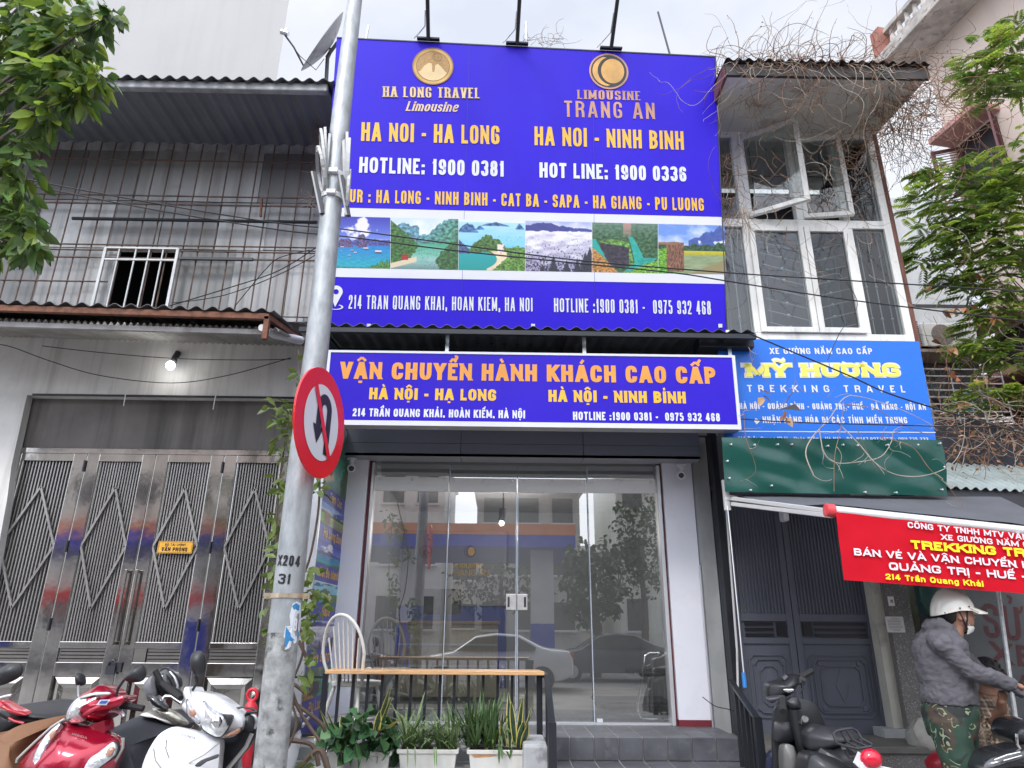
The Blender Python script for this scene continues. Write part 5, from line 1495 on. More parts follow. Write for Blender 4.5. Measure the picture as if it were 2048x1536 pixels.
mb.build('sheet', mat('tarp_green', (.008,.07,.055), .22, var=.08, bump=.05, bs=4), tarp, smooth=True)
mb = MB()
for px, py in ((1460,890),(1507,891),(1553,890),(1581,890),(1653,893),(1683,891),(1712,892),(1772,891),(1832,891),(1876,888),(1453,923),(1457,957),(1541,972),(1727,985),(1789,986),(1880,980),(1884,935),(1499,981)):
    u = tp.uv(px, py); mb.disc(tp.at(u[0], u[1], .04), tp.u, tp.v, .008, n=8, th=-tp.n*.045)
mb.build('rivet', M['sign_white'], tarp)
MB().slab([tp.at(q[0][0]+.02,q[0][1],-.01), tp.at(q[1][0]-.02,q[1][1],-.01), tp.at(q[2][0]-.02,q[2][1]+.02,-.01), tp.at(q[3][0]+.02,q[3][1]+.02,-.01)], -tp.n*.05).build('backing_board', M['black_metal'], tarp)
# ================================================================ roll-out awning with red valance
ra_ = thing('rollout_awning', 'grey fabric roll-out awning with a white front tube over the grey doors', 'awning', P(1800,1030,5.6))
Yv = 4.7
k0, k1 = P(1463,997,6.2), P(1660,1021,Yv)
k1b = P(2052,1063,Yv); dirx = (k1b-k1); kR = k1 + dirx*1.5
fab = mat('awning_fabric', (.09,.095,.11), .8, var=.12, vs=3)
wl = P(1463,990,6.35); 
mb = MB(); A = k1+V((.02,.02,.05)); B = kR+V((0,.02,.05)); Cc = V((wl.x+.02, 6.3, wl.z)); D = V((kR.x+.4, 6.3, wl.z))
vs_ = []
for j in range(9):
    for i in range(25):
        s_, t_ = i/24, j/8
        p = (A.lerp(B, s_)).lerp(Cc.lerp(D, s_), t_); p = p + V((0,0,-.05*math.sin(math.pi*t_) + .008*mnoise.noise(V((s_*9,t_*4,1)))))
        vs_.append(p)
mb.add(vs_, [(j*25+i, j*25+i+1, (j+1)*25+i+1, (j+1)*25+i) for j in range(8) for i in range(24)])
mb.build('fabric', fab, ra_, smooth=True)
wt = mat('tube_white', (.68,.68,.68), .35, metal=.3, var=.06)
mb = MB(); mb.tube([k1, kR], .036, 14); mb.build('front_tube', wt, ra_, smooth=True)
d = dirx.normalized()
mb = MB(); mb.tube([k1-d*.035, k1-d*.03, k1+d*.025], [.035,.046,.046], 16); mb.build('end_cap', mat('cap_red', (.65,.06,.07), .4), ra_, smooth=True)
for dz in (0, .05):
    mb = MB(); mb.bar(k0+V((0,0,-dz)), k1+V((.03,.04,-dz*.6)), .03, .035); mb.build('arm', wt, ra_, bevel=.006)
mb = MB(); mb.bar(k0+V((-.03,.05,-.1)), k0+V((-.03,.05,.18)), .05, .04); mb.bar(k0+V((-.04,.05,.02)), k0+V((.06,.03,.0)), .05, .05); mb.build('bracket', wt, ra_)
MB().tube([P(1455,1012,6.1), P(1462,1080,6.08), P(1489,1362,5.95)], .006, 6).build('crank_rod', M['alu'], ra_, smooth=True)
MB().tube([P(1487,1345,5.95), P(1490,1375,5.94)], .017, 8).build('crank_grip', mat('crank_blue', (.03,.2,.55), .4), ra_, smooth=True)
# red valance banner
u = dirx.normalized(); vv = V((.02, .02, 1)).normalized()
bn = Board(k1 + V((0,-.04,-.02)), u, vv - u*vv.dot(u))
ban = thing('red_banner', 'red fabric banner with white and yellow company lettering hanging from the awning tube', 'banner', k1)
qb = [bn.uv(1671,1024), bn.uv(2052,1068), bn.uv(2052,1187.5), bn.uv(1689,1160)]
ext = 1.5
qb[1] = (qb[0][0]+(qb[1][0]-qb[0][0])*ext, qb[0][1]+(qb[1][1]-qb[0][1])*ext); qb[2] = (qb[3][0]+(qb[2][0]-qb[3][0])*ext, qb[3][1]+(qb[2][1]-qb[3][1])*ext)
mb = MB(); nu, nv = 70, 12; vs_ = []
def wav(u_, v_): return .006*math.sin(u_*14+v_*5) + .008*mnoise.noise(V((u_*6, v_*7, 2)))
for j in range(nv+1):
    for i in range(nu+1):
        s_, t_ = i/nu, j/nv
        p = (V(qb[0])*(1-s_)+V(qb[1])*s_)*(1-t_) + (V(qb[3])*(1-s_)+V(qb[2])*s_)*t_
        vs_.append(bn.at(p.x, p.y, wav(p.x, p.y)))
mb.add(vs_, [(j*(nu+1)+i, j*(nu+1)+i+1, (j+1)*(nu+1)+i+1, (j+1)*(nu+1)+i) for j in range(nv) for i in range(nu)])
bsh = mb.build('cloth', mat('banner_red', (.5,.004,.016), .7, spec=.15, var=.06, vs=5), ban, smooth=True)
kk = dict(off=.018)
T(bn, ban, 'CÔNG TY TNHH MTV VẬN TẢI', (1813,1056), (2092,1085), (1813,1044.5), 'letter_white', sw=.24, gap=.17, **kk)
T(bn, ban, 'XE GIƯỜNG NẰM CAO CẤP', (1880,1080), (2130,1103), (1880,1069), 'letter_white', sw=.24, gap=.17, **kk)
T(bn, ban, 'TREKKING TRAVEL', (1820,1098), (2138,1122), (1820,1081), 'letter_sun', sw=.3, gap=.17, serif=.6, **kk)
T(bn, ban, 'BÁN VÉ VÀ VẬN CHUYỂN HÀNH KHÁCH', (1706,1111), (2215,1150), (1706,1097), 'letter_white', sw=.26, gap=.17, **kk)
T(bn, ban, 'QUẢNG TRỊ - HUẾ - ĐÀ NẴNG', (1776,1140), (2200,1172), (1776,1125), 'letter_white', sw=.26, gap=.17, **kk)
T(bn, ban, '214 Trần Quang Khải', (1769,1159), (1964,1174), (1769,1147.5), 'letter_sun', sw=.26, gap=.19, **kk)
# thin prop pole in front of the workshop
o = MB().tube([P(1996,1180,5.0), P(2046,1545,4.95), V((P(2046,1545,4.95).x+.05, 4.95, 0))], .014, 8).build('prop_pole', M['galv'], smooth=True); tag(o, 'thin leaning grey prop pole in front of the painted board', 'pole')

# ================================================================ pink building at the far right
pk = mat('pink_render', (.62,.52,.46), .85, var=.06, vs=1, streak=.35, scol=(.42,.36,.33), sscale=(3,3,.3), sthr=.55, spots=.25, ps=2.5, pcol=(.45,.38,.34))
stone = mat('weathered_eave', (.42,.39,.36), .85, var=.3, vs=4, spots=.6, ps=6, pcol=(.16,.15,.14))
far = P(1850, 113, 11.0)
wd_ = V((math.sin(R(-10)), math.cos(R(-10)), 0)); wn = V((-wd_.y, wd_.x, 0)); wn = wn if wn.x < 0 else -wn
pbd = Board((far.x, far.y, 0), -wd_, (0,0,1))
pinkb = thing('pink_building', 'pale pink rendered building with maroon shutters and a weathered eave at the far right', 'building', (far.x+1, far.y-2, 0))
def pw(px, py, n=0):
    d = ray(px, py); o_ = pbd.o + wn*n
    return C0 + d * ((o_-C0).dot(wn) / d.dot(wn))
zt_e = far.z
a = V((far.x, far.y, 0)); b = a - wd_*9
MB().slab([a, b, b+V((0,0,zt_e)), a+V((0,0,zt_e))], -wn*6).build('wall', pk, pinkb)
o1 = .75
mb = MB(); A = a + wd_*.5 + V((0,0,zt_e)); B = b + V((0,0,zt_e))
mb.slab([A+wn*o1, B+wn*o1, B-wn*2, A-wn*2], (0,0,.28)); mb.build('eave', stone, pinkb, bevel=.02)
mb = MB(); mb.slab([A+wn*(o1-.12)+V((0,0,.281)), B+wn*(o1-.12)+V((0,0,.281)), B+wn*(o1-.3)+V((0,0,.281)), A+wn*(o1-.3)+V((0,0,.281))], (0,0,.1))
mb.slab([A+wn*(o1-.1)+V((0,0,.75)), B+wn*(o1-.1)+V((0,0,.75)), B+wn*(o1-.32)+V((0,0,.75)), A+wn*(o1-.32)+V((0,0,.75))], (0,0,.1))
for k in range(40):
    p = (A+wn*(o1-.2)) - wd_*(.15+.22*k) + V((0,0,.38)); mb.tube([p, p+V((0,0,.1)), p+V((0,0,.25)), p+V((0,0,.37))], [.05,.07,.045,.05], 8)
mb.build('balustrade', stone, pinkb)
mb = MB(); mb.slab([A+wn*o1+V((0,0,.28)), A+wn*o1-wd_*.25+V((0,0,.28)), A+wn*(o1-.3)-wd_*.25+V((0,0,.28)), A+wn*(o1-.3)+V((0,0,.28))], (0,0,.65)); mb.build('corner_pier', mat('terracotta', (.3,.12,.09), .8, var=.3), pinkb)
maroon = mat('maroon_shutter', (.1,.03,.035), .6, var=.2)
def visor_window(pxa, pxb, pyt, wpx, label=None):
    # concrete hood plus window with open louvred shutters; pixels on the wall: far end, near end, top
    fa, na = pw(*pxa), pw(*pxb)
    z = (fa.z+na.z)/2
    F = V((fa.x, fa.y, z)); N_ = V((na.x, na.y, z))
    h = MB(); h.slab([F, N_, N_+wn*.55, F+wn*.55], (0,0,.12)); hood = h.build('window_hood', mat('hood_edge', (.42,.22,.2), .8, var=.2) if 'hood_edge' not in bpy.data.materials else bpy.data.materials['hood_edge'], pinkb, bevel=.01)
    ln = (N_-F)
    w0_, w1_ = F+ln*.15, F+ln*.9
    mb = MB(); mb.slab([w0_+wn*.01+V((0,0,-1.5)), w1_+wn*.01+V((0,0,-1.5)), w1_+wn*.01+V((0,0,-.05)), w0_+wn*.01+V((0,0,-.05))], -wn*.05); win = mb.build('window', M['ink'], pinkb)
    for s_, (e0, dr) in enumerate(((w0_, -1), (w1_, 1))):
        dv = (wn*.85 + ln.normalized()*dr*.5).normalized()
        m3 = MB(); hw = .5
        p0, p1 = e0+wn*.02+V((0,0,-1.5)), e0+wn*.02+dv*hw+V((0,0,-1.5)); up = V((0,0,1.42)); nn = dv.cross(V((0,0,1)))*.03
        dd = (p1-p0)
        m3.slab([p0, p0+dd*.14, p0+dd*.14+up, p0+up], nn); m3.slab([p0+dd*.86, p1, p1+up, p0+dd*.86+up], nn)
        for zz in (0, .5, 1.35): m3.slab([p0+dd*.14+V((0,0,zz)), p0+dd*.86+V((0,0,zz)), p0+dd*.86+V((0,0,zz+.07)), p0+dd*.14+V((0,0,zz+.07))], nn)
        for k in range(22):
            zz = .08 + k*.058; m3.slab([p0+dd*.14+V((0,0,zz)), p0+dd*.86+V((0,0,zz)), p0+dd*.86+nn+V((0,0,zz+.03)), p0+dd*.14+nn+V((0,0,zz+.03))], V((0,0,.012)))
        m3.build('shutter', maroon, win)
visor_window((1905,292), (2003,225), 0, 0)
visor_window((1955,700), (2070,610), 0, 0)
visor_window((2010,790), (2120,720), 0, 0)
# ================================================================ grey rear house with air conditioner
rh = thing('rear_house', 'grey rear wall with a barred window between the bay house and the pink building', 'house', (P(1890,700,9.8).x, 10, 0))
YH = 9.8
rx0, rx1 = P(1790,700,YH).x-.6, P(1985,800,YH).x
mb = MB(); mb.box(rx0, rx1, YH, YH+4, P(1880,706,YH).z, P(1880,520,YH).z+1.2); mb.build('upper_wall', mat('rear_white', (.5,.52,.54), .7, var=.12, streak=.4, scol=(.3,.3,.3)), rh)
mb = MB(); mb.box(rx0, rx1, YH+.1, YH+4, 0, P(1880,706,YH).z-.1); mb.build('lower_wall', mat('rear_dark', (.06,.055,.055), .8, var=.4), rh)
mb = MB(); mb.box(rx0, rx1+.05, YH-.35, YH+.1, P(1880,709,YH-.2).z-.02, P(1880,700,YH-.2).z); mb.build('ledge', mat('ledge_tan', (.3,.24,.2), .8, var=.3), rh)
mb = MB(); mb.box(rx0, rx1, YH-.012, YH-.002, P(1880,613,YH).z-.02, P(1880,613,YH).z+.03); mb.build('wall_rail', M['dark_metal'], rh)
gb = MB()
for k in range(9):
    z = P(1880, 738 + k*14, YH-.3).z; gb.tube([(rx0, YH-.3, z), (rx1, YH-.3, z)], .011, 5)
for k in range(6):
    x = rx0 + (rx1-rx0)*k/5; gb.tube([(x, YH-.3, P(1880,735,YH-.3).z), (x, YH-.3, P(1880,870,YH-.3).z)], .011, 5)
gb.build('window_grille', M['alu'], rh)
mb = MB(); n = 24; x0, x1 = P(1862,780,YH-.1).x, P(1895,780,YH-.1).x; tp_ = [(x0+(x1-x0)*i/n, YH-.05+.03*math.sin(i*1.4), P(1880,738,YH).z) for i in range(n+1)]
mb.add(tp_ + [(p[0], p[1], P(1880,800,YH).z) for p in tp_], [(i, i+1, n+2+i, n+1+i) for i in range(n)]); mb.build('curtain', curt, rh, smooth=True)
ac = thing('air_conditioner', 'white outdoor air conditioner unit on the grey rear wall', 'air conditioner', P(1892,690,9.5))
q0, q1 = P(1858,693,9.5), P(1907,646,9.5)
mb = MB(); mb.box(q0.x-.06, q1.x+.0, 9.5, 9.78, q0.z, q1.z); mb.build('casing', mat('ac_white', (.6,.6,.58), .5, var=.1, spots=.3, ps=10), ac, bevel=.02)
cx, cz, rr2 = (q0.x+q1.x)/2+.02, (q0.z+q1.z)/2, (q1.z-q0.z)*.43
mb = MB(); mb.disc((cx, 9.495, cz), (1,0,0), (0,0,1), rr2, n=28, th=(0,.01,0)); mb.build('fan_recess', mat('fan_brown', (.16,.12,.1), .7), ac)
mb = MB()
for k in range(7): mb.ring((cx, 9.487, cz), (1,0,0), (0,0,1), rr2*(.14+.13*k), rr2*(.14+.13*k)+.008, n=28)
for k in range(12):
    t = 2*math.pi*k/12; mb.bar((cx+.05*math.cos(t), 9.488, cz+.05*math.sin(t)), (cx+rr2*math.cos(t), 9.488, cz+rr2*math.sin(t)), .006, .004)
mb.build('fan_guard', mat('guard_grey', (.3,.28,.26), .5), ac)
mb = MB()
for k in range(12): 
    z = q0.z + (q1.z-q0.z)*k/11; mb.box(q0.x-.26, q0.x-.1, 9.5, 9.51, z, z+.02)
mb.box(q0.x-.27, q0.x-.255, 9.5, 9.7, q0.z-.05, q1.z); mb.build('side_grille', M['black_metal'], ac)
mb = MB(); mb.box(q0.x-.3, q1.x+.1, 9.45, 9.79, q0.z-.06, q0.z-.02); mb.build('bracket', M['black_metal'], ac)
bo = thing('hanging_bottle', 'crumpled pale blue plastic bottle tangled in the dead creeper', 'bottle', P(1935,800,8.2))
p0, p1 = P(1943,822,8.2), P(1928,782,8.2)
mb = MB(); dl = p1-p0; mb.tube([p0, p0+dl*.1, p0+dl*.5, p0+dl*.75, p0+dl*.92, p1], [.03,.055,.05,.055,.02,.018], 10); mb.build('bottle', mat('bottle_blue', (.25,.5,.55), .2, var=.3, bump=.4, bs=12), bo, smooth=True)
# pale corrugated lean-to roof
lr = thing('lean_to_roof', 'pale weathered corrugated lean-to roof strewn with dry twigs right of the green tarp', 'roof', P(1970,940,7.5))
A, B = P(1889,972,6.6), P(2300,992,6.6); B.y = A.y
D_ = P(1876,882,8.4) - A; D_.x = 0; D_.z = P(1960,884,8.4).z - A.z
mb = MB(); mb.corr(A+V((-.3,0,0)), B, D_, .016, .095); mb.build('corrugated_sheet', mat('pale_sheet', (.36,.42,.42), .55, metal=.2, var=.2, vs=3, spots=.5, ps=4, pcol=(.2,.16,.12)), lr, smooth=True)
mb = MB(); mb.box(A.x-.3, B.x, 6.64, 6.72, A.z-.22, A.z-.03); mb.build('fascia_board', M['dark_metal'], lr)
# ================================================================ street pole, round sign, ornament
Yp = 4.0
pole = thing('street_pole', 'leaning galvanised street pole with stencilled numbers, clamps and a torn blue sticker', 'pole', P(540, 1536, Yp) * 1)
ctrs = [(533.5,1600,34), (539.5,1536,32.5), (560,1330,31), (583,1121,29), (608,890,26), (633,699,23.3), (657,470,21), (680,254,18.8), (696,110,16.2), (710,0,14)]
pts = [P(a, b, Yp) for a, b, c in ctrs]
def dep(p): return (CM.to_3x3().inverted() @ (p - C0)).z * -1
rs = [c * dep(p) / F_PX for p, (a, b, c) in zip(pts, ctrs)]
low = pts[0] + (pts[0]-pts[2]).normalized() * ((pts[0].z + .0) / abs((pts[0]-pts[2]).normalized().z))
pts = [low] + pts; rs = [rs[0]] + rs
top = pts[-1] + (pts[-1]-pts[-3]).normalized()*3.5; pts.append(top); rs.append(rs[-1]*.8)
pole.location = low; ORG[pole.name] = V(low)
pm = mat('pole_galv', (.34,.36,.375), .48, metal=.45, var=.22, vs=22, stretch=(1,1,.35), bump=.2, bs=60, spots=.3, ps=5, pcol=(.3,.31,.32))
pm2 = mat('pole_grime', (.3,.31,.31), .7, metal=.1, var=.35, vs=16, bump=.3, bs=50, spots=.95, ps=11, pcol=(.07,.068,.065), streak=.8, scol=(.08,.078,.075), sscale=(13,13,9), sthr=.52)
def pole_c(py):
    for i in range(1, len(ctrs)):
        if ctrs[i-1][1] >= py >= ctrs[i][1]:
            f = (ctrs[i-1][1]-py)/(ctrs[i-1][1]-ctrs[i][1]); return (ctrs[i-1][0]*(1-f)+ctrs[i][0]*f, ctrs[i-1][2]*(1-f)+ctrs[i][2]*f)
ks = 3
def ip(py):
    c, r_ = pole_c(py); p = P(c, py, Yp); return p, r_*dep(p)/F_PX
q, rq_ = ip(1265)
i_up = [i for i, p in enumerate(pts) if p.z > q.z][0]
mb = MB(); mb.tube([q]+pts[i_up:], [rq_]+rs[i_up:], 28); mb.build('pole_shaft', pm, pole, smooth=True)
mb = MB(); mb.tube(pts[:i_up]+[q], rs[:i_up]+[rq_], 28); mb.build('pole_base', pm2, pole, smooth=True)
mb = MB(); e = low; mb.tube([e, e+V((0,0,.02))], .2, 24); mb.build('base_flange', M['galv'], pole)
def clamp(py, m_, th, wide=0):
    p, r_ = ip(py); d = (ip(py-20)[0]-p).normalized()
    mb = MB(); mb.tube([p-d*th, p+d*th], r_+.006, 28)
    if wide:
        for s_ in (-1, 1): mb.obox(p+V((s_*(r_+.018),-.005,0)), V((.024,0,0)), V((0,.01,0)), d*th*1.25); mb.tube([p+V((s_*(r_+.025),-.02,0)), p+V((s_*(r_+.025),.02,0))], .007, 6)
    else: mb.obox(p+V((.01,-r_-.012,0)), V((.03,0,0)), V((0,.01,0)), d*th*.8)
    mb.build('clamp', m_, pole, smooth=True)
clamp(1192, mat('clamp_brass', (.55,.45,.33), .35, metal=.8, var=.2), .012, 1)
clamp(355, M['paint_white'], .02); clamp(397, M['paint_white'], .018)
# stencilled numbers wrap round the pole
class Wrap:
    """text on the pole's skin; u = angle*radius, v = height"""
    def __init__(s, py): s.p, s.r = ip(py); s.d = (ip(py-25)[0]-s.p).normalized(); s.n = V((0,-1,0))
    def uv(s, px, py):
        c, w_ = pole_c(py); a = max(-1.3, min(1.3, math.asin(max(-.97, min(.97, (px-c)/w_)))))
        return (a*s.r, (ip(py)[0]-s.p).dot(s.d))
    def at(s, u, v, n=0):
        a = u/s.r; tc_ = V((0,-.12,0)); b_ = math.atan2(s.p.x, s.p.y)
        ang = a - b_*1.0
        return s.p + s.d*v + V((math.sin(ang), -math.cos(ang), 0))*(s.r+n+.0015)
w1 = Wrap(1140)
lettering('X204', w1, (557,1133), (597,1135), (557,1112), M['ink'], pole, sw=.2, gap=.15)
lettering('31', w1, (557,1169), (579,1170), (557,1149), M['ink'], pole, sw=.2, gap=.18)
w2 = Wrap(1250)
def stick(poly, m_, nm, off):
    us = [w2.uv(*p) for p in poly]; mb = MB(); c = (sum(u[0] for u in us)/len(us), sum(u[1] for u in us)/len(us))
    vs_ = [w2.at(*c, off)] + [w2.at(*u, off) for u in us]
    mb.add(vs_, [(0, i+1, (i+1) % len(us) + 1) for i in range(len(us))]); return mb.build(nm, m_, pole)
stick([(584,1208),(592,1203),(599,1206),(600,1240),(597,1262),(590,1285),(576,1296),(569,1299),(572,1280),(567,1272),(571,1252),(580,1255),(578,1232)], mat('sticker_paper', (.62,.66,.7), .7, var=.1), 'torn_sticker', .001)
stick([(583,1213),(590,1206),(597,1211),(596,1221),(586,1219)], mat('sticker_blue', (.03,.2,.45), .5, var=.15), 'sticker_print', .002)
stick([(572,1253),(578,1264),(596,1264),(594,1275),(583,1282),(574,1280),(571,1295),(569,1290),(570,1270)], bpy.data.materials['sticker_blue'], 'sticker_print', .002)
lettering('80', w2, (583,1262), (600,1262), (583,1236), M['letter_white'], pole, off=.003, sw=.24)
# no U-turn sign
nang = R(79); nn_ = V((math.sin(nang), -math.cos(nang), 0))
c = P(643, 845, 3.86)
sg = Board(c, V((-nn_.y, nn_.x, 0)), (V((.05,0,1))).normalized())
sg.v = (sg.v - nn_*sg.v.dot(nn_)).normalized(); sg.n = nn_; sg.u = sg.v.cross(nn_)
ntr = thing('traffic_sign', 'round red and white no U-turn sign fixed to the street pole', 'traffic sign', c)
Rs = (P(650,739,3.86)-P(638,952,3.86)).length/2
refl = mat('sign_red', (.72,.012,.02), .3, var=.04, bump=.04, bs=200)
mb = MB(); mb.disc(sg.at(0,0,0), sg.u, sg.v, Rs, n=56, th=-nn_*.012); mb.build('disc', refl, ntr)
mb = MB(); mb.disc(sg.at(0,0,.003), sg.u, sg.v, Rs*.69, n=56); mb.build('white_field', M['sign_white'], ntr)
mb = MB()
def arc(r0, r1, cx, cy, a0, a1, n=14):
    for k in range(n):
        t0, t1 = a0+(a1-a0)*k/n, a0+(a1-a0)*(k+1)/n
        mb.add([sg.at(Rs*(cx+r0*math.cos(t)), Rs*(cy+r0*math.sin(t)), .006) for t in (t0, t1)] + [sg.at(Rs*(cx+r1*math.cos(t)), Rs*(cy+r1*math.sin(t)), .006) for t in (t1, t0)], [(0,1,2,3)])
arc(.1, .29, .05, .25, 0, math.pi)
def rq(x0, y0, x1, y1): mb.add([sg.at(Rs*x, Rs*y, .0061) for x, y in ((x0,y0),(x1,y0),(x1,y1),(x0,y1))], [(0,1,2,3)])
rq(.15, -.55, .34, .25); rq(-.24, -.12, -.05, .25)
mb.add([sg.at(Rs*x, Rs*y, .0062) for x, y in ((-.35,-.1),(.06,-.1),(-.145,-.42))], [(0,1,2)])
mb.build('arrow_symbol', M['ink'], ntr)
mb = MB(); a_ = R(-56); dx, dy = math.cos(a_), math.sin(a_); nx, ny = -dy, dx
mb.add([sg.at(Rs*(s1*.7*dx+s2*.065*nx), Rs*(s1*.7*dy+s2*.065*ny), .009) for s1, s2 in ((-1,-1),(1,-1),(1,1),(-1,1))], [(0,1,2,3)])
mb.build('slash_bar', refl, ntr)
pz, rz = ip(845)
mb = MB(); mb.bar(sg.at(0,.1,-.014), pz+V((0,0,.1)), .03, .03); mb.bar(sg.at(0,-.1,-.014), pz+V((0,0,-.1)), .03, .03); mb.build('bracket', M['galv'], ntr)
# white ornament petals on the pole
orn = thing('pole_ornament', 'white petal-shaped lighting ornament clamped round the street pole above the round sign', 'ornament', P(665, 400, Yp))
om = mat('ornament_white', (.42,.43,.43), .5, var=.12, vs=6)
for s_, specs in ((-1, ((653,395,641,262,.1), (652,390,634,300,.17), (650,385,650,258,.04), (650,380,660,270,.0), (650,375,634,310,.2))), (1, ((692,395,694,268,.06), (693,400,699,282,.15), (689,395,687,282,.0), (692,430,700,345,.12)))):
    for x0, y0, x1, y1, ex in specs:
        a, b = P(x0, y0, Yp-.02), P(x1, y1, Yp-.02); h = (b-a); L = h.length; h.normalize()
        mb = MB(); yv = V((-.262+s_*.02, 1, 0)).normalized(); n = 22; wd = .07+.5*ex
        loop = [a + h*L*(.5-.5*math.cos(t)) + yv*wd*math.sin(t)*(1 if t < math.pi else .9) for t in [2*math.pi*k/n for k in range(n+1)]]
        for k in range(n): mb.bar(loop[k], loop[k+1], .017, .018, up=(1,0,0))
        mb.build('petal', om, orn)
for pa, pb in (((628,345),(645,428)), ((683,352),(697,432))):
    a, b = P(*pa, Yp-.1), P(*pb, Yp-.06)
    mb = MB(); mb.bar(a, b, .028, .03); mb.build('support_arm', M['dark_metal'], orn); 
    mb = MB(); mb.bar(a+V((-.012,-.001,0)), b+V((-.012,-.001,0)), .012, .032); mb.build('arm_edge', om, orn)

# ================================================================ front terrace: landing, ledge, counter rail, chair, planters
XA = Xa - .02
ld = MB(); ld.box(-2.0, XA, 5.85, Ypf+.02, 0, Zf-.004); o = ld.build('terrace_block', conc); tag(o, 'grey concrete terrace block under the wooden counter left of the steps', 'terrace')
lw_ = MB(); xw_ = P(1092,1500,5.55).x
lw_.box(-1.75, xw_, 5.35, 5.84, 0, P(1000,1548,5.35).z); lw_.box(P(1046,1500,5.4).x, xw_, 5.36, 5.84, 0, P(1066,1487,5.4).z)
o = lw_.build('ledge_wall', mat('ledge_painted', (.4,.41,.42), .75, var=.2, vs=3, spots=.7, ps=5, pcol=(.14,.14,.15), bump=.15), bevel=.02); tag(o, 'peeling grey painted low ledge that carries the three white planters', 'ledge')
Yc = 5.98
ct = thing('counter_rail', 'pale wooden bar board on a black steel railing in front of the shop glass', 'counter', (P(870,1350,Yc).x, Yc, Zf))
a, b = P(649,1351,Yc-.1), P(1089,1348,Yc-.1); zb_ = a.z*.5+b.z*.5
mb = MB(); a.z = b.z = zb_
mb.slab([a, b, b+V((-.03,.24,0)), a+V((.02,.24,0))], (0,0,.03)); mb.build('board', M['wood'], ct, bevel=.004)
mb = MB()
for k in range(15):
    px = 676 + k*29.0
    x = P(px, 1390, Yc).x; mb.box(x-.011, x+.011, Yc-.011, Yc+.011, Zf-.004, zb_)
mb.build('baluster', M['black_metal'], ct)
for px in (648, 1078):
    x = P(px, 1390, Yc).x; mb = MB(); mb.box(x-.02, x+.02, Yc-.02, Yc+.02, Zf-.004, zb_); mb.build('post', M['black_metal'], ct)
z1 = Zf + .06
mb = MB(); mb.bar((P(600,1390,Yc).x, Yc, z1), (P(1080,1390,Yc).x, Yc, z1), .022); mb.bar((P(560,1350,Yc).x, Yc, zb_-.03), (P(655,1350,Yc).x, Yc, zb_-.03), .018); mb.build('bottom_rail', M['black_metal'], ct)
mb = MB(); p0, p1 = P(640,1503,5.72), P(1060,1500,5.72); mb.tube([p0, p1], .009, 6); mb.build('planter_bar', M['galv'], ct, smooth=True)
# handrails beside the steps
def handrail(label, pts, lowz, bars, group='black steel handrails beside the steps'):
    t = thing('handrail', label, 'handrail', (pts[-1].x, pts[-1].y, 0), group)
    mb = MB()
    for p, q in zip(pts[:-1], pts[1:]): mb.bar(p, q, .045, .025)
    mb.build('top_rail', M['black_metal'], t)
    mb = MB()
    for f in bars:
        p = pts[-2].lerp(pts[-1], f); mb.box(p.x-.014, p.x+.014, p.y-.014, p.y+.014, lowz + (0 if p.y < 5.75 else .3), p.z)
    mb.build('upright', M['black_metal'], t)
    p = pts[-1]; mb = MB(); mb.box(p.x-.028, p.x+.028, p.y-.025, p.y+.025, 0, p.z+.01); mb.build('end_post', M['black_metal'], t)
handrail('black steel handrail between the right planter and the steps', [P(1089,1352,6.0), P(1094,1352,5.9), P(1104,1447,5.2)], .0, (.0, .5))
handrail('black steel handrail at the right side of the steps, next to the grey double doors', [P(1462,1362,6.3), P(1470,1374,6.2), P(1514,1437,5.45)], .0, (0, .25, .5, .75))
# windsor chair
ch = thing('windsor_chair', 'white wooden spindle-back chair standing behind the wooden counter', 'chair', (P(705,1455,6.22).x, 6.22, Zf))
cwm = mat('chair_white', (.66,.65,.61), .45, var=.06, spots=.15, ps=14)
sz = .44; cr_ = R(-28)
def cl(x, y, z): 
    return V((ch.location.x + x*math.cos(cr_) - y*math.sin(cr_), 6.22 + x*math.sin(cr_) + y*math.cos(cr_), Zf + z))
mb = MB(); ring1 = []
n = 28; outl = [(.21*math.cos(t)*(1+.08*math.sin(t)), .2*math.sin(t)) for t in [2*math.pi*k/n for k in range(n)]]
mb.slab([cl(x, y, sz) for x, y in outl], (0,0,-.035)); mb.build('seat', cwm, ch, bevel=.008)
hp = []
for k in range(25):
    t = math.pi*k/24; hp.append(cl(-.225*math.cos(t)*(1 if .2 < t < 2.9 else .92), -.17-.09*math.sin(t), sz+.52*math.sin(t)**.62))
hp[0], hp[-1] = cl(-.165,-.13,sz-.01), cl(.165,-.13,sz-.01)
mb = MB(); mb.tube(hp, .0135, 8); mb.build('hoop', cwm, ch, smooth=True)
for k in range(7):
    f = (k-3)/3; zt_ = sz+.5*math.sqrt(max(.05, 1-(f*.72)**2))**1.0
    mb = MB(); mb.tube([cl(f*.115,-.145,sz), cl(f*.158,-.145-.085*(zt_-sz)/.5,zt_-.01)], .0065, 6); mb.build('spindle', cwm, ch, smooth=True)
lp = {}
for sx in (-1, 1):
    for sy in (-1, 1):
        p, q = cl(sx*.12, sy*.12, sz-.03), cl(sx*.2, sy*.21, .0); lp[sx, sy] = (p, q)
        mb = MB(); mb.tube([p, p.lerp(q,.35), p.lerp(q,.6), q], [.013,.02,.016,.011], 8); mb.build('leg', cwm, ch, smooth=True)
mb = MB()
for sx in (-1, 1): mb.tube([lp[sx,-1][0].lerp(lp[sx,-1][1],.6), lp[sx,1][0].lerp(lp[sx,1][1],.6)], .01, 6)
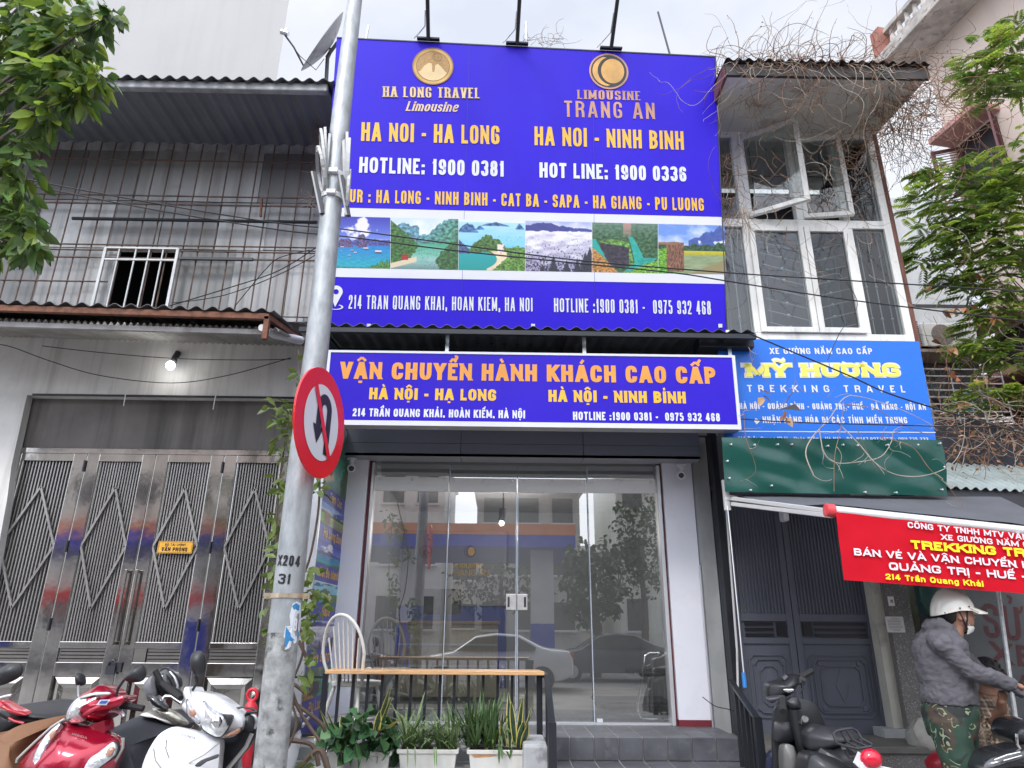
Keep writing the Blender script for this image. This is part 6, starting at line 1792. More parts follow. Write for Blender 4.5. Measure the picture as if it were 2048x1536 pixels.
mb.tube([(lp[-1,-1][0].lerp(lp[-1,-1][1],.6)+lp[-1,1][0].lerp(lp[-1,1][1],.6))/2, (lp[1,-1][0].lerp(lp[1,-1][1],.6)+lp[1,1][0].lerp(lp[1,1][1],.6))/2], .01, 6)
mb.build('stretcher', cwm, ch, smooth=True)

# ---------------- foliage helpers
rnd = random.Random(11)
def rv(s_=1): return V((rnd.uniform(-1,1), rnd.uniform(-1,1), rnd.uniform(-1,1))) * s_
def leaf(mb, p, d, L, W, droop=.15, m=0, up=None):
    d = V(d).normalized(); s_ = d.cross(up or rv()).normalized()
    if s_.length < .5: s_ = d.orthogonal().normalized()
    n = s_.cross(d)
    if n.z < 0: n = -n
    b = V(p); mid = b + d*L*.48 - n*L*.02; tip = b + d*L - V((0,0,1))*L*droop
    l, r_ = b + d*L*.42 + s_*W*.5 + n*W*.16, b + d*L*.42 - s_*W*.5 + n*W*.16
    l2, r2 = b + d*L*.75 + s_*W*.33 + n*W*.08 - V((0,0,1))*L*droop*.5, b + d*L*.75 - s_*W*.33 + n*W*.08 - V((0,0,1))*L*droop*.5
    m3 = b + d*L*.75 - V((0,0,1))*L*droop*.55
    mb.add([b, l, l2, tip, r2, r_, mid, m3], [(0,6,1),(0,5,6),(1,6,7,2),(6,5,4,7),(2,7,3),(7,4,3)], m)
def blade(mb, p, d, L, W, bend, m=0, m2=None, seg=7, twist=0):
    """long strap leaf; margins of another material when m2 is given"""
    p = V(p); d = V(d).normalized(); s_ = d.cross(V((0,0,1)))
    s_ = s_.normalized() if s_.length > .1 else V((1,0,0))
    s_ = (Matrix.Rotation(twist, 3, d) @ s_)
    rows = []; q = p.copy(); dd = d.copy()
    for k in range(seg+1):
        t = k/seg; w_ = W*(.45 + 1.1*t*(1-t)*2.2) * (1 if t < .9 else .25) if k < seg else W*.03
        w_ = max(.001, W*(.5+.5*math.sin(min(1, t*1.6)*math.pi/2))*(1-t**4)) if k < seg else .0008
        rows.append([q - s_*w_*.5, q - s_*w_*.34, q + V((0,0,-.1))*w_*0 , q + s_*w_*.34, q + s_*w_*.5])
        n = s_.cross(dd).normalized()
        rows[-1][2] = q - n*w_*.12
        dd = (dd + V((0,0,-1))*bend*(t+.2)/seg).normalized(); q = q + dd*L/seg
    vs_ = [v for r_ in rows for v in r_]
    for k in range(seg):
        for c_ in range(4):
            mb.add([rows[k][c_], rows[k][c_+1], rows[k+1][c_+1], rows[k+1][c_]], [(0,1,2,3)], (m2 if m2 is not None and c_ in (0,3) else m))
leafm = lambda nm, col, isl=.35, tr=.3, **k: mat(nm, col, .42, var=.18, vs=9, island=isl, trans=tr, **k)
LM = {'dark': leafm('leaf_dark', (.035,.075,.022)), 'mid': leafm('leaf_mid', (.1,.18,.045), .5), 'bright': leafm('leaf_bright', (.24,.34,.045), .3, .45),
      'vine': leafm('leaf_vine', (.115,.17,.035), .3, .3), 'ivy': leafm('leaf_ivy', (.05,.13,.05), .5, .15), 'spider': leafm('leaf_spider', (.1,.19,.06), .5, .2),
      'aloe': leafm('leaf_aloe', (.06,.12,.035), .5, .1), 'snake': mat('leaf_snake', (.03,.06,.035), .4, var=.5, vs=24, stretch=(1,1,2)), 'cream': mat('leaf_cream', (.62,.55,.16), .45, var=.12), 'dry': leafm('leaf_dry', (.3,.15,.06), .5, .2)}
# ---------------- planters
potm = mat('planter_white', (.62,.61,.57), .6, var=.1, vs=4, streak=.4, scol=(.4,.33,.26), sscale=(9,9,.8), sthr=.56)
rustm = mat('rust_stain', (.5,.25,.11), .7, var=.4, vs=9)
soil = mat('soil', (.035,.028,.022), .9, var=.3, bump=.4, bs=60)
def planter(x0, x1, yt, lb, Y=5.5):
    a, b = P(x0, yt, Y), P(x1, yt, Y); z = (a.z+b.z)/2; L = b.x-a.x
    t = thing('planter', lb, 'planter', ((a.x+b.x)/2, Y+.1, z-.26), 'white planters under the wooden counter')
    ring = lambda i, zz, k=0: [(a.x+i, Y-k+i*.6, zz), (b.x-i, Y-k+i*.6, zz), (b.x-i, Y+.24-i*.6, zz), (a.x+i, Y+.24-i*.6, zz)]
    mb = MB(); mb.loft([[V(p) for p in r_] for r_ in (ring(.05, z-.26), ring(.03, z-.16), ring(.025, z-.155), ring(.012, z-.03), ring(-.004, z-.028), ring(-.006, z), ring(.012, z), ring(.016, z-.03))], cap=True)
    mb.build('box', potm, t, bevel=.006)
    mb = MB(); mb.quad(*[V(p)+V((0,0,-.015)) for p in ring(.014, z)]); mb.build('soil', soil, t)
    return t, a, b, z, L
t, a, b, z, L = planter(655, 782, 1503, 'white planter of ivy and yellow-edged snake plants, leftmost of the three')
mb = MB()
for k in range(120):
    f = rnd.random(); p = V((a.x+L*(-.06+1.14*f), 5.5+rnd.uniform(-.07,.2), z+rnd.uniform(-.03,.26)*(1-abs(f-.5)*.8)))
    d = V((rnd.uniform(-.6,.6), rnd.uniform(-1,.1), rnd.uniform(-.5,.35))); leaf(mb, p, d, rnd.uniform(.08,.135), rnd.uniform(.075,.115), .25)
for px, py in ((680,1515),(708,1520),(733,1512),(690,1500),(725,1526)):
    leaf(mb, P(px, py-18, 5.42), V((rnd.uniform(-.3,.3),-.25,-1)), .1, .095, 0, up=V((1,0,0)))
mb.build('ivy_leaves', LM['ivy'], t, smooth='leaf')
def snake(specs, Y, t, wid=.05, ms=('snake','cream')):
    mb = MB()
    for (x0,y0,x1,y1,w_) in specs:
        p, q = P(x0,y0,Y), P(x1,y1,Y-rnd.uniform(-.05,.1)); d = q-p
        blade(mb, p, d, d.length, w_*1.35, rnd.uniform(-.1,.12), 0, 1, 8, rnd.uniform(-.5,.5))
    mb.build('snake_plant', [LM[ms[0]], LM[ms[1]]], t, smooth='leaf')
snake([(672,1490,640,1418,.032),(680,1485,652,1420,.034),(690,1480,682,1430,.05),(718,1480,723,1430,.035),(748,1480,782,1372,.05),(752,1478,785,1390,.045),(750,1475,760,1420,.045),(690,1487,706,1440,.03)], 5.52, t)
snake([(660,1472,612,1473,.026),(757,1462,816,1432,.048),(765,1466,800,1440,.035)], 5.5, t, ms=('cream','cream'))
t, a, b, z, L = planter(795, 916, 1499, 'white planter of striped spider plants, middle of the three')
mb = MB()
for cx in (.2, .42, .72, .9, .1):
    for k in range(30):
        an = rnd.uniform(0, 6.28); tl = rnd.uniform(.3, 1.25)
        d = V((math.cos(an)*tl, math.sin(an)*tl*.8, 1)); p = V((a.x+L*cx+rnd.uniform(-.03,.03), 5.6, z-.01))
        blade(mb, p, d, rnd.uniform(.16,.42), rnd.uniform(.012,.023), rnd.uniform(.7,3.2), 0, 1, 7)
for px in (868, 872, 830, 815): 
    blade(mb, P(px, 1494, 5.46), V((.1,-.4,-.6)), .14, .014, .5, 0, 1)
mb.build('spider_plant', [LM['spider'], mat('leaf_stripe', (.3,.36,.18), .5, var=.2)], t, smooth='leaf')
t, a, b, z, L = planter(935, 1054, 1500, 'white rust-stained planter of aloe and tall snake plants, rightmost of the three')
mb = MB(); mb.slab([(a.x+.03, 5.4995, z-.03), (a.x+L*.5, 5.4995, z-.03), (a.x+L*.4, 5.5065, z-.045), (a.x+.05, 5.506, z-.05)], (0,.002,0)); mb.build('rust_stain', rustm, t)
mb = MB()
for cx, nn2, ll in ((.0, 30, .4), (.14, 26, .42), (.42, 28, .42), (.3, 18, .46)):
    for k in range(nn2):
        an = rnd.uniform(0, 6.28); tl = rnd.uniform(.15, 1.0)
        d = V((math.cos(an)*tl, math.sin(an)*tl*.8, 1)); p = V((a.x+L*cx, 5.6, z-.01)); blade(mb, p, d, ll*rnd.uniform(.6,1.0), .024, rnd.uniform(.0,.7), 0, None, 6)
mb.build('aloe', LM['aloe'], t, smooth='leaf')
mb = MB()
for k in range(60):
    p = V((a.x+L*rnd.uniform(.3,.75), 5.5+rnd.uniform(-.02,.15), z+rnd.uniform(-.01,.17))); leaf(mb, p, rv(), .06, .022, .3)
mb.build('small_leaves', LM['mid'], t, smooth='leaf')
snake([(1020,1495,1017,1383,.034),(1030,1490,1022,1400,.04),(1038,1490,1052,1372,.04),(1034,1490,1046,1392,.036),(1040,1495,1066,1408,.035),(1040,1492,1060,1425,.07),(1036,1494,1048,1440,.06),(1010,1492,1002,1450,.05),(1000,1490,1006,1420,.03),(1044,1495,1056,1450,.06),(1012,1490,988,1388,.02)], 5.55, t)
blade_m = MB(); blade(blade_m, P(998,1490,5.44), V((.02,-.2,-1)), .12, .02, 0, 0); blade(blade_m, P(1002,1488,5.44), V((.1,-.3,-.9)), .1, .02, 0, 0); blade_m.build('aloe', LM['aloe'], t, smooth='leaf')

# ---------------- creeper by the pole
cp = thing('green_creeper', 'green leafy creeper climbing beside the street pole at the shop corner', 'creeper', P(600, 1536, 4.6))
st = mat('vine_stem', (.09,.06,.045), .8, var=.3, vs=12, bump=.2)
mb = MB()
def crv(pl_, Y, r_, n=5, jit=.01): 
    pts_ = [P(x, y, Y) + rv(jit) for x, y in pl_]
    # smooth
    out = []
    for i in range(len(pts_)-1):
        p0, p1, p2, p3 = pts_[max(i-1,0)], pts_[i], pts_[i+1], pts_[min(i+2, len(pts_)-1)]
        for k in range(6):
            t_ = k/6; out.append(.5*((2*p1) + (p2-p0)*t_ + (2*p0-5*p1+4*p2-p3)*t_*t_ + (3*p1-p0-3*p2+p3)*t_**3))
    out.append(pts_[-1]); return out
stems = [([(560,1530),(590,1450),(580,1380),(605,1300),(590,1200),(625,1100),(640,960),(610,800),(598,700)], 4.75, .008), ([(640,1480),(600,1420),(585,1370),(620,1390),(618,1340),(595,1280)], 4.8, .011), ([(575,1478),(620,1490),(640,1530)], 4.9, .015), ([(560,1270),(552,1100),(562,950),(580,820)], 4.7, .006), ([(585,1400),(640,1440),(650,1466)], 5.0, .013), ([(600,1536),(640,1500),(655,1540)], 4.8, .02)]
for s_, Y, r_ in stems: mb.tube(crv(s_, Y, r_), r_, 6)
mb.build('stem', st, cp, smooth=True)
mb = MB()
def vleaves(x0, y0, x1, y1, n, Y, L=.085):
    for k in range(n):
        p = P(rnd.uniform(x0,x1), rnd.uniform(y0,y1), Y+rnd.uniform(-.15,.15)); leaf(mb, p, V((rnd.uniform(-.9,.9), rnd.uniform(-.8,.2), rnd.uniform(-.9,.3))), L*rnd.uniform(.7,1.2), L*.52, .15)
vleaves(535,800,592,850,34,4.6); vleaves(550,840,600,920,42,4.6); vleaves(548,950,575,1000,20,4.6); vleaves(545,1030,565,1120,26,4.6,.075); vleaves(540,1110,560,1180,18,4.6,.075); vleaves(530,1200,550,1290,18,4.6,.075)
vleaves(630,965,655,1010,12,4.7); vleaves(615,1130,640,1150,6,4.5); vleaves(612,1160,650,1220,34,4.5); vleaves(608,1220,640,1260,18,4.5); vleaves(605,1270,640,1340,12,4.5); vleaves(590,720,604,780,8,4.7); vleaves(610,1520,640,1545,8,4.6); vleaves(590,1340,600,1380,4,4.6)
mb.build('leaves', LM['vine'], cp, smooth='leaf')

# ---------------- left tree
def limb(mb, a, b, r0, r1, sag=.1):
    n = 7; pts_ = [V(a).lerp(V(b), k/n) + V((0,0,sag*math.sin(math.pi*k/n))) + rv(.02*(k not in (0,n))) for k in range(n+1)]
    mb.tube(pts_, [r0+(r1-r0)*k/n for k in range(n+1)], 7)
lt_ = thing('broadleaf_tree', 'broad-leaved street tree with glossy drooping leaves at the left edge', 'tree', (-4.6, 3.3, 0))
bark = mat('bark', (.12,.1,.085), .9, var=.35, vs=8, bump=.5, bs=30)
mb = MB(); tk = V((-4.6, 3.3, 0)); th_ = V((-4.2, 3.4, 3.4))
mb.tube([tk, tk.lerp(th_,.3)+V((.08,0,0)), tk.lerp(th_,.7), th_], [.2,.16,.14,.12], 12)
cl_ = [(60,30,85,3.7,1),(140,50,55,3.6,1),(20,120,60,3.7,1),(110,95,55,3.6,0),(195,40,26,3.5,0),(45,190,50,3.6,0),(105,165,50,3.5,1),(160,150,36,3.5,1),(196,150,16,3.5,1),(20,265,46,3.6,0),(38,330,36,3.6,0),(20,400,45,3.6,0),(35,455,36,3.6,0),(58,492,20,3.55,0),(158,195,20,3.5,1),(95,235,24,3.5,1),(222,30,12,3.5,0),(-40,100,90,3.8,0),(-40,300,80,3.8,0),(-60,-40,120,3.8,1),(90,-40,100,3.7,1),(-100,200,100,3.9,0),(130,90,34,3.55,1), (10,60,60,3.6,0), (-30,450,60,3.7,0)]
lf = {0: MB(), 1: MB()}; 
for cx, cy, rp, Y, br in cl_:
    c = P(cx, cy, Y); limb(mb, th_+V((0,0,rnd.uniform(-1.2,.3))), c, .022, .004, .1)
    rr3 = rp*dep(c)/F_PX
    for k in range(int(8 + rp*1.15)):
        o_ = rv(); 
        if o_.length > 1: o_.normalize(); o_ *= rnd.random()**.4
        p = c + V((o_.x*rr3, o_.y*rr3*1.1, o_.z*rr3)); d = V((o_.x+rnd.uniform(-.4,.4), o_.y+rnd.uniform(-.5,.3), o_.z*.3-rnd.uniform(.2,1.0)))
        leaf(lf[1 if rnd.random() < (.4 if br else .12) else 0], p, d, rnd.uniform(.1,.165), rnd.uniform(.05,.072), rnd.uniform(0,.25))
mb.build('trunk', bark, lt_, smooth=True)
lf[0].build('crown', LM['mid'], lt_, smooth='leaf'); lf[1].build('crown', LM['bright'], lt_, smooth='leaf')
# ---------------- right tree of pinnate leaves
rt = thing('feather_leaf_tree', 'tree with feathery compound leaves in front of the pink building', 'tree', (7.2, 7.4, 0))
mb = MB(); base = V((7.2, 7.4, 0)); top = V((6.9, 7.6, 4.6))
mb.tube([base, base.lerp(top,.4)+V((.1,0,0)), top], [.16,.13,.1], 10)
rc = [(1960,115,42,7.2),(2015,105,45,7.2),(1985,165,45,7.2),(2035,165,40,7.2),(1945,155,32,7.2),(2035,60,30,7.2),(2045,350,50,7.3),(1992,365,38,7.6),(1925,360,38,7.8),(1880,345,32,7.8),(1860,400,40,7.9),(1915,410,50,7.7),(1975,420,55,7.6),(2030,430,50,7.4),(1858,465,34,7.9),(1920,480,50,7.7),(1980,490,55,7.6),(2035,510,50,7.4),(1850,520,24,7.9),(1915,550,34,7.7),(1965,560,45,7.6),(2020,580,45,7.5),(1965,640,30,7.7),(1990,620,32,7.6),(1985,690,32,7.6),(1945,700,20,7.6),(2010,720,22,7.6),(2010,800,26,7.4),(2040,790,24,7.4),(1960,790,24,7.4),(2080,300,70,7.3),(2100,480,80,7.3),(2090,120,60,7.2)]
fl = {0: MB(), 1: MB()}
for cx, cy, rp, Y in rc:
    c = P(cx, cy, Y); limb(mb, c+V((rnd.uniform(.5,.9), rnd.uniform(-.2,.2), rnd.uniform(-.5,.1))) if rnd.random() < .7 else top, c, .011, .003, .05)
    rr3 = rp*dep(c)/F_PX
    for k in range(int(rp*.68)+5):
        o_ = rv()
        if o_.length > 1: o_.normalize()
        p = c + o_*rr3*.8; ax = V((o_.x+rnd.uniform(-.6,.6)-.25, o_.y*.6+rnd.uniform(-.6,.3), rnd.uniform(-.35,.25))).normalized()
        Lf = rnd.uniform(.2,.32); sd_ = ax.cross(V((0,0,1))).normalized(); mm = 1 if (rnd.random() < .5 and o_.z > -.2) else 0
        for j in range(8):
            t_ = .15 + .85*j/7; q = p + ax*Lf*t_ - V((0,0,1))*Lf*.22*t_*t_; ll = Lf*.36*(1-.45*abs(t_-.45)*1.6)
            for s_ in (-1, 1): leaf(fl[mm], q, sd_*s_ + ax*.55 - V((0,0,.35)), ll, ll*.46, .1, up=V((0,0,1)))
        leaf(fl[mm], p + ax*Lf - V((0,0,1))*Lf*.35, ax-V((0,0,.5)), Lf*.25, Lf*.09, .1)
mb.build('trunk', bark, rt, smooth=True)
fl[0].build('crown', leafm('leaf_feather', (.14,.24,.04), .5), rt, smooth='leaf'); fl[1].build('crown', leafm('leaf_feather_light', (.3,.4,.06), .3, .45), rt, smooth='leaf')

# ---------------- dead creepers
dm = mat('dead_twig', (.24,.14,.09), .85, var=.4, vs=6)
dm2 = mat('pale_twig', (.42,.36,.3), .85, var=.25, vs=6)
rc2 = random.Random(5)
def vine(mb, p, d, L, r_, curl=.5, grav=0, m=0, seg=.045):
    n = max(4, int(L/seg)); pts_ = [V(p)]; d = V(d).normalized(); w_ = V((rc2.uniform(-1,1), rc2.uniform(-1,1), rc2.uniform(-1,1)))
    for k in range(n):
        w_ = (w_ + V((rc2.gauss(0,.6), rc2.gauss(0,.6), rc2.gauss(0,.6)))) * .8
        d = (d + w_*curl*.42 + V((rc2.gauss(0,.13), rc2.gauss(0,.13), rc2.gauss(0,.13)-grav))).normalized(); pts_.append(pts_[-1] + d*seg)
    mb.tube(pts_, [r_*.72*(1-.6*k/n) for k in range(n+1)], 4, m, cap=False)
    return pts_
def buds(mb, pts_, pr, m=0):
    for q in pts_[2:]:
        if rc2.random() < pr: leaf(mb, q, V((rc2.uniform(-1,1), rc2.uniform(-1,1), rc2.uniform(-1,.3))), rc2.uniform(.015,.03), .014, .1, m)
dc = thing('dead_creeper', 'tangle of dry leafless creeper over the bay house eave and windows', 'creeper', P(1650, 140, 5.8))
mb = MB(); bd_ = MB()
for k in range(320):                                        # on the roof edge
    x = xs0 + (xs1-xs0)*rc2.random(); p = (x, Yf2+rc2.uniform(-.15,.5), zf2+.17)
    hump = 1.0 if x < xs0+(xs1-xs0)*.45 else .35
    pt = vine(mb, p, (rc2.uniform(-1,1), rc2.uniform(-.6,.3), rc2.uniform(.0,.8)*hump), rc2.uniform(.25,1.0), rc2.choice((.0035,.005,.007)), .8, .075)
    if k % 3 == 0: buds(bd_, pt, .2)
for k in range(85):                                         # hanging over soffit and windows
    x = xs0 + (xs1-xs0)*rc2.uniform(.02,.8); p = (x, Yf2-.06, zf2+.14)
    pt = vine(mb, p, (rc2.uniform(-.7,.7), rc2.uniform(-.4,.6), -.5), rc2.uniform(.5,1.7), .005, .55, .05, rc2.choice((0,1)))
    if k % 2 == 0: buds(bd_, pt, .15)
for k in range(60):                                         # around the open casements
    p = P(rc2.uniform(1450,1720), rc2.uniform(230,420), rc2.uniform(6.2,6.45)); vine(mb, p, (rc2.uniform(-1,1), rc2.uniform(-.3,.1), rc2.uniform(-1,.3)), rc2.uniform(.4,1.0), .0045, .7, .04, rc2.choice((0,1)))
for k in range(150):                                        # curtain of twigs at the right end
    x = xs1 + rc2.uniform(-.35,.25); p = (x, Yf2+rc2.uniform(-.05,.9), zf2+rc2.uniform(-.1,.15))
    pt = vine(mb, p, (rc2.uniform(-.4,.6), rc2.uniform(-.3,.3), -.8), rc2.uniform(.5,1.9), .005, .6, .06)
    buds(bd_, pt, .2)
for k in range(20):                                         # bundle hanging left of the lower casements
    p = P(rc2.uniform(1478,1496), rc2.uniform(405,430), 6.4); vine(mb, p, (rc2.uniform(-.1,.12), 0, -1), rc2.uniform(.35,.6), .006, .3, .1, 1)
for k in range(40):
    p = P(rc2.uniform(1440,1475), rc2.uniform(300,430), 6.42); vine(mb, p, (rc2.uniform(-.6,.6), 0, -.6), rc2.uniform(.3,.9), .0045, .7, .04, 0)
for k in range(16):
    p = P(rc2.uniform(1500,1760), rc2.uniform(440,560), 6.42); vine(mb, p, (rc2.uniform(-.6,.6), 0, -.6), rc2.uniform(.3,.7), .004, .7, .04, rc2.choice((0,1)))
mb.build('twigs', [dm, dm2], dc); bd_.build('dry_buds', dm, dc, smooth='leaf')
dc2 = thing('dry_creeper', 'dry twining branches looping over the green tarp, blue sign and lean-to roof', 'creeper', P(1750, 900, 6.0))
mb = MB(); bd_ = MB()
zz = lambda pts_: [(1348+x/2.926, 500+y/2.926) for x, y in pts_]
for pl_, r_, Y in (([(825,1330),(780,1200),(800,1100),(900,980),(1000,880),(1100,860),(1300,920),(1480,1000),(1530,1060)], .011, 5.95), ([(850,1050),(890,1180),(960,1240),(1080,1250),(1200,1200),(1280,1110),(1310,1060),(1420,1030),(1700,1040)], .009, 5.96), ([(960,1000),(1080,1130),(1180,1260),(1300,1320),(1420,1335),(1560,1300),(1650,1220),(1700,1100),(1700,960)], .01, 5.94), ([(400,970),(430,1110),(490,1290),(380,1365)], .006, 5.97), ([(935,1400),(940,1200),(960,1050),(1000,880)], .007, 5.93), ([(1060,1040),(1110,1150),(1200,1290)], .006, 5.95), ([(1200,1100),(1400,1160),(1500,1290),(1600,1400),(1720,1540),(1750,1600)], .007, 5.9), ([(700,830),(640,900),(560,930),(400,945)], .006, 5.97), ([(710,640),(715,760),(690,850),(630,910)], .006, 5.97), ([(430,560),(470,700),(600,800),(830,830),(1000,890)], .004, 5.96), ([(1000,900),(1180,940),(1300,1000),(1520,1080),(1800,1100),(2060,1150)], .007, 5.95), ([(1330,1060),(1250,1090),(1180,1120)], .005, 5.96)):
    pts_ = crv(zz(pl_), Y, r_, jit=.02); mb.tube(pts_, [r_*.55*(1-.6*k/len(pts_)) for k in range(len(pts_))], 6, 1 if r_ > .0085 else 0)
    for q in pts_[::4]:
        if rc2.random() < .5: vine(mb, q, (rc2.uniform(-1,1), -.3, rc2.uniform(-1,.6)), rc2.uniform(.08,.25), .0035, .8, .02, 1, .03)
for k in range(130):
    p = P(rc2.uniform(1870,2060), rc2.gauss(855,42), rc2.uniform(6.5,7.6)); vine(mb, p, (rc2.uniform(-1,1), rc2.uniform(-.4,.2), rc2.uniform(-.5,.5)), rc2.uniform(.4,1.2), rc2.choice((.003,.004,.007)), .65, .02, rc2.choice((0,0,1)))
for k in range(60):
    p = P(rc2.uniform(1840,2050), rc2.uniform(520,800), rc2.uniform(7.2,8)); vine(mb, p, (rc2.uniform(-.6,.6), rc2.uniform(-.3,.2), rc2.uniform(-1,.2)), rc2.uniform(.5,1.5), .005, .6, .03, rc2.choice((0,0,1)))
for px, py in ((1905,625),(1925,800),(1918,765),(1900,745),(1855,580),(1950,560),(1990,640),(1960,760),(1525,790),(1572,830),(1905,700),(1880,620),(1868,690),(1982,800),(1935,610)):
    for k in range(3): leaf(bd_, P(px+rc2.uniform(-6,6), py+rc2.uniform(-8,8), 5.95 if px < 1700 else 7.3), V((rc2.uniform(-1,1), -.4, -rc2.random())), .1, .07, .3)
for k in range(90):
    leaf(bd_, P(rc2.uniform(1890,2050), rc2.uniform(885,970), 7.0)+V((0,-.15,.1)), rv(), rc2.uniform(.02,.05), .03, .1)
mb.build('twigs', [dm, dm2], dc2); bd_.build('dry_leaves', LM['dry'], dc2, smooth='leaf')
sc_ = MB(); sc_.slab([P(1555,820,5.96), P(1590,808,5.96), P(1604,822,5.9), P(1570,818,5.95)], (0,.01,.004)); o = sc_.build('plastic_scrap', M['ink']); tag(o, 'black plastic scrap caught on a twig in front of the blue sign', 'scrap')
vine_t = thing('roof_creeper', 'sparse dry twigs on the roof behind the middle of the billboard', 'creeper', P(1080, 80, 7.3)); mb = MB()
for k in range(26): vine(mb, P(rc2.uniform(1050,1130), rc2.uniform(75,92), 7.25), (rc2.uniform(-1,1), 0, rc2.uniform(-.1,.7)), rc2.uniform(.2,.5), .005, .7, .06)
mb.build('twigs', [dm], vine_t)
corner = thing('corner_creeper', 'small dry creeper in the roof corner left of the street pole', 'creeper', P(645, 270, 6.3)); mb = MB()
for k in range(60): vine(mb, P(rc2.uniform(636,652), rc2.uniform(215,330), 6.6), (rc2.uniform(-1,.6), 0, rc2.uniform(-.6,.7)), rc2.uniform(.15,.5), .0045, .8, .03)
for k in range(14): vine(mb, P(rc2.uniform(612,640), rc2.uniform(390,410), 6.8), (rc2.uniform(-1,.6), 0, rc2.uniform(-.6,.3)), rc2.uniform(.1,.3), .006, .9, .03, 1)
mb.build('twigs', [dm, dm2], corner)

# ---------------- overhead wires
wire_m = mat('wire_black', (.015,.015,.018), .6)
def wire(pl_, Y, r_, lb, m_=None, jit=.0):
    mb = MB(); mb.tube(crv(pl_, Y, r_, jit=jit), r_, 5, cap=False); o = mb.build('cable', m_ or wire_m, smooth=True); tag(o, lb, 'cable'); return o
wire([(-60,332),(45,357),(300,405),(560,447),(690,459),(900,487),(1150,520),(1450,545),(1680,560),(2048,583),(2140,590)], 5.4, .0065, 'upper of two black overhead cables crossing the photo strip of the billboard')
wire([(-60,345),(45,368),(300,418),(560,460),(690,473),(900,500),(1150,526),(1350,546),(1460,563),(1700,600),(2048,642),(2140,655)], 5.35, .0065, 'lower of two black overhead cables crossing the photo strip of the billboard')
wire([(1500,668),(1600,710),(1700,752),(1800,795),(2048,868),(2140,895)], 5.9, .0075, 'black cable sagging across the bright blue sign from the shop awning')
wire([(1482,838),(1600,845),(1900,853),(2048,858),(2140,862)], 5.92, .006, 'thin black cable running level across the foot of the blue sign')
wire([(338,612),(460,575),(560,540),(650,483)], 6.6, .006, 'thin cable rising over the barred window towards the street pole')
wire([(345,606),(450,590),(560,548),(640,505)], 6.55, .005, 'second thin cable over the barred window, slightly lower and flatter')
wire([(470,612),(530,540),(560,515),(620,500)], 6.5, .005, 'curved cable from the rusty awning up to the cladding')
wire([(-20,688),(20,693),(100,722),(200,751),(340,766),(450,752),(560,722),(582,715)], 7.0, .005, 'long cable sagging below the lit bulb on the plaster wall')
wire([(85,692),(200,705),(350,717),(500,720),(582,718)], 7.1, .005, 'taut cable passing the socket of the lit bulb')
wire([(0,412),(20,428),(50,424),(90,405)], 3.9, .006, 'short cable through the leaves of the left tree')
wire([(660,668),(800,676),(1000,688),(1200,684),(1450,678)], 6.6, .0045, 'thin cable strung under the dark corrugated awning')
wire([(1690,560),(1715,610),(1680,665),(1655,720)], 6.1, .004, 'thin drop cable in front of the lower bay window')
wire([(1405,1394),(1430,1412),(1455,1418),(1468,1422)], 6.9, .004, 'loose wire looping from the white panel to the right handrail')
for k, (x, y) in enumerate(((251,790),(430,797))):
    mb = MB(); mb.tube([P(x+5,y-15,7.2), P(x,y,7.19), P(x-4,y+22,7.18)], .006, 5); o = mb.build('wall_hook', M['alu'], smooth=True); tag(o, ['left','right'][k] + ' wire hook hanging over the stained panel above the steel doors', 'hook')
# red ringed post
rp_ = thing('red_post', 'red post with a ring on top between the white scooter and the street pole', 'post', P(503, 1536, 4.7))
c = P(503, 1402, 4.75); pr = mat('post_red', (.6,.02,.04), .45, var=.08)
rp_.location = (c.x, c.y, 0); ORG[rp_.name] = V((c.x, c.y, 0))
mb = MB(); mb.tube([(c.x,c.y,0), (c.x,c.y,c.z-.05), (c.x,c.y,c.z-.03), (c.x,c.y,c.z+.0)], [.045,.045,.04,.02], 18); mb.build('post', pr, rp_, smooth=True)
mb = MB(); rg = [V((c.x+.03*math.cos(t), c.y, c.z+.035+.034*math.sin(t))) for t in [2*math.pi*k/16 for k in range(17)]]; mb.tube(rg, .011, 8); mb.build('ring', pr, rp_, smooth=True)
# plastic bag
pb = MB(); c = P(1862, 1462, 6.35); rings = []
for j in range(9):
    f = j/8; rr_b = (.17*(1-f**2.2)**.8*(.75+.25*min(1,f*5)) if j < 7 else (.03,.06)[j-7])
    rings.append([V((c.x + rr_b*1.15*math.cos(t)*(1+.14*math.sin(3*t+f*5)), 6.4 + rr_b*.8*math.sin(t)*(1+.1*math.cos(4*t)), c.z-.16+.3*f)) for t in [2*math.pi*k/22 for k in range(22)]])
pb.loft([[p+V((mnoise.noise(p*9)*.05, mnoise.noise(p*9+V((5,5,5)))*.05, mnoise.noise(p*7+V((9,2,1)))*.06)) for p in rg] for rg in rings]); o = pb.build('plastic_bag', mat('bag_film', (.5,.49,.44), .14, var=.3, vs=7, bump=1, bs=11, trans=.3), smooth=True); tag(o, 'crumpled pale plastic bag resting on the step behind the helmeted person', 'bag')

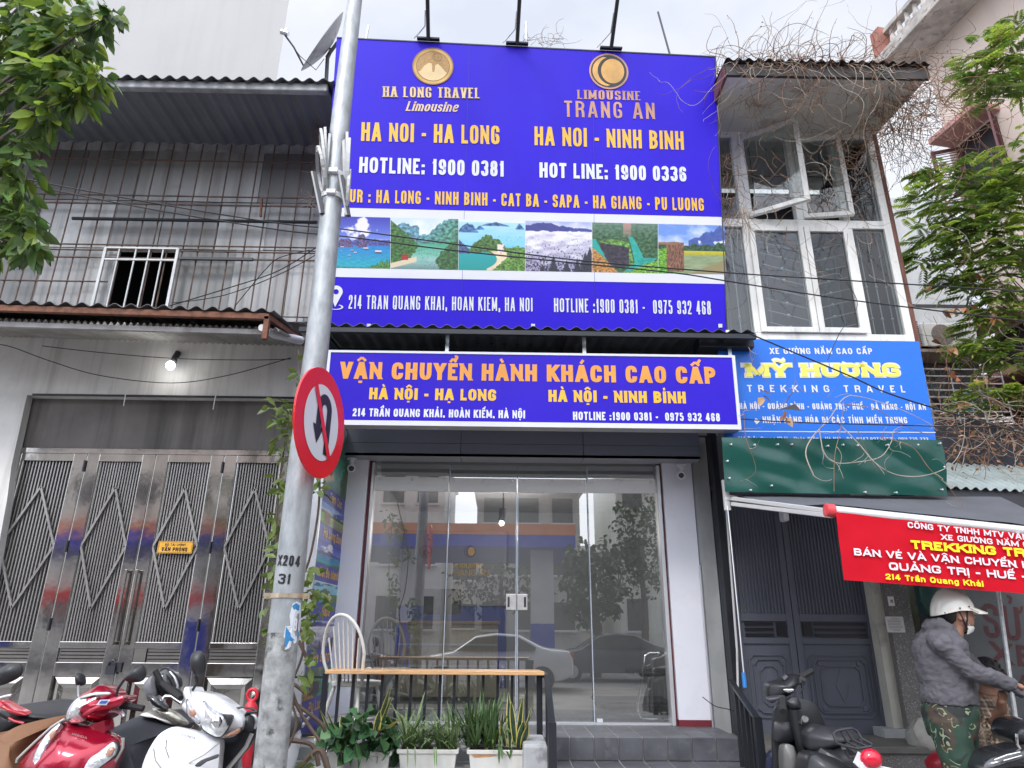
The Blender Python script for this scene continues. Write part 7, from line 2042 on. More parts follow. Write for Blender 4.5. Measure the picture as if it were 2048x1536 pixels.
# ================================================================ across the street (seen mirrored in the glass)
M['facing_pane'] = mat('facing_pane', (.09,.095,.1), .15)
def block(name, lb, x0, x1, y0, y1, h, col, floors, cols_):
    t = thing(name, lb, 'building', ((x0+x1)/2, y0, 0)); mw = mat('facing_wall', col, .8, var=.08, streak=.4, scol=tuple(c*.55 for c in col), sscale=(2,2,.2))
    MB().box(x0, x1, y1, y0, -.14, h).build('wall', mw, t)
    for f in range(floors):
        for c_ in range(cols_):
            cx = x0 + (x1-x0)*(c_+.5)/cols_; z = 1+ f*h/floors + .3; ww = (x1-x0)/cols_*.3
            w_ = MB().box(cx-ww, cx+ww, y0, y0+.05, z, z+h/floors*.5).build('window', M['facing_pane'], t)
            MB().box(cx-ww-.1, cx+ww+.1, y0+.05, y0+.3, z-.12, z).build('sill', M['paint_white'], w_)
    MB().box(x0-.2, x1+.2, y1, y0+.5, h, h+.3).build('roof_edge', M['paint_white'], t)
block('facing_house', 'white house with dark windows across the street, mirrored in the left glass', -12, -3.5, -28, -38, 11, (.88,.88,.86), 3, 4)
block('facing_house', 'grey gabled house across the street, mirrored in the middle of the glass', -1.5, 5, -29, -39, 9.5, (.6,.59,.57), 3, 3)
block('facing_house', 'pale green-grey apartment house across the street, mirrored in the right glass', 7, 13, -27, -37, 14, (.8,.82,.75), 4, 3)
block('facing_house', 'brown creeper-covered house across the street at the far right of the glass', 15, 24, -26, -36, 9, (.28,.26,.22), 3, 4)
block('facing_house', 'beige tower block across the street beyond the left shutters', -32, -15, -30, -42, 15, (.7,.69,.66), 4, 5)
block('facing_house', 'long low beige wall of shops behind the petrol station, mirrored in the glass', -70, 70, -48, -60, 8, (.6,.56,.5), 2, 24)
gs = thing('petrol_canopy', 'blue petrol station canopy with an orange top band, mirrored in the shop glass', 'canopy', (-2, -15, 0))
a, b = RP(-420, 1045, -12.5), RP(1150, 1037, -12.5); lo_ = RP(1100, 1094, -12.5).z
cb = mat('canopy_blue', (.03,.06,.55), .4, var=.06); co = mat('canopy_orange', (.75,.25,.1), .5)
zt = (a.z+b.z)/2; zo_ = zt - .42
MB().box(a.x, b.x, -20, -12.5, lo_, zo_).build('fascia', cb, gs); MB().box(a.x-.02, b.x+.02, -20.02, -12.48, zo_, zt).build('top_band', co, gs)
for px in (1084, 820, 400, 0):
    p = RP(px, 1200, -14); mb = MB(); mb.box(p.x-.45, p.x+.45, -14.4, -13.6, 1.6, lo_); mb.build('pillar', M['paint_white'], gs); mb = MB(); mb.box(p.x-.46, p.x+.46, -14.41, -13.59, -.14, 1.6); mb.build('pillar_base', cb, gs)
rd = RP(-300, 1200, -12); re_ = RP(420, 1180, -12)
o = MB().box(rd.x, re_.x, -12.2, -12, rd.z-.02, re_.z+.05).build('shop_sign', M['letter_shadow'] if 0 else refl); tag(o, 'long red shop sign across the street, mirrored in the steel doors', 'sign')
def car(px0, px1, ytop, Y, colr, lb, face=1):
    a, b = RP(px0, 1300, Y), RP(px1, 1300, Y); L = 4.5; cx = (a.x+b.x)/2
    t = thing('parked_car', lb, 'car', (cx, Y, -.14)); 
    prof = [(-2.2,.35),(-2.22,.6),(-2.1,.8),(-1.5,.9),(-1.05,.98),(-.45,1.38),(.1,1.46),(.75,1.42),(1.35,1.12),(1.6,1.06),(2.1,1.02),(2.2,.85),(2.22,.4),(1.9,.28),(-1.9,.28)]
    ks_ = [-1,-.97,-.8,.8,.97,1]; rings = []
    for k in ks_:
        s_ = .94 if abs(k) == 1 else (.985 if abs(k) == .97 else 1)
        rings.append([V((cx + face*x*s_, Y + k*.85*(1 if z < 1.0 else 1-.28*(z-1.0)/.46), -.14+z*(1 if abs(k) < .9 else s_))) for x, z in prof])
    mb = MB(); mb.loft(rings); body = mb.build('body', mat('car_paint_%d' % int(px0), colr, .25, metal=.1, coat=.6, var=.02), t, smooth=True, bevel=.02)
    for s_ in (-1, 1):
        mb = MB(); yy = Y+s_*.875
        side = [(-.95,1.0),(-.42,1.33),(.1,1.39),(.7,1.36),(1.2,1.1),(1.15,1.02)]
        mb.slab([(cx+face*x, yy - s_*.2*max(0,(z-1.0)/.46), -.14+z) for x, z in side], (0,s_*.012,0)); mb.build('side_window', M['ink'], t)
        for wx in (-1.35, 1.35):
            mb = MB(); mb.disc((cx+face*wx, yy-s_*.16, .18), (1,0,0), (0,0,1), .32, n=24, th=(0,s_*.2,0)); wlh = mb.build('wheel', M['rubber'], t)
            mb = MB(); mb.disc((cx+face*wx, yy+s_*.042, .18), (1,0,0), (0,0,1), .2, n=16, th=(0,s_*.006,0)); mb.build('rim', M['alu'], wlh)
        mb = MB(); mb.obox((cx+face*2.12, Y+s_*.65, .74), V((.09,0,0)), V((0,.16,0)), V((0,0,.09))); mb.build('tail_light', mat('tail_red', (.5,.02,.02), .2), t, bevel=.02)
        mb = MB(); mb.obox((cx-face*2.1, Y+s_*.62, .62), V((.1,0,0)), V((0,.17,0)), V((0,0,.08))); mb.build('headlight', M['lamp_glass'], t, bevel=.02)
    return t
car(862, 1106, 1265, -6.0, (.66,.67,.69), 'silver saloon car parked across the road, mirrored in the glass doors')
car(1140, 1300, 1265, -9.5, (.06,.065,.08), 'dark car behind the silver one, mirrored in the right glass pane')
def far_tree(px, Y, h, r_, lb, n=1100):
    p = RP(px, 1300, Y); t = thing('street_tree', lb, 'tree', (p.x, Y, -.14)); mb = MB(); mb.tube([(p.x,Y,-.14),(p.x+.1,Y,h*.3),(p.x,Y,h*.7)], [.2,.15,.06], 8); mb.build('trunk', bark, t, smooth=True)
    mb = MB()
    for k in range(n):
        o_ = rv()
        if o_.length > 1: o_.normalize()
        o_ = o_*(.55+.45*abs(math.sin(o_.x*5+o_.z*7)))
        leaf(mb, V((p.x+o_.x*r_, Y+o_.y*r_, h*.66+o_.z*h*.36)), rv(), .26, .15, .2)
    mb.build('crown', LM['dark'], t, smooth='leaf')
far_tree(1190, -11, 4.6, 1.25, 'dark bushy street tree across the road, mirrored in the right glass')
far_tree(1000, -22, 6, 3, 'tree behind the petrol canopy, mirrored in the glass doors')
far_tree(1290, -20, 8, 1.5, 'tall tree across the road, mirrored at the right edge of the glass')
far_tree(500, -10, 7, 2.6, 'leafy street tree across the road opposite the steel doors')
# ================================================================ motorbikes
def paint(nm, c, **k): return mat(nm, c, .22, coat=.7, var=.04, metal=k.get('metal', .0), spec=.5)
red_p = paint('bike_red', (.36,.006,.03), metal=.45); white_p = paint('bike_white', (.74,.75,.78)); black_p = paint('bike_black', (.018,.019,.023)); red2 = paint('bike_scarlet', (.55,.02,.04))
amber = mat('indicator_amber', (.42,.22,.15), .12, var=.3, vs=60, bump=.4, bs=50)
clear = mat('indicator_clear', (.62,.64,.68), .1, metal=.55, var=.3, vs=50, bump=.6, bs=60)
silver = mat('silver_paint', (.55,.54,.52), .3, metal=.6, var=.06)
def Z6(pts, ox): return [(ox + x/6.206, 1290 + y/6.206) for x, y in pts]
def Z3(pts): return [(1480 + x/6.827, 1320 + y/6.827) for x, y in pts]
def spline(pts, k=4):
    n = len(pts); out = []
    for i in range(n):
        p0, p1, p2, p3 = [V((*q, 0)) for q in (pts[i-1], pts[i], pts[(i+1)%n], pts[(i+2)%n])]
        for j in range(k):
            t = j/k; q = .5*((2*p1)+(p2-p0)*t+(2*p0-5*p1+4*p2-p3)*t*t+(3*p1-p0-3*p2+p3)*t**3); out.append((q.x, q.y))
    return out
def shell(name, px, Y, bulge, back, m, par, smooth=True, sl=0, yaw=0, k=4, fx=None, crown=1.0):
    """a moulded panel: traced outline at depth Y, domed towards the street, with thickness back"""
    px = spline(px, k) if k > 1 else px
    cx_ = sum(p[0] for p in px)/len(px)
    c3 = P(cx_, sum(p[1] for p in px)/len(px), Y)
    out = []
    for p in px:
        q = P(p[0], p[1], Y); q = P(p[0], p[1], Y + sl*(q.z-c3.z) + yaw*(q.x-c3.x)); out.append(q)
    c = sum(out, V((0,0,0)))/len(out)
    if fx: c = P(*fx, Y)
    rings = [[c + (q-c)*.9 + V((0,back,0)) for q in out], [c + (q-c)*.985 + V((0,back*.35,0)) for q in out]]
    for s_ in (1, .965, .88, .74, .55, .34, .12):
        rings.append([c + (q-c)*s_ + V((0, -bulge*(1-s_**2.2)**crown, .0)) for q in out])
    mb = MB(); mb.loft(rings)
    o = mb.build(name, m, par, smooth=smooth)
    return o, (c, out)
def tubepx(name, pts, Y, r_, m, par, n=8, Y1=None):
    N = len(pts); mb = MB(); mb.tube([P(p[0], p[1], Y if Y1 is None else Y+(Y1-Y)*i/(N-1)) for i, p in enumerate(pts)], r_, n); return mb.build(name, m, par, smooth=True)
def wheel(par, x, y, r_=.29, w_=.1):
    mb = MB(); prof = [(r_-.075,-w_*.4),(r_-.03,-w_*.5),(r_-.008,-w_*.34),(r_,0),(r_-.008,w_*.34),(r_-.03,w_*.5),(r_-.075,w_*.4)]
    n = 36; rings = [[V((x+b, y+a*math.cos(t), r_+a*math.sin(t))) for a, b in prof] for t in [2*math.pi*k/n for k in range(n+1)]]
    mb.loft(rings, cap=False, closed=True); wlh = mb.build('wheel', M['rubber'], par, smooth=True)
    mb = MB()
    for k in range(5):
        t = 2*math.pi*k/5; mb.bar((x, y, r_), (x, y+(r_-.07)*math.cos(t), r_+(r_-.07)*math.sin(t)), .03, .02)
    mb.tube([(x-.06,y,r_),(x+.06,y,r_)], .045, 14); n = 30
    rr_ = [V((x, y+(r_-.07)*math.cos(t), r_+(r_-.07)*math.sin(t))) for t in [2*math.pi*k/n for k in range(n+1)]]; mb.tube(rr_, .016, 6)
    mb.build('rim', M['alu'], wlh, smooth=True)
def bike_rear(par, x, y0, bodym, seatm=None, dx=0):
    """everything behind the leg shield: floor, body, seat, wheels, fenders"""
    wheel(par, x, y0-.02); wheel(par, x+dx*1.25, y0+1.22)
    mb = MB()
    f = lambda yy, zz, hw: [V((x+dx*yy+hw*math.cos(t)*(1 if abs(math.cos(t)) < .8 else .95), y0+yy, zz[0]+(zz[1]-zz[0])*(.5+.5*math.sin(t)))) for t in [2*math.pi*k/18 for k in range(18)]]
    mb.loft([f(.1,(.3,.9),.09), f(.22,(.28,.5),.13), f(.45,(.27,.4),.15), f(.55,(.27,.62),.14), f(.75,(.34,.74),.17), f(1.05,(.46,.77),.16), f(1.35,(.58,.78),.1), f(1.5,(.66,.78),.03)])
    mb.build('body', bodym, par, smooth=True)
    mb = MB(); mb.loft([f(.5,(.66,.73),.08), f(.6,(.68,.79),.13), f(.85,(.72,.82),.15), f(1.15,(.74,.86),.14), f(1.38,(.76,.84),.08)]); mb.build('seat', seatm or M['black_plastic'], par, smooth=True)
    mb = MB(); n = 14; rings = [[V((x+b, y0-.02+.33*math.cos(t), .29+.33*math.sin(t))) for b in (-.07,-.055,0,.055,.07)] for t in [R(20)+R(150)*k/n for k in range(n+1)]]
    mb.loft(rings, cap=False, closed=False); mb.build('front_fender', bodym, par, smooth=True)
    mb = MB(); mb.tube([(x,y0+.02,.5),(x,y0+.12,.95)], .04, 8)
    for s_ in (-1,1): mb.tube([(x+s_*.075,y0-.02,.29),(x+s_*.075,y0+.05,.62)], .02, 8)
    mb.build('fork', M['dark_metal'], par, smooth=True)
    mb = MB(); mb.tube([(x+dx*1.5-.1,y0+1.3,.78),(x+dx*1.6-.1,y0+1.55,.84),(x+dx*1.6+.1,y0+1.55,.84),(x+dx*1.5+.1,y0+1.3,.78)], .012, 6); mb.build('grab_rail', M['alu'], par, smooth=True)
# --- white scooter
Yw = 4.25
c = P(432, 1470, Yw)
wbk = thing('motor_scooter', 'white scooter with a black maker name on its shield, parked beside the street pole', 'scooter', (c.x, Yw+.3, 0), 'scooters parked before the steel doors')
z2 = lambda pts: Z6(pts, 220)
shell('leg_shield', z2([(740,1030),(830,1022),(1000,1058),(1150,1100),(1330,1165),(1365,1235),(1350,1420),(1325,1650),(1250,2000),(1000,2350),(700,2350),(450,2000),(370,1700),(400,1500),(480,1300),(600,1120)]), Yw-.08, .1, .12, white_p, wbk, sl=.25, k=3)
cw, (cc_, _) = shell('handlebar_cowl', z2([(905,590),(935,523),(985,530),(1015,580),(1090,580),(1250,620),(1400,700),(1530,800),(1640,905),(1645,1000),(1590,1100),(1480,1150),(1330,1145),(1200,1095),(1120,1020),(990,900),(890,770),(925,690)]), Yw-.02, .1, .16, white_p, wbk, k=3)
hl, _ = shell('headlight', z2([(1158,712),(1205,735),(1300,812),(1400,868),(1508,890),(1480,990),(1400,1115),(1330,1140),(1210,1085),(1135,1005),(1155,880)]), Yw-.1, .035, .05, M['lamp_glass'], wbk, k=3)
shell('headlight_rim', z2([(1150,700),(1205,725),(1300,800),(1400,856),(1520,880),(1492,996),(1405,1128),(1330,1155),(1200,1098),(1122,1010),(1148,880)]), Yw-.088, .02, .05, M['black_plastic'], wbk, k=3)
shell('lamp_visor', z2([(1390,860),(1512,885),(1490,970),(1455,1010),(1440,930)]), Yw-.132, .004, .02, M['black_plastic'], wbk, k=2)
shell('headlight_bulb', z2([(1240,960),(1280,890),(1350,880),(1390,930),(1370,1010),(1290,1040)]), Yw-.128, .02, .02, M['chrome'], wbk, k=3)
for q, nm in (([(960,685),(1010,760),(1105,905),(1098,970),(1020,905),(962,860),(952,780)], 0), ([(1425,1135),(1500,1078),(1612,1030),(1590,1098),(1480,1140)], 1)):
    shell('indicator_rim', z2([(x+(x-1030 if nm == 0 else x-1520)*.08, y+(y-830 if nm == 0 else y-1090)*.1) for x, y in q]), Yw-.1+(.03 if nm else .0), .012, .04, M['black_plastic'], wbk, k=3)
    shell('indicator', z2(q), Yw-.112+(.03 if nm else 0), .012, .03, clear if nm == 0 else amber, wbk, k=3)
shell('indicator_bulb', z2([(985,860),(1000,800),(1040,800),(1060,860),(1030,900)]), Yw-.125, .006, .01, amber, wbk, k=3)
pb_ = Plane(*Z6([(980,1150)], 220)[0], Yw-.232, tilt=14)
lettering('HONDA', pb_, *[z2([p])[0] for p in ((897,1122),(1062,1168),(900,1098))], M['ink'], wbk, name='maker_lettering', sw=.26, sh=.17, serif=.7, gap=.35)
for q in ([(680,1180),(660,1300),(690,1420),(690,1536)], [(530,1290),(545,1440),(600,1536)], [(1330,1230),(1150,1370),(960,1470),(880,1540)]):
    mb = MB(); pts_ = [P(*p, Yw-.2+.0) for p in z2(q)]
    pts_ = [V((p.x, Yw-.178+.25*(p.z-c.z)+.02*i, p.z)) for i, p in enumerate(pts_)]
    mb.tube(pts_, .0035, 5); mb.build('panel_crease', silver, wbk, smooth=True)
shell('decal', z2([(1050,1500),(1130,1430),(1250,1385),(1345,1352),(1340,1400),(1200,1450),(1120,1510)]), Yw-.19, .001, .004, M['black_plastic'], wbk, k=2, sl=.25)
shell('inner_shield', z2([(1340,1170),(1500,1150),(1650,1020),(1790,1000),(1790,1150),(1700,1300),(1560,1480),(1400,2000),(1250,2000),(1360,1400)]), Yw+.14, .02, .06, M['black_plastic'], wbk, k=2)
tubepx('side_trim', z2([(1760,1100),(1690,1260),(1560,1420),(1440,1560),(1300,1900)]), Yw+.08, .012, silver, wbk)
shell('mirror', z2([(993,180),(1018,105),(1078,70),(1140,80),(1174,130),(1182,230),(1170,330),(1128,390),(1062,380),(1020,325),(1000,260)]), Yw-.02, .035, .03, M['black_plastic'], wbk, k=3)
tubepx('mirror_stem', z2([(1062,385),(1080,470),(1025,560),(1000,590)]), Yw, .008, M['black_metal'], wbk)
shell('mirror', z2([(1640,900),(1720,850),(1770,890),(1790,1000),(1760,1070),(1650,1050)]), Yw+.05, .03, .03, M['black_plastic'], wbk, k=3)
tubepx('mirror_stem', z2([(1610,950),(1640,930),(1700,840),(1830,825)]), Yw+.04, .007, M['black_metal'], wbk)
tubepx('brake_cable', z2([(1550,790),(1650,770),(1760,790),(1830,820)]), Yw+.05, .006, M['black_plastic'], wbk)
tubepx('brake_lever', z2([(1720,850),(1800,880),(1830,960),(1790,1030)]), Yw+.06, .011, M['alu'], wbk)
tubepx('handle_grip', z2([(880,660),(780,590),(650,480)]), Yw+.08, .017, M['rubber'], wbk, Y1=Yw+.2)
bike_rear(wbk, c.x, Yw+.15, white_p)
# --- red scooter
Yr2 = 4.35
z1 = lambda pts: Z6(pts, 0)
c = P(140, 1470, Yr2)
rbk = thing('motor_scooter', 'dark red scooter with pointed cowl and silver maker name, parked left of the white scooter', 'scooter', (c.x, Yr2+.3, 0), 'scooters parked before the steel doors')
shell('leg_shield', z1([(800,955),(960,1000),(1060,1010),(1200,1060),(1380,1130),(1450,1180),(1480,1290),(1400,1536),(1250,1850),(900,2200),(500,2200),(260,1850),(222,1536),(330,1350),(500,1180),(650,1050)]), Yr2-.1, .13, .12, red_p, rbk, sl=.25, k=3)
shell('handlebar_cowl', z1([(965,650),(1055,585),(1200,508),(1262,500),(1350,545),(1412,605),(1430,645),(1540,638),(1562,690),(1500,745),(1400,795),(1330,880),(1270,955),(1140,965),(1030,935),(900,955),(840,930),(830,850),(880,750)]), Yr2-.02, .11, .16, red_p, rbk, k=3)
shell('headlight', z1([(965,672),(1010,655),(1140,640),(1235,642),(1110,740),(1015,868),(1038,925),(960,955),(860,950),(832,900),(850,820),(900,735)]), Yr2-.1, .035, .06, M['lamp_glass'], rbk, k=3)
shell('headlight_rim', z1([(958,664),(1010,645),(1140,630),(1250,634),(1120,742),(1025,868),(1050,930),(960,968),(850,962),(820,905),(838,815),(890,728)]), Yr2-.085, .02, .06, M['alu'], rbk, k=3)
shell('cowl_strip', z1([(985,652),(1120,600),(1250,585),(1372,592),(1345,620),(1150,628),(1010,668)]), Yr2-.112, .006, .02, silver, rbk, k=2)
shell('cowl_wing', z1([(1010,880),(1080,800),(1200,745),(1300,690),(1420,650),(1545,642),(1500,740),(1380,790),(1180,830),(1060,890)]), Yr2-.12, .02, .05, red_p, rbk, k=2)
shell('number_sticker', z1([(1195,742),(1245,680),(1370,678),(1320,747)]), Yr2-.152, .001, .004, M['sign_white'], rbk, k=1, smooth=False)
shell('sticker_print', z1([(1225,725),(1256,688),(1345,688),(1310,728)]), Yr2-.157, .001, .002, mat('sticker_navy', (.05,.1,.35), .4), rbk, k=1, smooth=False)
for q, nm in (([(700,1000),(742,990),(640,1180),(560,1330),(470,1536),(440,1700),(380,1650),(400,1500),(430,1350),(560,1130)], 0), ([(1180,1362),(1290,1280),(1392,1208),(1432,1270),(1405,1380),(1300,1470),(1200,1540),(1050,1640),(930,1600),(1050,1440)], 1)):
    shell('indicator_rim', z1([(x+(x-(560 if nm == 0 else 1200))*.06, y+(y-(1250 if nm == 0 else 1400))*.05) for x, y in q]), Yr2-.165+(.0), .01, .06, M['black_plastic'], rbk, k=2, sl=.25)
    shell('indicator', z1(q), Yr2-.182, .016, .05, clear, rbk, k=2, sl=.25)
shell('indicator_bulb', z1([(1330,1300),(1380,1260),(1410,1300),(1370,1370),(1310,1380)]), Yr2-.2, .006, .02, amber, rbk, k=2, sl=.25)
shell('indicator_bulb', z1([(610,1110),(680,1050),(690,1090),(630,1180)]), Yr2-.2, .006, .02, amber, rbk, k=2, sl=.25)
pb_ = Plane(*z1([(980,1140)])[0], Yr2-.262, tilt=14)
lettering('HONDA', pb_, *[z1([p])[0] for p in ((895,1112),(1080,1165),(905,1088))], silver, rbk, name='maker_lettering', sw=.2, sh=.17, serif=.7, gap=.35)
tubepx('edge_strip', z1([(800,920),(640,1020),(450,1190),(215,1415),(205,1460)]), Yr2-.1, .008, silver, rbk)
tubepx('edge_strip', z1([(1528,1150),(1522,1280),(1440,1420),(1350,1560),(1200,1800)]), Yr2-.1, .009, silver, rbk)
shell('mirror', z1([(1535,425),(1560,375),(1640,290),(1715,247),(1772,252),(1802,320),(1790,400),(1740,458),(1610,462)]), Yr2-.05, .04, .03, M['black_plastic'], rbk, k=3)
tubepx('mirror_stem', z1([(1540,430),(1465,540),(1440,640)]), Yr2, .008, M['black_metal'], rbk)
shell('mirror', z1([(932,400),(950,352),(985,345),(1020,370),(1040,440),(1030,500),(945,500)]), Yr2+.25, .03, .03, M['black_plastic'], rbk, k=3)
tubepx('mirror_stem', z1([(975,500),(972,620),(990,660)]), Yr2+.2, .008, M['alu'], rbk)
tubepx('brake_lever', z1([(1360,818),(1430,812),(1510,840),(1540,885)]), Yr2-.02, .011, M['alu'], rbk)
tubepx('handle_grip', z1([(1500,750),(1640,765),(1780,790)]), Yr2+.02, .018, M['rubber'], rbk)
tubepx('steering_column', z1([(1240,960),(1260,1100)]), Yr2+.0, .07, red_p, rbk)
bike_rear(rbk, c.x, Yr2+.15, red_p)
# --- bike seen from behind between them: black seat with white grab trim
def rear_bike(name, lb, seatpx, Y, seatm, trimpx=None, trimm=None, bodym=black_p, cx=None):
    q = P(*cx, Y); t = thing(name, lb, 'motorbike', (q.x, Y-.6, 0), 'scooters parked before the steel doors')
    shell('seat', seatpx, Y-.1, .12, .5, seatm, t, k=3, sl=.9)
    if trimpx: shell('grab_trim', trimpx, Y-.02, .03, .08, trimm, t, k=3)
    mb = MB(); z = q.z
    f = lambda yy, z0_, z1_, hw: [V((q.x+hw*math.cos(a), Y+yy, (z0_+z1_)/2+(z1_-z0_)/2*math.sin(a))) for a in [2*math.pi*k/16 for k in range(16)]]
    mb.loft([f(-.45,.45,.7,.05), f(-.3,.4,.72,.13), f(0,.34,.74,.15), f(.3,.3,.6,.13), f(.5,.28,.42,.12), f(.75,.3,.5,.08)]); mb.build('body', bodym, t, smooth=True)
    wheel(t, q.x, Y-.25); wheel(t, q.x, Y+.95)
    return t
t = rear_bike('motorbike', 'black-seated motorbike with a white grab trim wedged between the red and white scooters', z2([(-60,1090),(100,1000),(370,880),(560,905),(760,990),(820,1040),(620,1130),(500,1320),(420,1536),(380,1750),(-100,1750),(-120,1300)]), 4.75, mat('seat_black', (.03,.032,.042), .6, bump=.1, bs=90), z2([(370,870),(450,832),(560,845),(700,900),(790,950),(800,990),(740,985),(580,905),(440,870)]), silver, cx=z2([(300,1300)])[0])
# its handlebar and a black dial further back
tubepx('handle_grip', z2([(560,320),(600,390),(640,470),(740,540),(850,600),(880,640)]), 5.0, [.02,.02,.018,.022,.022,.02], M['rubber'], t)
shell('headset', z2([(620,300),(700,280),(780,340),(830,440),(830,540),(760,620),(640,640),(560,560),(540,430),(580,340)]), 5.1, .06, .1, black_p, t, k=3)
tubepx('headlight_rim', z2([(740,330),(800,400),(840,500),(830,590)]), 5.05, .009, M['alu'], t)
shell('front_shield', z2([(420,470),(530,380),(560,500),(570,640),(470,700),(430,600)]), 5.05, .03, .05, mat('shield_grey', (.17,.17,.19), .4), t, k=2)
tubepx('crash_bar', z2([(640,690),(690,640),(770,640),(890,720)]), 4.7, .014, M['chrome'], t)
shell('tail_wing', z2([(475,630),(560,640),(650,720),(700,800),(600,790),(520,740)]), 4.68, .02, .05, black_p, t, k=2)
shell('windscreen', z2([(520,800),(620,775),(760,790),(900,880),(980,980),(800,1000),(700,900)]), 4.72, .03, .01, mat('smoked_lens', (.3,.29,.25), .12, metal=.5, var=.4, vs=30), t, k=3)
# --- brown-seated bike and the dark red one at the left edge
rear_bike('motorbike', 'motorbike with a brown saddle tucked beside the red scooter', z1([(-200,1180),(0,1130),(150,1040),(300,980),(620,905),(760,890),(760,960),(640,1030),(330,1280),(215,1450),(190,1700),(-200,1900)]), 4.5, mat('seat_brown', (.2,.095,.045), .65, var=.12, bump=.15, bs=120), None, None, cx=z1([(150,1300)])[0])
t = rear_bike('motorbike', 'black motorbike with a scarlet tail panel at the left edge of the picture', z1([(150,760),(300,765),(560,790),(760,830),(840,900),(700,940),(480,930),(330,870)]), 5.0, mat('seat_black2', (.035,.036,.042), .5), None, None, cx=z1([(250,1000)])[0])
shell('tail_panel', z1([(-60,690),(30,700),(150,770),(310,850),(300,880),(180,870),(60,800),(-60,760)]), 4.75, .03, .08, red2, t, k=2)
shell('side_cover', z1([(-80,820),(80,880),(250,880),(480,930),(360,980),(200,1040),(-80,1130)]), 4.8, .04, .08, M['black_plastic'], t, k=2)
shell('mirror', z1([(-60,340),(50,262),(140,222),(225,225),(265,285),(245,375),(160,445),(20,500),(-60,500)]), 4.5, .04, .03, M['black_plastic'], t, k=3)
tubepx('mirror_stem', z1([(0,480),(-40,560),(-20,660)]), 4.6, .008, M['black_metal'], t)
tubepx('brake_lever', z1([(-40,670),(60,640),(150,622)]), 4.7, .01, M['alu'], t)
tubepx('stripe', z1([(110,905),(180,945),(300,972)]), 4.745, .008, red2, t)
# --- black retro scooter at the right
satin = mat('satin_black', (.03,.031,.034), .33, metal=.35, var=.08)
c = P(1620, 1536, 5.0)
bs = thing('retro_scooter', 'black retro scooter with wire luggage rack and round red tail light before the grey doors', 'scooter', (c.x, 5.0, 0))
shell('headset', Z3([(398,400),(425,325),(560,290),(640,250),(760,195),(850,220),(885,290),(800,335),(730,440),(640,500),(500,545),(410,540)]), 5.2, .07, .14, satin, bs, k=3)
shell('headlight_rim', Z3([(383,560),(390,520),(490,490),(600,480),(630,530),(520,540),(440,590)]), 5.13, .02, .06, M['dark_metal'], bs, k=3)
shell('headset_badge', Z3([(590,400),(720,395),(735,420),(670,450),(620,430)]), 5.118, .004, .015, M['chrome'], bs, k=2)
tubepx('handle_grip', Z3([(830,240),(900,195),(990,145)]), 5.15, [.022,.021,.02], M['rubber'], bs)
tubepx('handle_grip', Z3([(580,550),(585,620),(592,705)]), 5.0, [.026,.023,.024], M['rubber'], bs, Y1=4.9)
tubepx('switch_block', Z3([(820,270),(870,290)]), 5.12, .03, M['black_plastic'], bs)
tubepx('mirror_boss', Z3([(590,270),(640,225)]), 5.2, .022, M['dark_metal'], bs)
tubepx('brake_cable', Z3([(850,310),(860,380),(810,460)]), 5.1, .006, M['rubber'], bs)
shell('leg_shield', Z3([(490,640),(600,540),(760,520),(850,530),(960,560),(1060,650),(1120,780),(1160,910),(1060,960),(960,1250),(800,1600),(500,1600),(455,1200),(462,900),(470,760)]), 5.18, .03, .08, satin, bs, k=3)
shell('glove_box', Z3([(468,850),(560,860),(670,845),(730,900),(745,1080),(650,1130),(560,1120),(475,1090)]), 5.1, .025, .06, M['black_plastic'], bs, k=2)
shell('centre_panel', Z3([(640,560),(780,500),(840,660),(730,690),(690,650)]), 5.1, .03, .05, M['black_plastic'], bs, k=2)
shell('floor_tunnel', Z3([(600,1180),(700,1160),(760,1240),(860,1600),(880,1800),(640,1800),(600,1500)]), 5.0, .04, .1, mat('tunnel_grey', (.12,.12,.115), .4, metal=.2), bs, k=3)
tubepx('frame_spine', Z3([(740,680),(770,900),(830,1150),(920,1420),(1000,1600)]), 5.08, .035, satin, bs)
shell('front_mudguard', Z3([(420,1460),(425,1330),(480,1240),(520,1400),(560,1600),(420,1600)]), 5.25, .04, .1, mat('mudguard_navy', (.012,.016,.05), .25, coat=.5), bs, k=2)
tubepx('bag_hook', Z3([(835,800),(835,870),(800,850)]), 5.05, .007, M['chrome'], bs)
mb = MB(); cc2 = P(*Z3([(888,800)])[0], 5.06); mb.ring(cc2, (1,0,0), (0,0,1), .008, .024); mb.ring(cc2+V((0,-.002,0)), (1,0,0), (0,0,1), .0, .007, n=10); mb.build('key_lock', M['chrome'], bs)
shell('seat', Z3([(925,1020),(1000,965),(1160,905),(1320,935),(1560,960),(1690,1060),(1500,1120),(1400,1160),(1250,1220),(1100,1265),(960,1235),(930,1120)]), 4.92, .11, .2, mat('seat_vinyl', (.028,.029,.033), .42, bump=.1, bs=150), bs, k=3)
shell('side_panel', Z3([(930,1400),(1000,1290),(1080,1280),(1200,1300),(1400,1400),(1560,1600),(1500,2000),(900,2000)]), 4.72, .08, .2, satin, bs, k=3)
shell('rear_body', Z3([(1060,1270),(1250,1215),(1420,1190),(1560,1260),(1720,1420),(1900,1620),(1800,2000),(1200,2000)]), 4.85, .1, .3, satin, bs, k=3)
rk = Z3([(1320,1135),(1272,1010),(1310,970),(1420,945),(1530,932),(1600,975),(1660,1075),(1800,1150),(1775,1185),(1600,1212),(1450,1180),(1320,1135)])
mb = MB(); mb.tube([P(*p, 4.72 - .012*abs(i-5)) for i, p in enumerate(rk)], .0085, 7)
for q in ([(1375,955),(1450,1105),(1620,1200)], [(1450,940),(1530,1085),(1740,1185)]): mb.tube([P(*p, 4.7) for p in Z3(q)], .0075, 7)
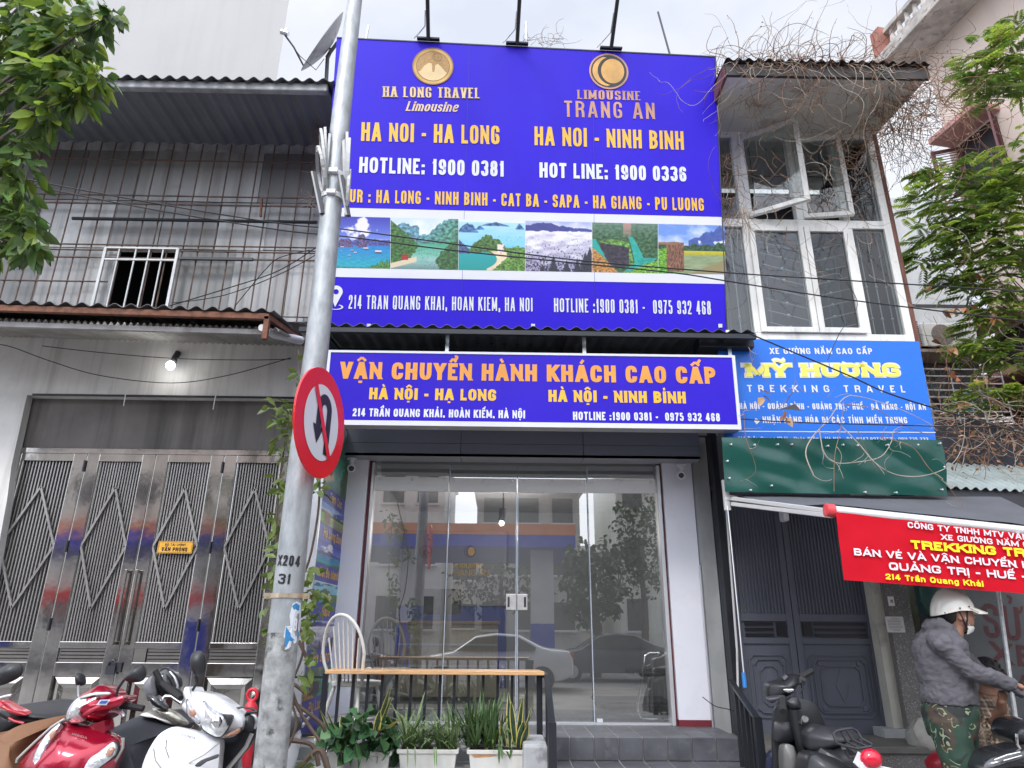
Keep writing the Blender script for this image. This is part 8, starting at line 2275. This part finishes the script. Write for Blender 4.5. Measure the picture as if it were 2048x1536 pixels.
for q in ([(1440,1190),(1465,1290),(1490,1330),(1700,1285)], [(1640,1080),(1660,1130)], [(1735,1180),(1740,1240)]): mb.tube([P(*p, 4.7) for p in Z3(q)], .009, 7)
mb.build('luggage_rack', M['dark_metal'], bs, smooth=True)
tl = P(*Z3([(1790,1350)])[0], 4.58)
mb = MB(); mb.ball(tl, .064, .05, .056, 22, 12); o = mb.build('tail_light', mat('tail_lens', (.6,.01,.035), .12, coat=.5, var=.12, vs=60), bs, smooth=True)
mb = MB(); mb.obox(tl+V((.03,.0,-.085)), V((.11,0,-.02)), V((0,.01,0)), V((0.01,0,.05))); mb.build('number_plate', M['sign_white'], bs, bevel=.004)
mb = MB(); mb.obox(tl+V((-.06,.02,-.015)), V((.02,0,-.02)), V((0,.01,0)), V((.02,0,.03))); mb.build('reflector_plate', M['sign_white'], bs)
tubepx('silver_clip', Z3([(1395,1190),(1430,1195)]), 4.68, .014, M['alu'], bs)
wheel(bs, P(1545,1536,5.25).x, 5.3, .24, .1); wheel(bs, P(1700,1536,4.7).x, 4.75, .24, .1)
# --- black motorbike at the lower right corner
z5 = lambda pts: [(1760+x/7.11, 1320+y/7.11) for x, y in pts]
rbm = thing('motorbike', 'black motorbike with a glossy rear fender being held by the helmeted person', 'motorbike', (P(2060,1536,4.5).x, 4.6, 0))
shell('rear_fender', z5([(1480,1500),(1560,1400),(1750,1310),(1960,1260),(2200,1230),(2300,1500),(1900,1560),(1500,1620)]), 4.5, .05, .2, black_p, rbm, k=3)
tubepx('fender_trim', z5([(1620,1420),(1800,1350),(1990,1310)]), 4.43, .006, M['chrome'], rbm)
tubepx('fender_trim', z5([(1750,1430),(1900,1390),(2010,1360)]), 4.43, .005, M['chrome'], rbm)
shell('tank', z5([(1950,1080),(1990,930),(2060,880),(2300,860),(2400,1150),(2100,1250)]), 4.6, .08, .25, black_p, rbm, k=3)
tubepx('frame_tube', z5([(1940,1050),(1950,1200),(1990,1260)]), 4.5, .008, M['chrome'], rbm)
xx = P(2120,1536,4.6).x
wheel(rbm, xx-.1, 4.75, .3, .11); wheel(rbm, xx+.15, 3.9, .3, .1)
tubepx('handle_grip', z5([(2020,350),(2090,370),(2200,400)]), 4.62, .018, M['rubber'], rbm)
tubepx('handlebar', z5([(2200,400),(2350,420),(2420,700)]), 4.62, .012, M['chrome'], rbm)
tubepx('fork', z5([(2420,500),(2380,900),(2300,1400)]), 4.62, .03, M['dark_metal'], rbm)

# ================================================================ people
def remesh(o, vox, sm=6):
    md = o.modifiers.new('remesh', 'REMESH'); md.mode = 'VOXEL'; md.voxel_size = vox; md.use_smooth_shade = True
    if sm == 3 or sm == 4:
        tx = bpy.data.textures.new('cloth_folds', 'CLOUDS'); tx.noise_scale = .085; tx.noise_depth = 2
        dmd = o.modifiers.new('folds', 'DISPLACE'); dmd.texture = tx; dmd.strength = .022; dmd.mid_level = .5; dmd.texture_coords = 'LOCAL'
    if sm == 3:
        t2 = bpy.data.textures.new('cloth_creases', 'DISTORTED_NOISE'); t2.noise_scale = .06; t2.distortion = 1.6
    if sm: s_ = o.modifiers.new('smooth', 'SMOOTH'); s_.iterations = min(sm, 4); s_.factor = .5
    if sm == 3: d2 = o.modifiers.new('creases', 'DISPLACE'); d2.texture = t2; d2.strength = .006; d2.mid_level = .5; d2.texture_coords = 'LOCAL'
    return o
def ell(c, ax, ay, n=20, ph=0): return [V(c) + V(ax)*math.cos(2*math.pi*k/n+ph) + V(ay)*math.sin(2*math.pi*k/n+ph) for k in range(n)]
skin = mat('skin', (.3,.15,.1), .5, var=.1, vs=9, bump=.05); skin2 = mat('skin_tan', (.2,.1,.065), .55, var=.1)
hood = mat('hoodie_grey', (.088,.085,.098), .85, var=.12, vs=7, bump=.7, bs=16, stretch=(1,1,2.2))
def camo():
    m = mat('camo_trousers', (.018,.045,.03), .8, var=.2, vs=8, bump=.25, bs=22)
    t = m.node_tree; N = t.nodes; L = t.links; b = N['Principled BSDF']; tc = N['Texture Coordinate'] if 'Texture Coordinate' in N else N.new('ShaderNodeTexCoord')
    src = b.inputs['Base Color'].links[0].from_socket
    for scl, lo_, hi_, col in ((6, .53, .55, (.05,.035,.025)), (4.5, .56, .58, (.012,.016,.016))):
        n = N.new('ShaderNodeTexNoise'); n.inputs['Scale'].default_value = scl; n.inputs['Detail'].default_value = 2; n.inputs['Distortion'].default_value = .6
        L.new(tc.outputs['Object'], n.inputs['Vector'])
        r_ = N.new('ShaderNodeValToRGB'); r_.color_ramp.elements[0].position = lo_; r_.color_ramp.elements[1].position = hi_; L.new(n.outputs['Fac'], r_.inputs[0])
        x = N.new('ShaderNodeMix'); x.data_type = 'RGBA'; L.new(r_.outputs[0], x.inputs[0]); L.new(src, x.inputs[6]); x.inputs[7].default_value = (*col, 1); src = x.outputs[2]
    # thin pale squiggles
    n = N.new('ShaderNodeTexNoise'); n.inputs['Scale'].default_value = 9; n.inputs['Detail'].default_value = 1; n.inputs['Distortion'].default_value = 1.4; L.new(tc.outputs['Object'], n.inputs['Vector'])
    s1 = N.new('ShaderNodeMath'); s1.operation = 'SUBTRACT'; s1.inputs[1].default_value = .5; L.new(n.outputs['Fac'], s1.inputs[0])
    s2_ = N.new('ShaderNodeMath'); s2_.operation = 'ABSOLUTE'; L.new(s1.outputs[0], s2_.inputs[0])
    s3 = N.new('ShaderNodeMath'); s3.operation = 'LESS_THAN'; s3.inputs[1].default_value = .02; L.new(s2_.outputs[0], s3.inputs[0])
    n2 = N.new('ShaderNodeTexNoise'); n2.inputs['Scale'].default_value = 11; n2.inputs['Detail'].default_value = 0; L.new(tc.outputs['Object'], n2.inputs['Vector'])
    s4 = N.new('ShaderNodeMath'); s4.operation = 'GREATER_THAN'; s4.inputs[1].default_value = .55; L.new(n2.outputs['Fac'], s4.inputs[0])
    s5 = N.new('ShaderNodeMath'); s5.operation = 'MULTIPLY'; L.new(s3.outputs[0], s5.inputs[0]); L.new(s4.outputs[0], s5.inputs[1])
    x = N.new('ShaderNodeMix'); x.data_type = 'RGBA'; L.new(s5.outputs[0], x.inputs[0]); L.new(src, x.inputs[6]); x.inputs[7].default_value = (.22,.27,.16,1); L.new(x.outputs[2], b.inputs['Base Color'])
    return m
Yq = 4.85
def q4(px, py, dy=0): return P(px, py, Yq+dy)
hip = q4(1898, 1425)
p1 = thing('person', 'standing person in white helmet, grey hooded jacket and camouflage trousers, arm stretched forward', 'person', (hip.x, Yq, 0))
S = 1/302
fwd = V((.96,.28,0)).normalized(); sidev = V((-.28,.96,0)).normalized()
def ring(px, py, wpx, dpt, dy=0, tilt=(0,0,0)): return ell(q4(px, py, dy), fwd*(wpx*S), sidev*dpt + V(tilt), 22)
# hooded jacket
mb = MB()
mb.loft([ring(1899,1408,48,.165,0,(0,0,0)), ring(1897,1395,50,.175), ring(1893,1370,46,.17), ring(1886,1335,46,.18), ring(1880,1305,46,.19), ring(1876,1283,41,.185), ring(1876,1268,32,.15), ring(1882,1256,22,.1), ring(1888,1249,17,.085)])
def limb3(mb, pts, rs, n=16): mb.tube(pts, rs, n)
sh_ = q4(1884,1288,-.15); el = q4(1940,1342,-.2); wr_ = q4(2030,1371,-.22)
limb3(mb, [q4(1872,1280,-.08), sh_, sh_.lerp(el,.5)+V((0,0,-.005)), el, el.lerp(wr_,.35), el.lerp(wr_,.75), wr_], [.075,.078,.068,.062,.058,.048,.046])
sh2 = q4(1892,1288,.14); el2 = q4(1960,1345,.2); wr2 = q4(2050,1385,.1)
limb3(mb, [q4(1880,1280,.08), sh2, el2, wr2], [.075,.075,.06,.045])
mb.tube([q4(1852,1262,.02), q4(1862,1250,0), q4(1880,1247,-.05), q4(1898,1256,-.09), q4(1910,1270,-.06)], [.045,.05,.042,.034,.02], 12)   # hood folded behind the neck
mb.tube([q4(1852,1262,.02), q4(1866,1252,.06), q4(1890,1254,.09), q4(1908,1266,.04)], [.045,.045,.035,.02], 12)
remesh(mb.build('hooded_jacket', hood, p1, smooth=True), .009, 3)
# trousers
mb = MB()
mb.loft([ring(1899,1400,45,.15), ring(1900,1425,49,.165), ring(1903,1450,48,.16), ring(1905,1475,40,.14)])
ft = lambda px, py, dy: q4(px, py, dy)
k1_, a1_ = q4(1925,1575,-.1), q4(1925,1765,-.11); k2_, a2_ = q4(1945,1580,.1), q4(1950,1745,.1)
limb3(mb, [q4(1895,1440,-.07), q4(1905,1480,-.08), q4(1915,1520,-.09), k1_, k1_.lerp(a1_,.5), a1_], [.115,.112,.1,.085,.085,.075])
limb3(mb, [q4(1912,1440,.06), q4(1922,1490,.08), k2_, a2_], [.11,.105,.085,.072])
remesh(mb.build('trousers', camo(), p1, smooth=True), .011, 4)
# body: head, neck, torso core, arms and hands as one surface
mb = MB()
hc = q4(1911, 1226)
fx = V((.985,-.17,0)).normalized(); sx = V((-fx.y, fx.x, 0))
def H(f, s_, u): return hc + fx*f + sx*s_ + V((0,0,u))
prof = [(.115,.01,.03),(.09,.012,.06),(.055,.022,.085),(.01,.028,.098),(-.035,.03,.1),(-.07,.036,.088),(-.095,.046,.064),(-.112,.056,.038),(-.12,.06,.018)]
rings = []
for u, cf, a_ in prof:
    fr = a_*1.02 if u > -.02 else a_*.95
    rings.append(ell(H(cf-.02, 0, u), fx*fr, sx*(a_*.8 if u > -.05 else a_*.78), 20))
mb.loft(rings)
mb.ball(H(.02,0,.04), .1, .085, .09, 18, 12); mb.ball(H(.075,0,.018), .025, .045, .02, 10, 6)      # brow
mb.loft([ell(H(.082,0,.012), fx*.008, sx*.011, 10), ell(H(.098,0,-.012), fx*.012, sx*.014, 10), ell(H(.108,0,-.03), fx*.016, sx*.019, 10), ell(H(.088,0,-.038), fx*.014, sx*.018, 10)])  # nose
for s_ in (-1, 1): mb.ball(H(.055, s_*.045, -.025), .03, .025, .026, 10, 7)     # cheeks
mb.ball(H(.088,0,-.058), .015, .028, .008, 10, 6); mb.ball(H(.084,0,-.072), .015, .026, .009, 10, 6)   # lips
mb.ball(H(.07,0,-.1), .024, .03, .02, 10, 6)
for s_ in (-1, 1): mb.loft([ell(H(-.01, s_*.077, z_), fx*w_, sx*.011, 10) for z_, w_ in ((-.05,.008),(-.04,.015),(-.015,.022),(.005,.022),(.015,.01))])
mb.tube([H(-.015,0,-.06), H(-.03,0,-.13), q4(1886,1262)], [.06,.06,.07], 16)
mb.loft([ring(1886,1262,20,.08), ring(1878,1285,32,.15), ring(1882,1330,36,.13), ring(1895,1400,38,.12), ring(1900,1440,38,.12)])
limb3(mb, [sh_, el, wr_], [.05,.042,.03]); limb3(mb, [sh2, el2, wr2], [.05,.042,.03])
limb3(mb, [q4(1897,1440,-.07), k1_, a1_], [.08,.055,.045]); limb3(mb, [q4(1910,1440,.06), k2_, a2_], [.08,.055,.045])
def hand(w0, d, up):
    d = V(d).normalized(); up = V(up); s3 = d.cross(up).normalized(); up = s3.cross(d)
    mb.loft([ell(w0, s3*.024, up*.018, 12), ell(w0+d*.03, s3*.034, up*.016, 12), ell(w0+d*.075, s3*.04, up*.015, 12), ell(w0+d*.09, s3*.036, up*.012, 12)])
    for k, (ln, off) in enumerate(((.062,-.03),(.07,-.01),(.066,.011),(.05,.03))):
        b = w0 + d*.086 + s3*off; d2 = (d*.75-up*.65).normalized(); d3 = (-up*.95-d*.15).normalized(); d4 = (-d*.9-up*.4).normalized()
        mb.tube([b, b+d2*ln*.45, b+d2*ln*.45+d3*ln*.35, b+d2*ln*.45+d3*ln*.35+d4*ln*.3], [.0095,.009,.0085,.007], 8)
    t0 = w0 + d*.025 - s3*.03; mb.tube([t0, t0-s3*.02+d*.025-up*.01, t0-s3*.012+d*.045-up*.03], [.012,.011,.009], 8)
hand(wr_+V((.01,0,0)), (1,-.0,-.2), (0,-.2,1)); hand(wr2+V((.01,0,0)), (1,-.1,-.2), (0,-.2,1))
body = remesh(mb.build('body', skin, p1, smooth=True), .0062, 2)
for s_ in (-1, 1):
    mb = MB(); mb.ball(H(.078, s_*.032, .0), .011, .012, .008, 10, 6); mb.build('eye', M['ink'], p1, smooth=True)
    mb = MB(); mb.tube([H(.082, s_*.015, .022), H(.086, s_*.033, .026), H(.074, s_*.052, .02)], [.003,.005,.002], 6); mb.build('eyebrow', M['ink'], p1, smooth=True)
mb = MB(); mb.ball(H(-.035,0,.0), .085, .08, .085, 18, 10); mb.build('hair', mat('hair_black', (.015,.012,.012), .6, bump=.4, bs=150), p1, smooth=True)
hm = mat('helmet_cream', (.68,.66,.6), .22, coat=.5, var=.03)
mb = MB(); hcc = q4(1902, 1208); 
def HH(f, s_, u): return hcc + fx*f + sx*s_ + V((0,0,u))
rings = []
for j in range(11):
    a_ = math.pi/2*j/10; rings.append([HH(-.0+.138*math.cos(a_)*math.cos(t)*(1 if math.cos(t) > 0 else 1.02), .115*math.cos(a_)*math.sin(t), -.045 - (.035*max(0,-math.cos(t)))*math.cos(a_)**3 + .155*math.sin(a_)) for t in [2*math.pi*k/30 for k in range(30)]])
rings[-1] = [HH(0,0,.11)+V((.001*math.cos(k),.001*math.sin(k),0)) for k in range(30)]
mb.loft(rings, cap=False); inner = [[hcc+(p-hcc)*.94 for p in rg] for rg in rings[:6]]
mb.loft([inner[0], rings[0]], cap=False); mb.loft(inner, cap=False)
hel = mb.build('helmet', hm, p1, smooth=True)
mb = MB(); vs_ = []
n = 16; top_, bot_ = [], []
for k in range(n+1):
    t = -1.15 + 2.3*k/n; ci = HH(.128*math.cos(t), .108*math.sin(t), -.018); co_ = HH(.128*math.cos(t)+.085*math.cos(t*.75)**.6, .112*math.sin(t)*1.0, -.048-.006)
    top_.append((ci, co_))
mb.add([v for p in top_ for v in p] + [v - V((0,0,.012)) for p in top_ for v in p], [(2*k,2*k+1,2*k+3,2*k+2) for k in range(n)] + [(2*(n+1)+2*k, 2*(n+1)+2*k+2, 2*(n+1)+2*k+3, 2*(n+1)+2*k+1) for k in range(n)] + [(2*k+1, 2*(n+1)+2*k+1, 2*(n+1)+2*k+3, 2*k+3) for k in range(n)])
mb.build('visor', hm, hel, smooth=True)
mb = MB()
for f, s_, u in ((.06,-.105,-.02), (-.08,-.085,-.06), (-.0,-.118,-.03)): mb.ball(HH(f*1.06, s_*1.03, u), .0055, nu=8, nv=5)
for k in range(6): mb.ball(HH(.15+.01*k, -.075+.012*k, -.026-.004*k), .0055, nu=6, nv=4)
mb.build('vent_dot', M['ink'], hel)
mb = MB(); mb.tube([H(-.02,-.085,.03), H(.0,-.083,-.03), H(.025,-.066,-.095), H(.05,-.03,-.125), H(.05,.03,-.125), H(.02,.075,-.06)], .006, 6); mb.tube([H(.045,-.083,.02), H(.03,-.076,-.05), H(.022,-.066,-.095)], .005, 6); mb.build('chin_strap', M['ink'], p1, smooth=True)
mb = MB(); n = 14; rows = []
for u, ff in ((-.078,.09),(-.095,.1),(-.12,.085),(-.135,.055)):
    rows.append([H(ff*math.cos(t)*.98, .064*math.sin(t), u) for t in [-1.25+2.5*k/n for k in range(n+1)]])
mb.add([p for r_ in rows for p in r_], [(r_*(n+1)+k, r_*(n+1)+k+1, (r_+1)*(n+1)+k+1, (r_+1)*(n+1)+k) for r_ in range(3) for k in range(n)]); mb.tube([H(.05,-.055,-.085), H(.02,-.08,-.03)], .0025, 5); mb.tube([H(.035,-.06,-.11), H(.0,-.082,-.04)], .0025, 5); mb.build('face_mask', mat('mask_white', (.6,.6,.58), .8), p1, smooth=True)
for p in (a1_, a2_):
    mb = MB(); mb.loft([ell(V((p.x+.0-.06*0+dx_, p.y, z_)), V((w_,0,0)), V((0,d_,0)), 14) for dx_, z_, w_, d_ in ((.06,0,.135,.05),(.06,.03,.135,.05),(.04,.07,.1,.045),(.0,.11,.055,.045))]); mb.build('shoe', M['black_plastic'], p1, smooth=True)
# --- second person, squatting with the back turned
Y2 = 5.35
def q5(px, py, dy=0): return P(px, py, Y2+dy)
p2 = thing('person', 'dark-haired person in a brown plaid shirt squatting behind the helmeted one, back turned', 'person', (q5(1985,1450).x, Y2, 0))
plaid = mat('plaid_shirt', (.3,.22,.16), .85, var=.15, vs=5, bump=.3, bs=14)
t = plaid.node_tree; N = t.nodes; L = t.links; b = N['Principled BSDF']; src = b.inputs['Base Color'].links[0].from_socket; tcn = [n for n in N if n.type == 'TEX_COORD'][0]
for ax, scl, lo_, col in (('X', 62, .55, (.07,.05,.045)), ('Z', 62, .55, (.07,.05,.045)), ('X', 31, .93, (.5,.42,.33)), ('Z', 31, .93, (.5,.42,.33))):
    wv = N.new('ShaderNodeTexWave'); wv.wave_type = 'BANDS'; wv.bands_direction = ax; wv.inputs['Scale'].default_value = scl/6.28*1.2; wv.inputs['Distortion'].default_value = .6; wv.inputs['Detail Scale'].default_value = .5; L.new(tcn.outputs['Object'], wv.inputs['Vector'])
    r_ = N.new('ShaderNodeValToRGB'); r_.color_ramp.elements[0].position = lo_; r_.color_ramp.elements[1].position = min(1, lo_+.06); r_.color_ramp.elements[1].color = (.55,.55,.55,1); L.new(wv.outputs['Fac'], r_.inputs[0])
    x = N.new('ShaderNodeMix'); x.data_type = 'RGBA'; L.new(r_.outputs[0], x.inputs[0]); L.new(src, x.inputs[6]); x.inputs[7].default_value = (*col, 1); src = x.outputs[2]
L.new(src, b.inputs['Base Color'])
S2 = 1/272
r5 = lambda px, py, w_, d_, dy=0: ell(q5(px, py, dy), V((w_*S2,0,0)), V((0,d_,0)), 20)
mb = MB(); mb.loft([r5(1998,1512,40,.16), r5(1992,1490,42,.17), r5(1982,1455,38,.16), r5(1974,1420,34,.15,.02), r5(1972,1398,28,.12,.04), r5(1974,1386,14,.07,.06)])
mb.tube([q5(1966,1400,-.1), q5(1978,1420,-.15), q5(1988,1440,-.18)], [.06,.055,.05], 12); mb.tube([q5(1990,1400,.1), q5(2010,1425,.12)], [.06,.05], 12)
for k in range(6): mb.tube([q5(1955+k*9,1420,-.155), q5(1960+k*9,1460,-.17), q5(1966+k*10,1500,-.165)], [.004,.011,.005], 6)
remesh(mb.build('plaid_shirt', plaid, p2, smooth=True), .011, 3)
mb = MB(); hd = q5(1975,1352,.02)
mb.ball(hd, .078, .09, .11, 18, 12); mb.ball(hd+V((.03,.06,-.05)), .05, .05, .05, 12, 8); mb.ball(hd+V((.055,.09,-.03)), .016, .016, .018, 8, 6)
mb.ball(hd+V((-.02,.0,-.02)), .085, .02, .03, 8, 6)
mb.tube([hd+V((0,0,-.07)), q5(1975,1392,.02)], [.055,.06], 14)
mb.loft([r5(1975,1390,16,.08), r5(1975,1420,26,.12), r5(1992,1490,34,.13), r5(1996,1525,36,.14)])
aw_ = q5(2000,1420,-.2)
mb.tube([q5(1966,1400,-.1), q5(1988,1440,-.18), q5(2004,1418,-.26), q5(2003,1400,-.3)], [.045,.042,.036,.028], 12)
w0 = q5(2003,1400,-.3)
for k in range(4): b_ = w0 + V((-.02+.012*k, -.01, .03)); mb.tube([w0+V((-.012+.008*k,0,0)), b_, b_+V((.012,0,.028)), b_+V((.03,.01,.02))], [.012,.0095,.009,.008], 8)
mb.tube([w0, w0+V((.03,-.01,.01)), w0+V((.04,-.01,.035))], [.012,.011,.009], 8)
hp2 = q5(1998,1520)
for s_ in (-1, 1):
    kn = V((hp2.x+.3, Y2+s_*.14-.02, .5)); an = V((hp2.x+.12, Y2+s_*.13, .07))
    mb.tube([V((hp2.x, Y2+s_*.09, .48)), kn, an, an+V((.2,0,-.03))], [.085,.06,.04,.035], 12)
remesh(mb.build('body', skin2, p2, smooth=True), .0085, 2)
mb = MB(); mb.ball(hd+V((-.005,-.012,.02)), .098, .108, .115, 20, 12, zmin=-.5)
for k in range(60):
    a_ = rnd.uniform(0, 6.28); z_ = rnd.uniform(-.4,.9); rr_ = math.sqrt(max(0, 1-z_*z_)); p = hd + V((.098*rr_*math.cos(a_), .108*rr_*math.sin(a_)-.012, .02+.115*z_)); mb.tube([p, p+V((rnd.uniform(-.02,.02), rnd.uniform(-.02,.02), -.03))], [.012,.004], 5)
mb.build('hair', mat('hair_dark', (.012,.01,.012), .55, bump=.5, bs=140), p2, smooth=True)
mb = MB()
for s_ in (-1, 1):
    kn = V((hp2.x+.3, Y2+s_*.14-.02, .5)); an = V((hp2.x+.12, Y2+s_*.13, .1))
    mb.tube([V((hp2.x-.02, Y2+s_*.09, .48)), kn, an], [.1,.075,.055], 12)
mb.ball((hp2.x-.02, Y2, .46), .17, .17, .13, 16, 9)
remesh(mb.build('trousers', mat('trousers_navy', (.02,.022,.035), .8), p2, smooth=True), .013, 3)
mb = MB(); mb.tube([(hp2.x-.03, Y2, .34), (hp2.x-.03, Y2, .30)], .16, 18)
for k in range(4): a_ = math.pi/4+k*math.pi/2; mb.tube([(hp2.x-.03+.11*math.cos(a_), Y2+.11*math.sin(a_), .31), (hp2.x-.03+.15*math.cos(a_), Y2+.15*math.sin(a_), 0)], .018, 6)
o = mb.build('plastic_stool', mat('stool_plastic', (.04,.06,.2), .5)); tag(o, 'low plastic stool under the squatting person in plaid', 'stool')
# things hanging in the workshop recess
hb = MB(); c = P(1865, 1190, 6.5); hb.loft([[c+V((r_*(1+.18*math.sin(3*t+j))*math.cos(t), .1*math.sin(t), z_)) for t in [2*math.pi*k/20 for k in range(20)]] for j, (r_, z_) in enumerate(((.03,-.2),(.13,-.16),(.17,-.06),(.14,.08),(.06,.2),(.03,.26)))]); o = hb.build('green_sack', mat('sack_green', (.015,.06,.055), .4, var=.4, bump=.5, bs=14), smooth=True); tag(o, 'dark green plastic sack hanging in the workshop recess behind the helmet', 'sack')
# red object on the step
rs_ = MB(); c = P(1887, 1524, 5.9); rs_.loft([ell(c+V((dx_,0,z_)), V((w_,0,0)), V((0,.1,0)), 14) for dx_, z_, w_ in ((0,-.05,.13),(0,0,.14),(.02,.05,.1),(.05,.08,.04))]); o = rs_.build('red_saddle', mat('saddle_red', (.35,.015,.03), .4), smooth=True); tag(o, 'dark red padded saddle lying by the step next to the camouflage trousers', 'saddle')
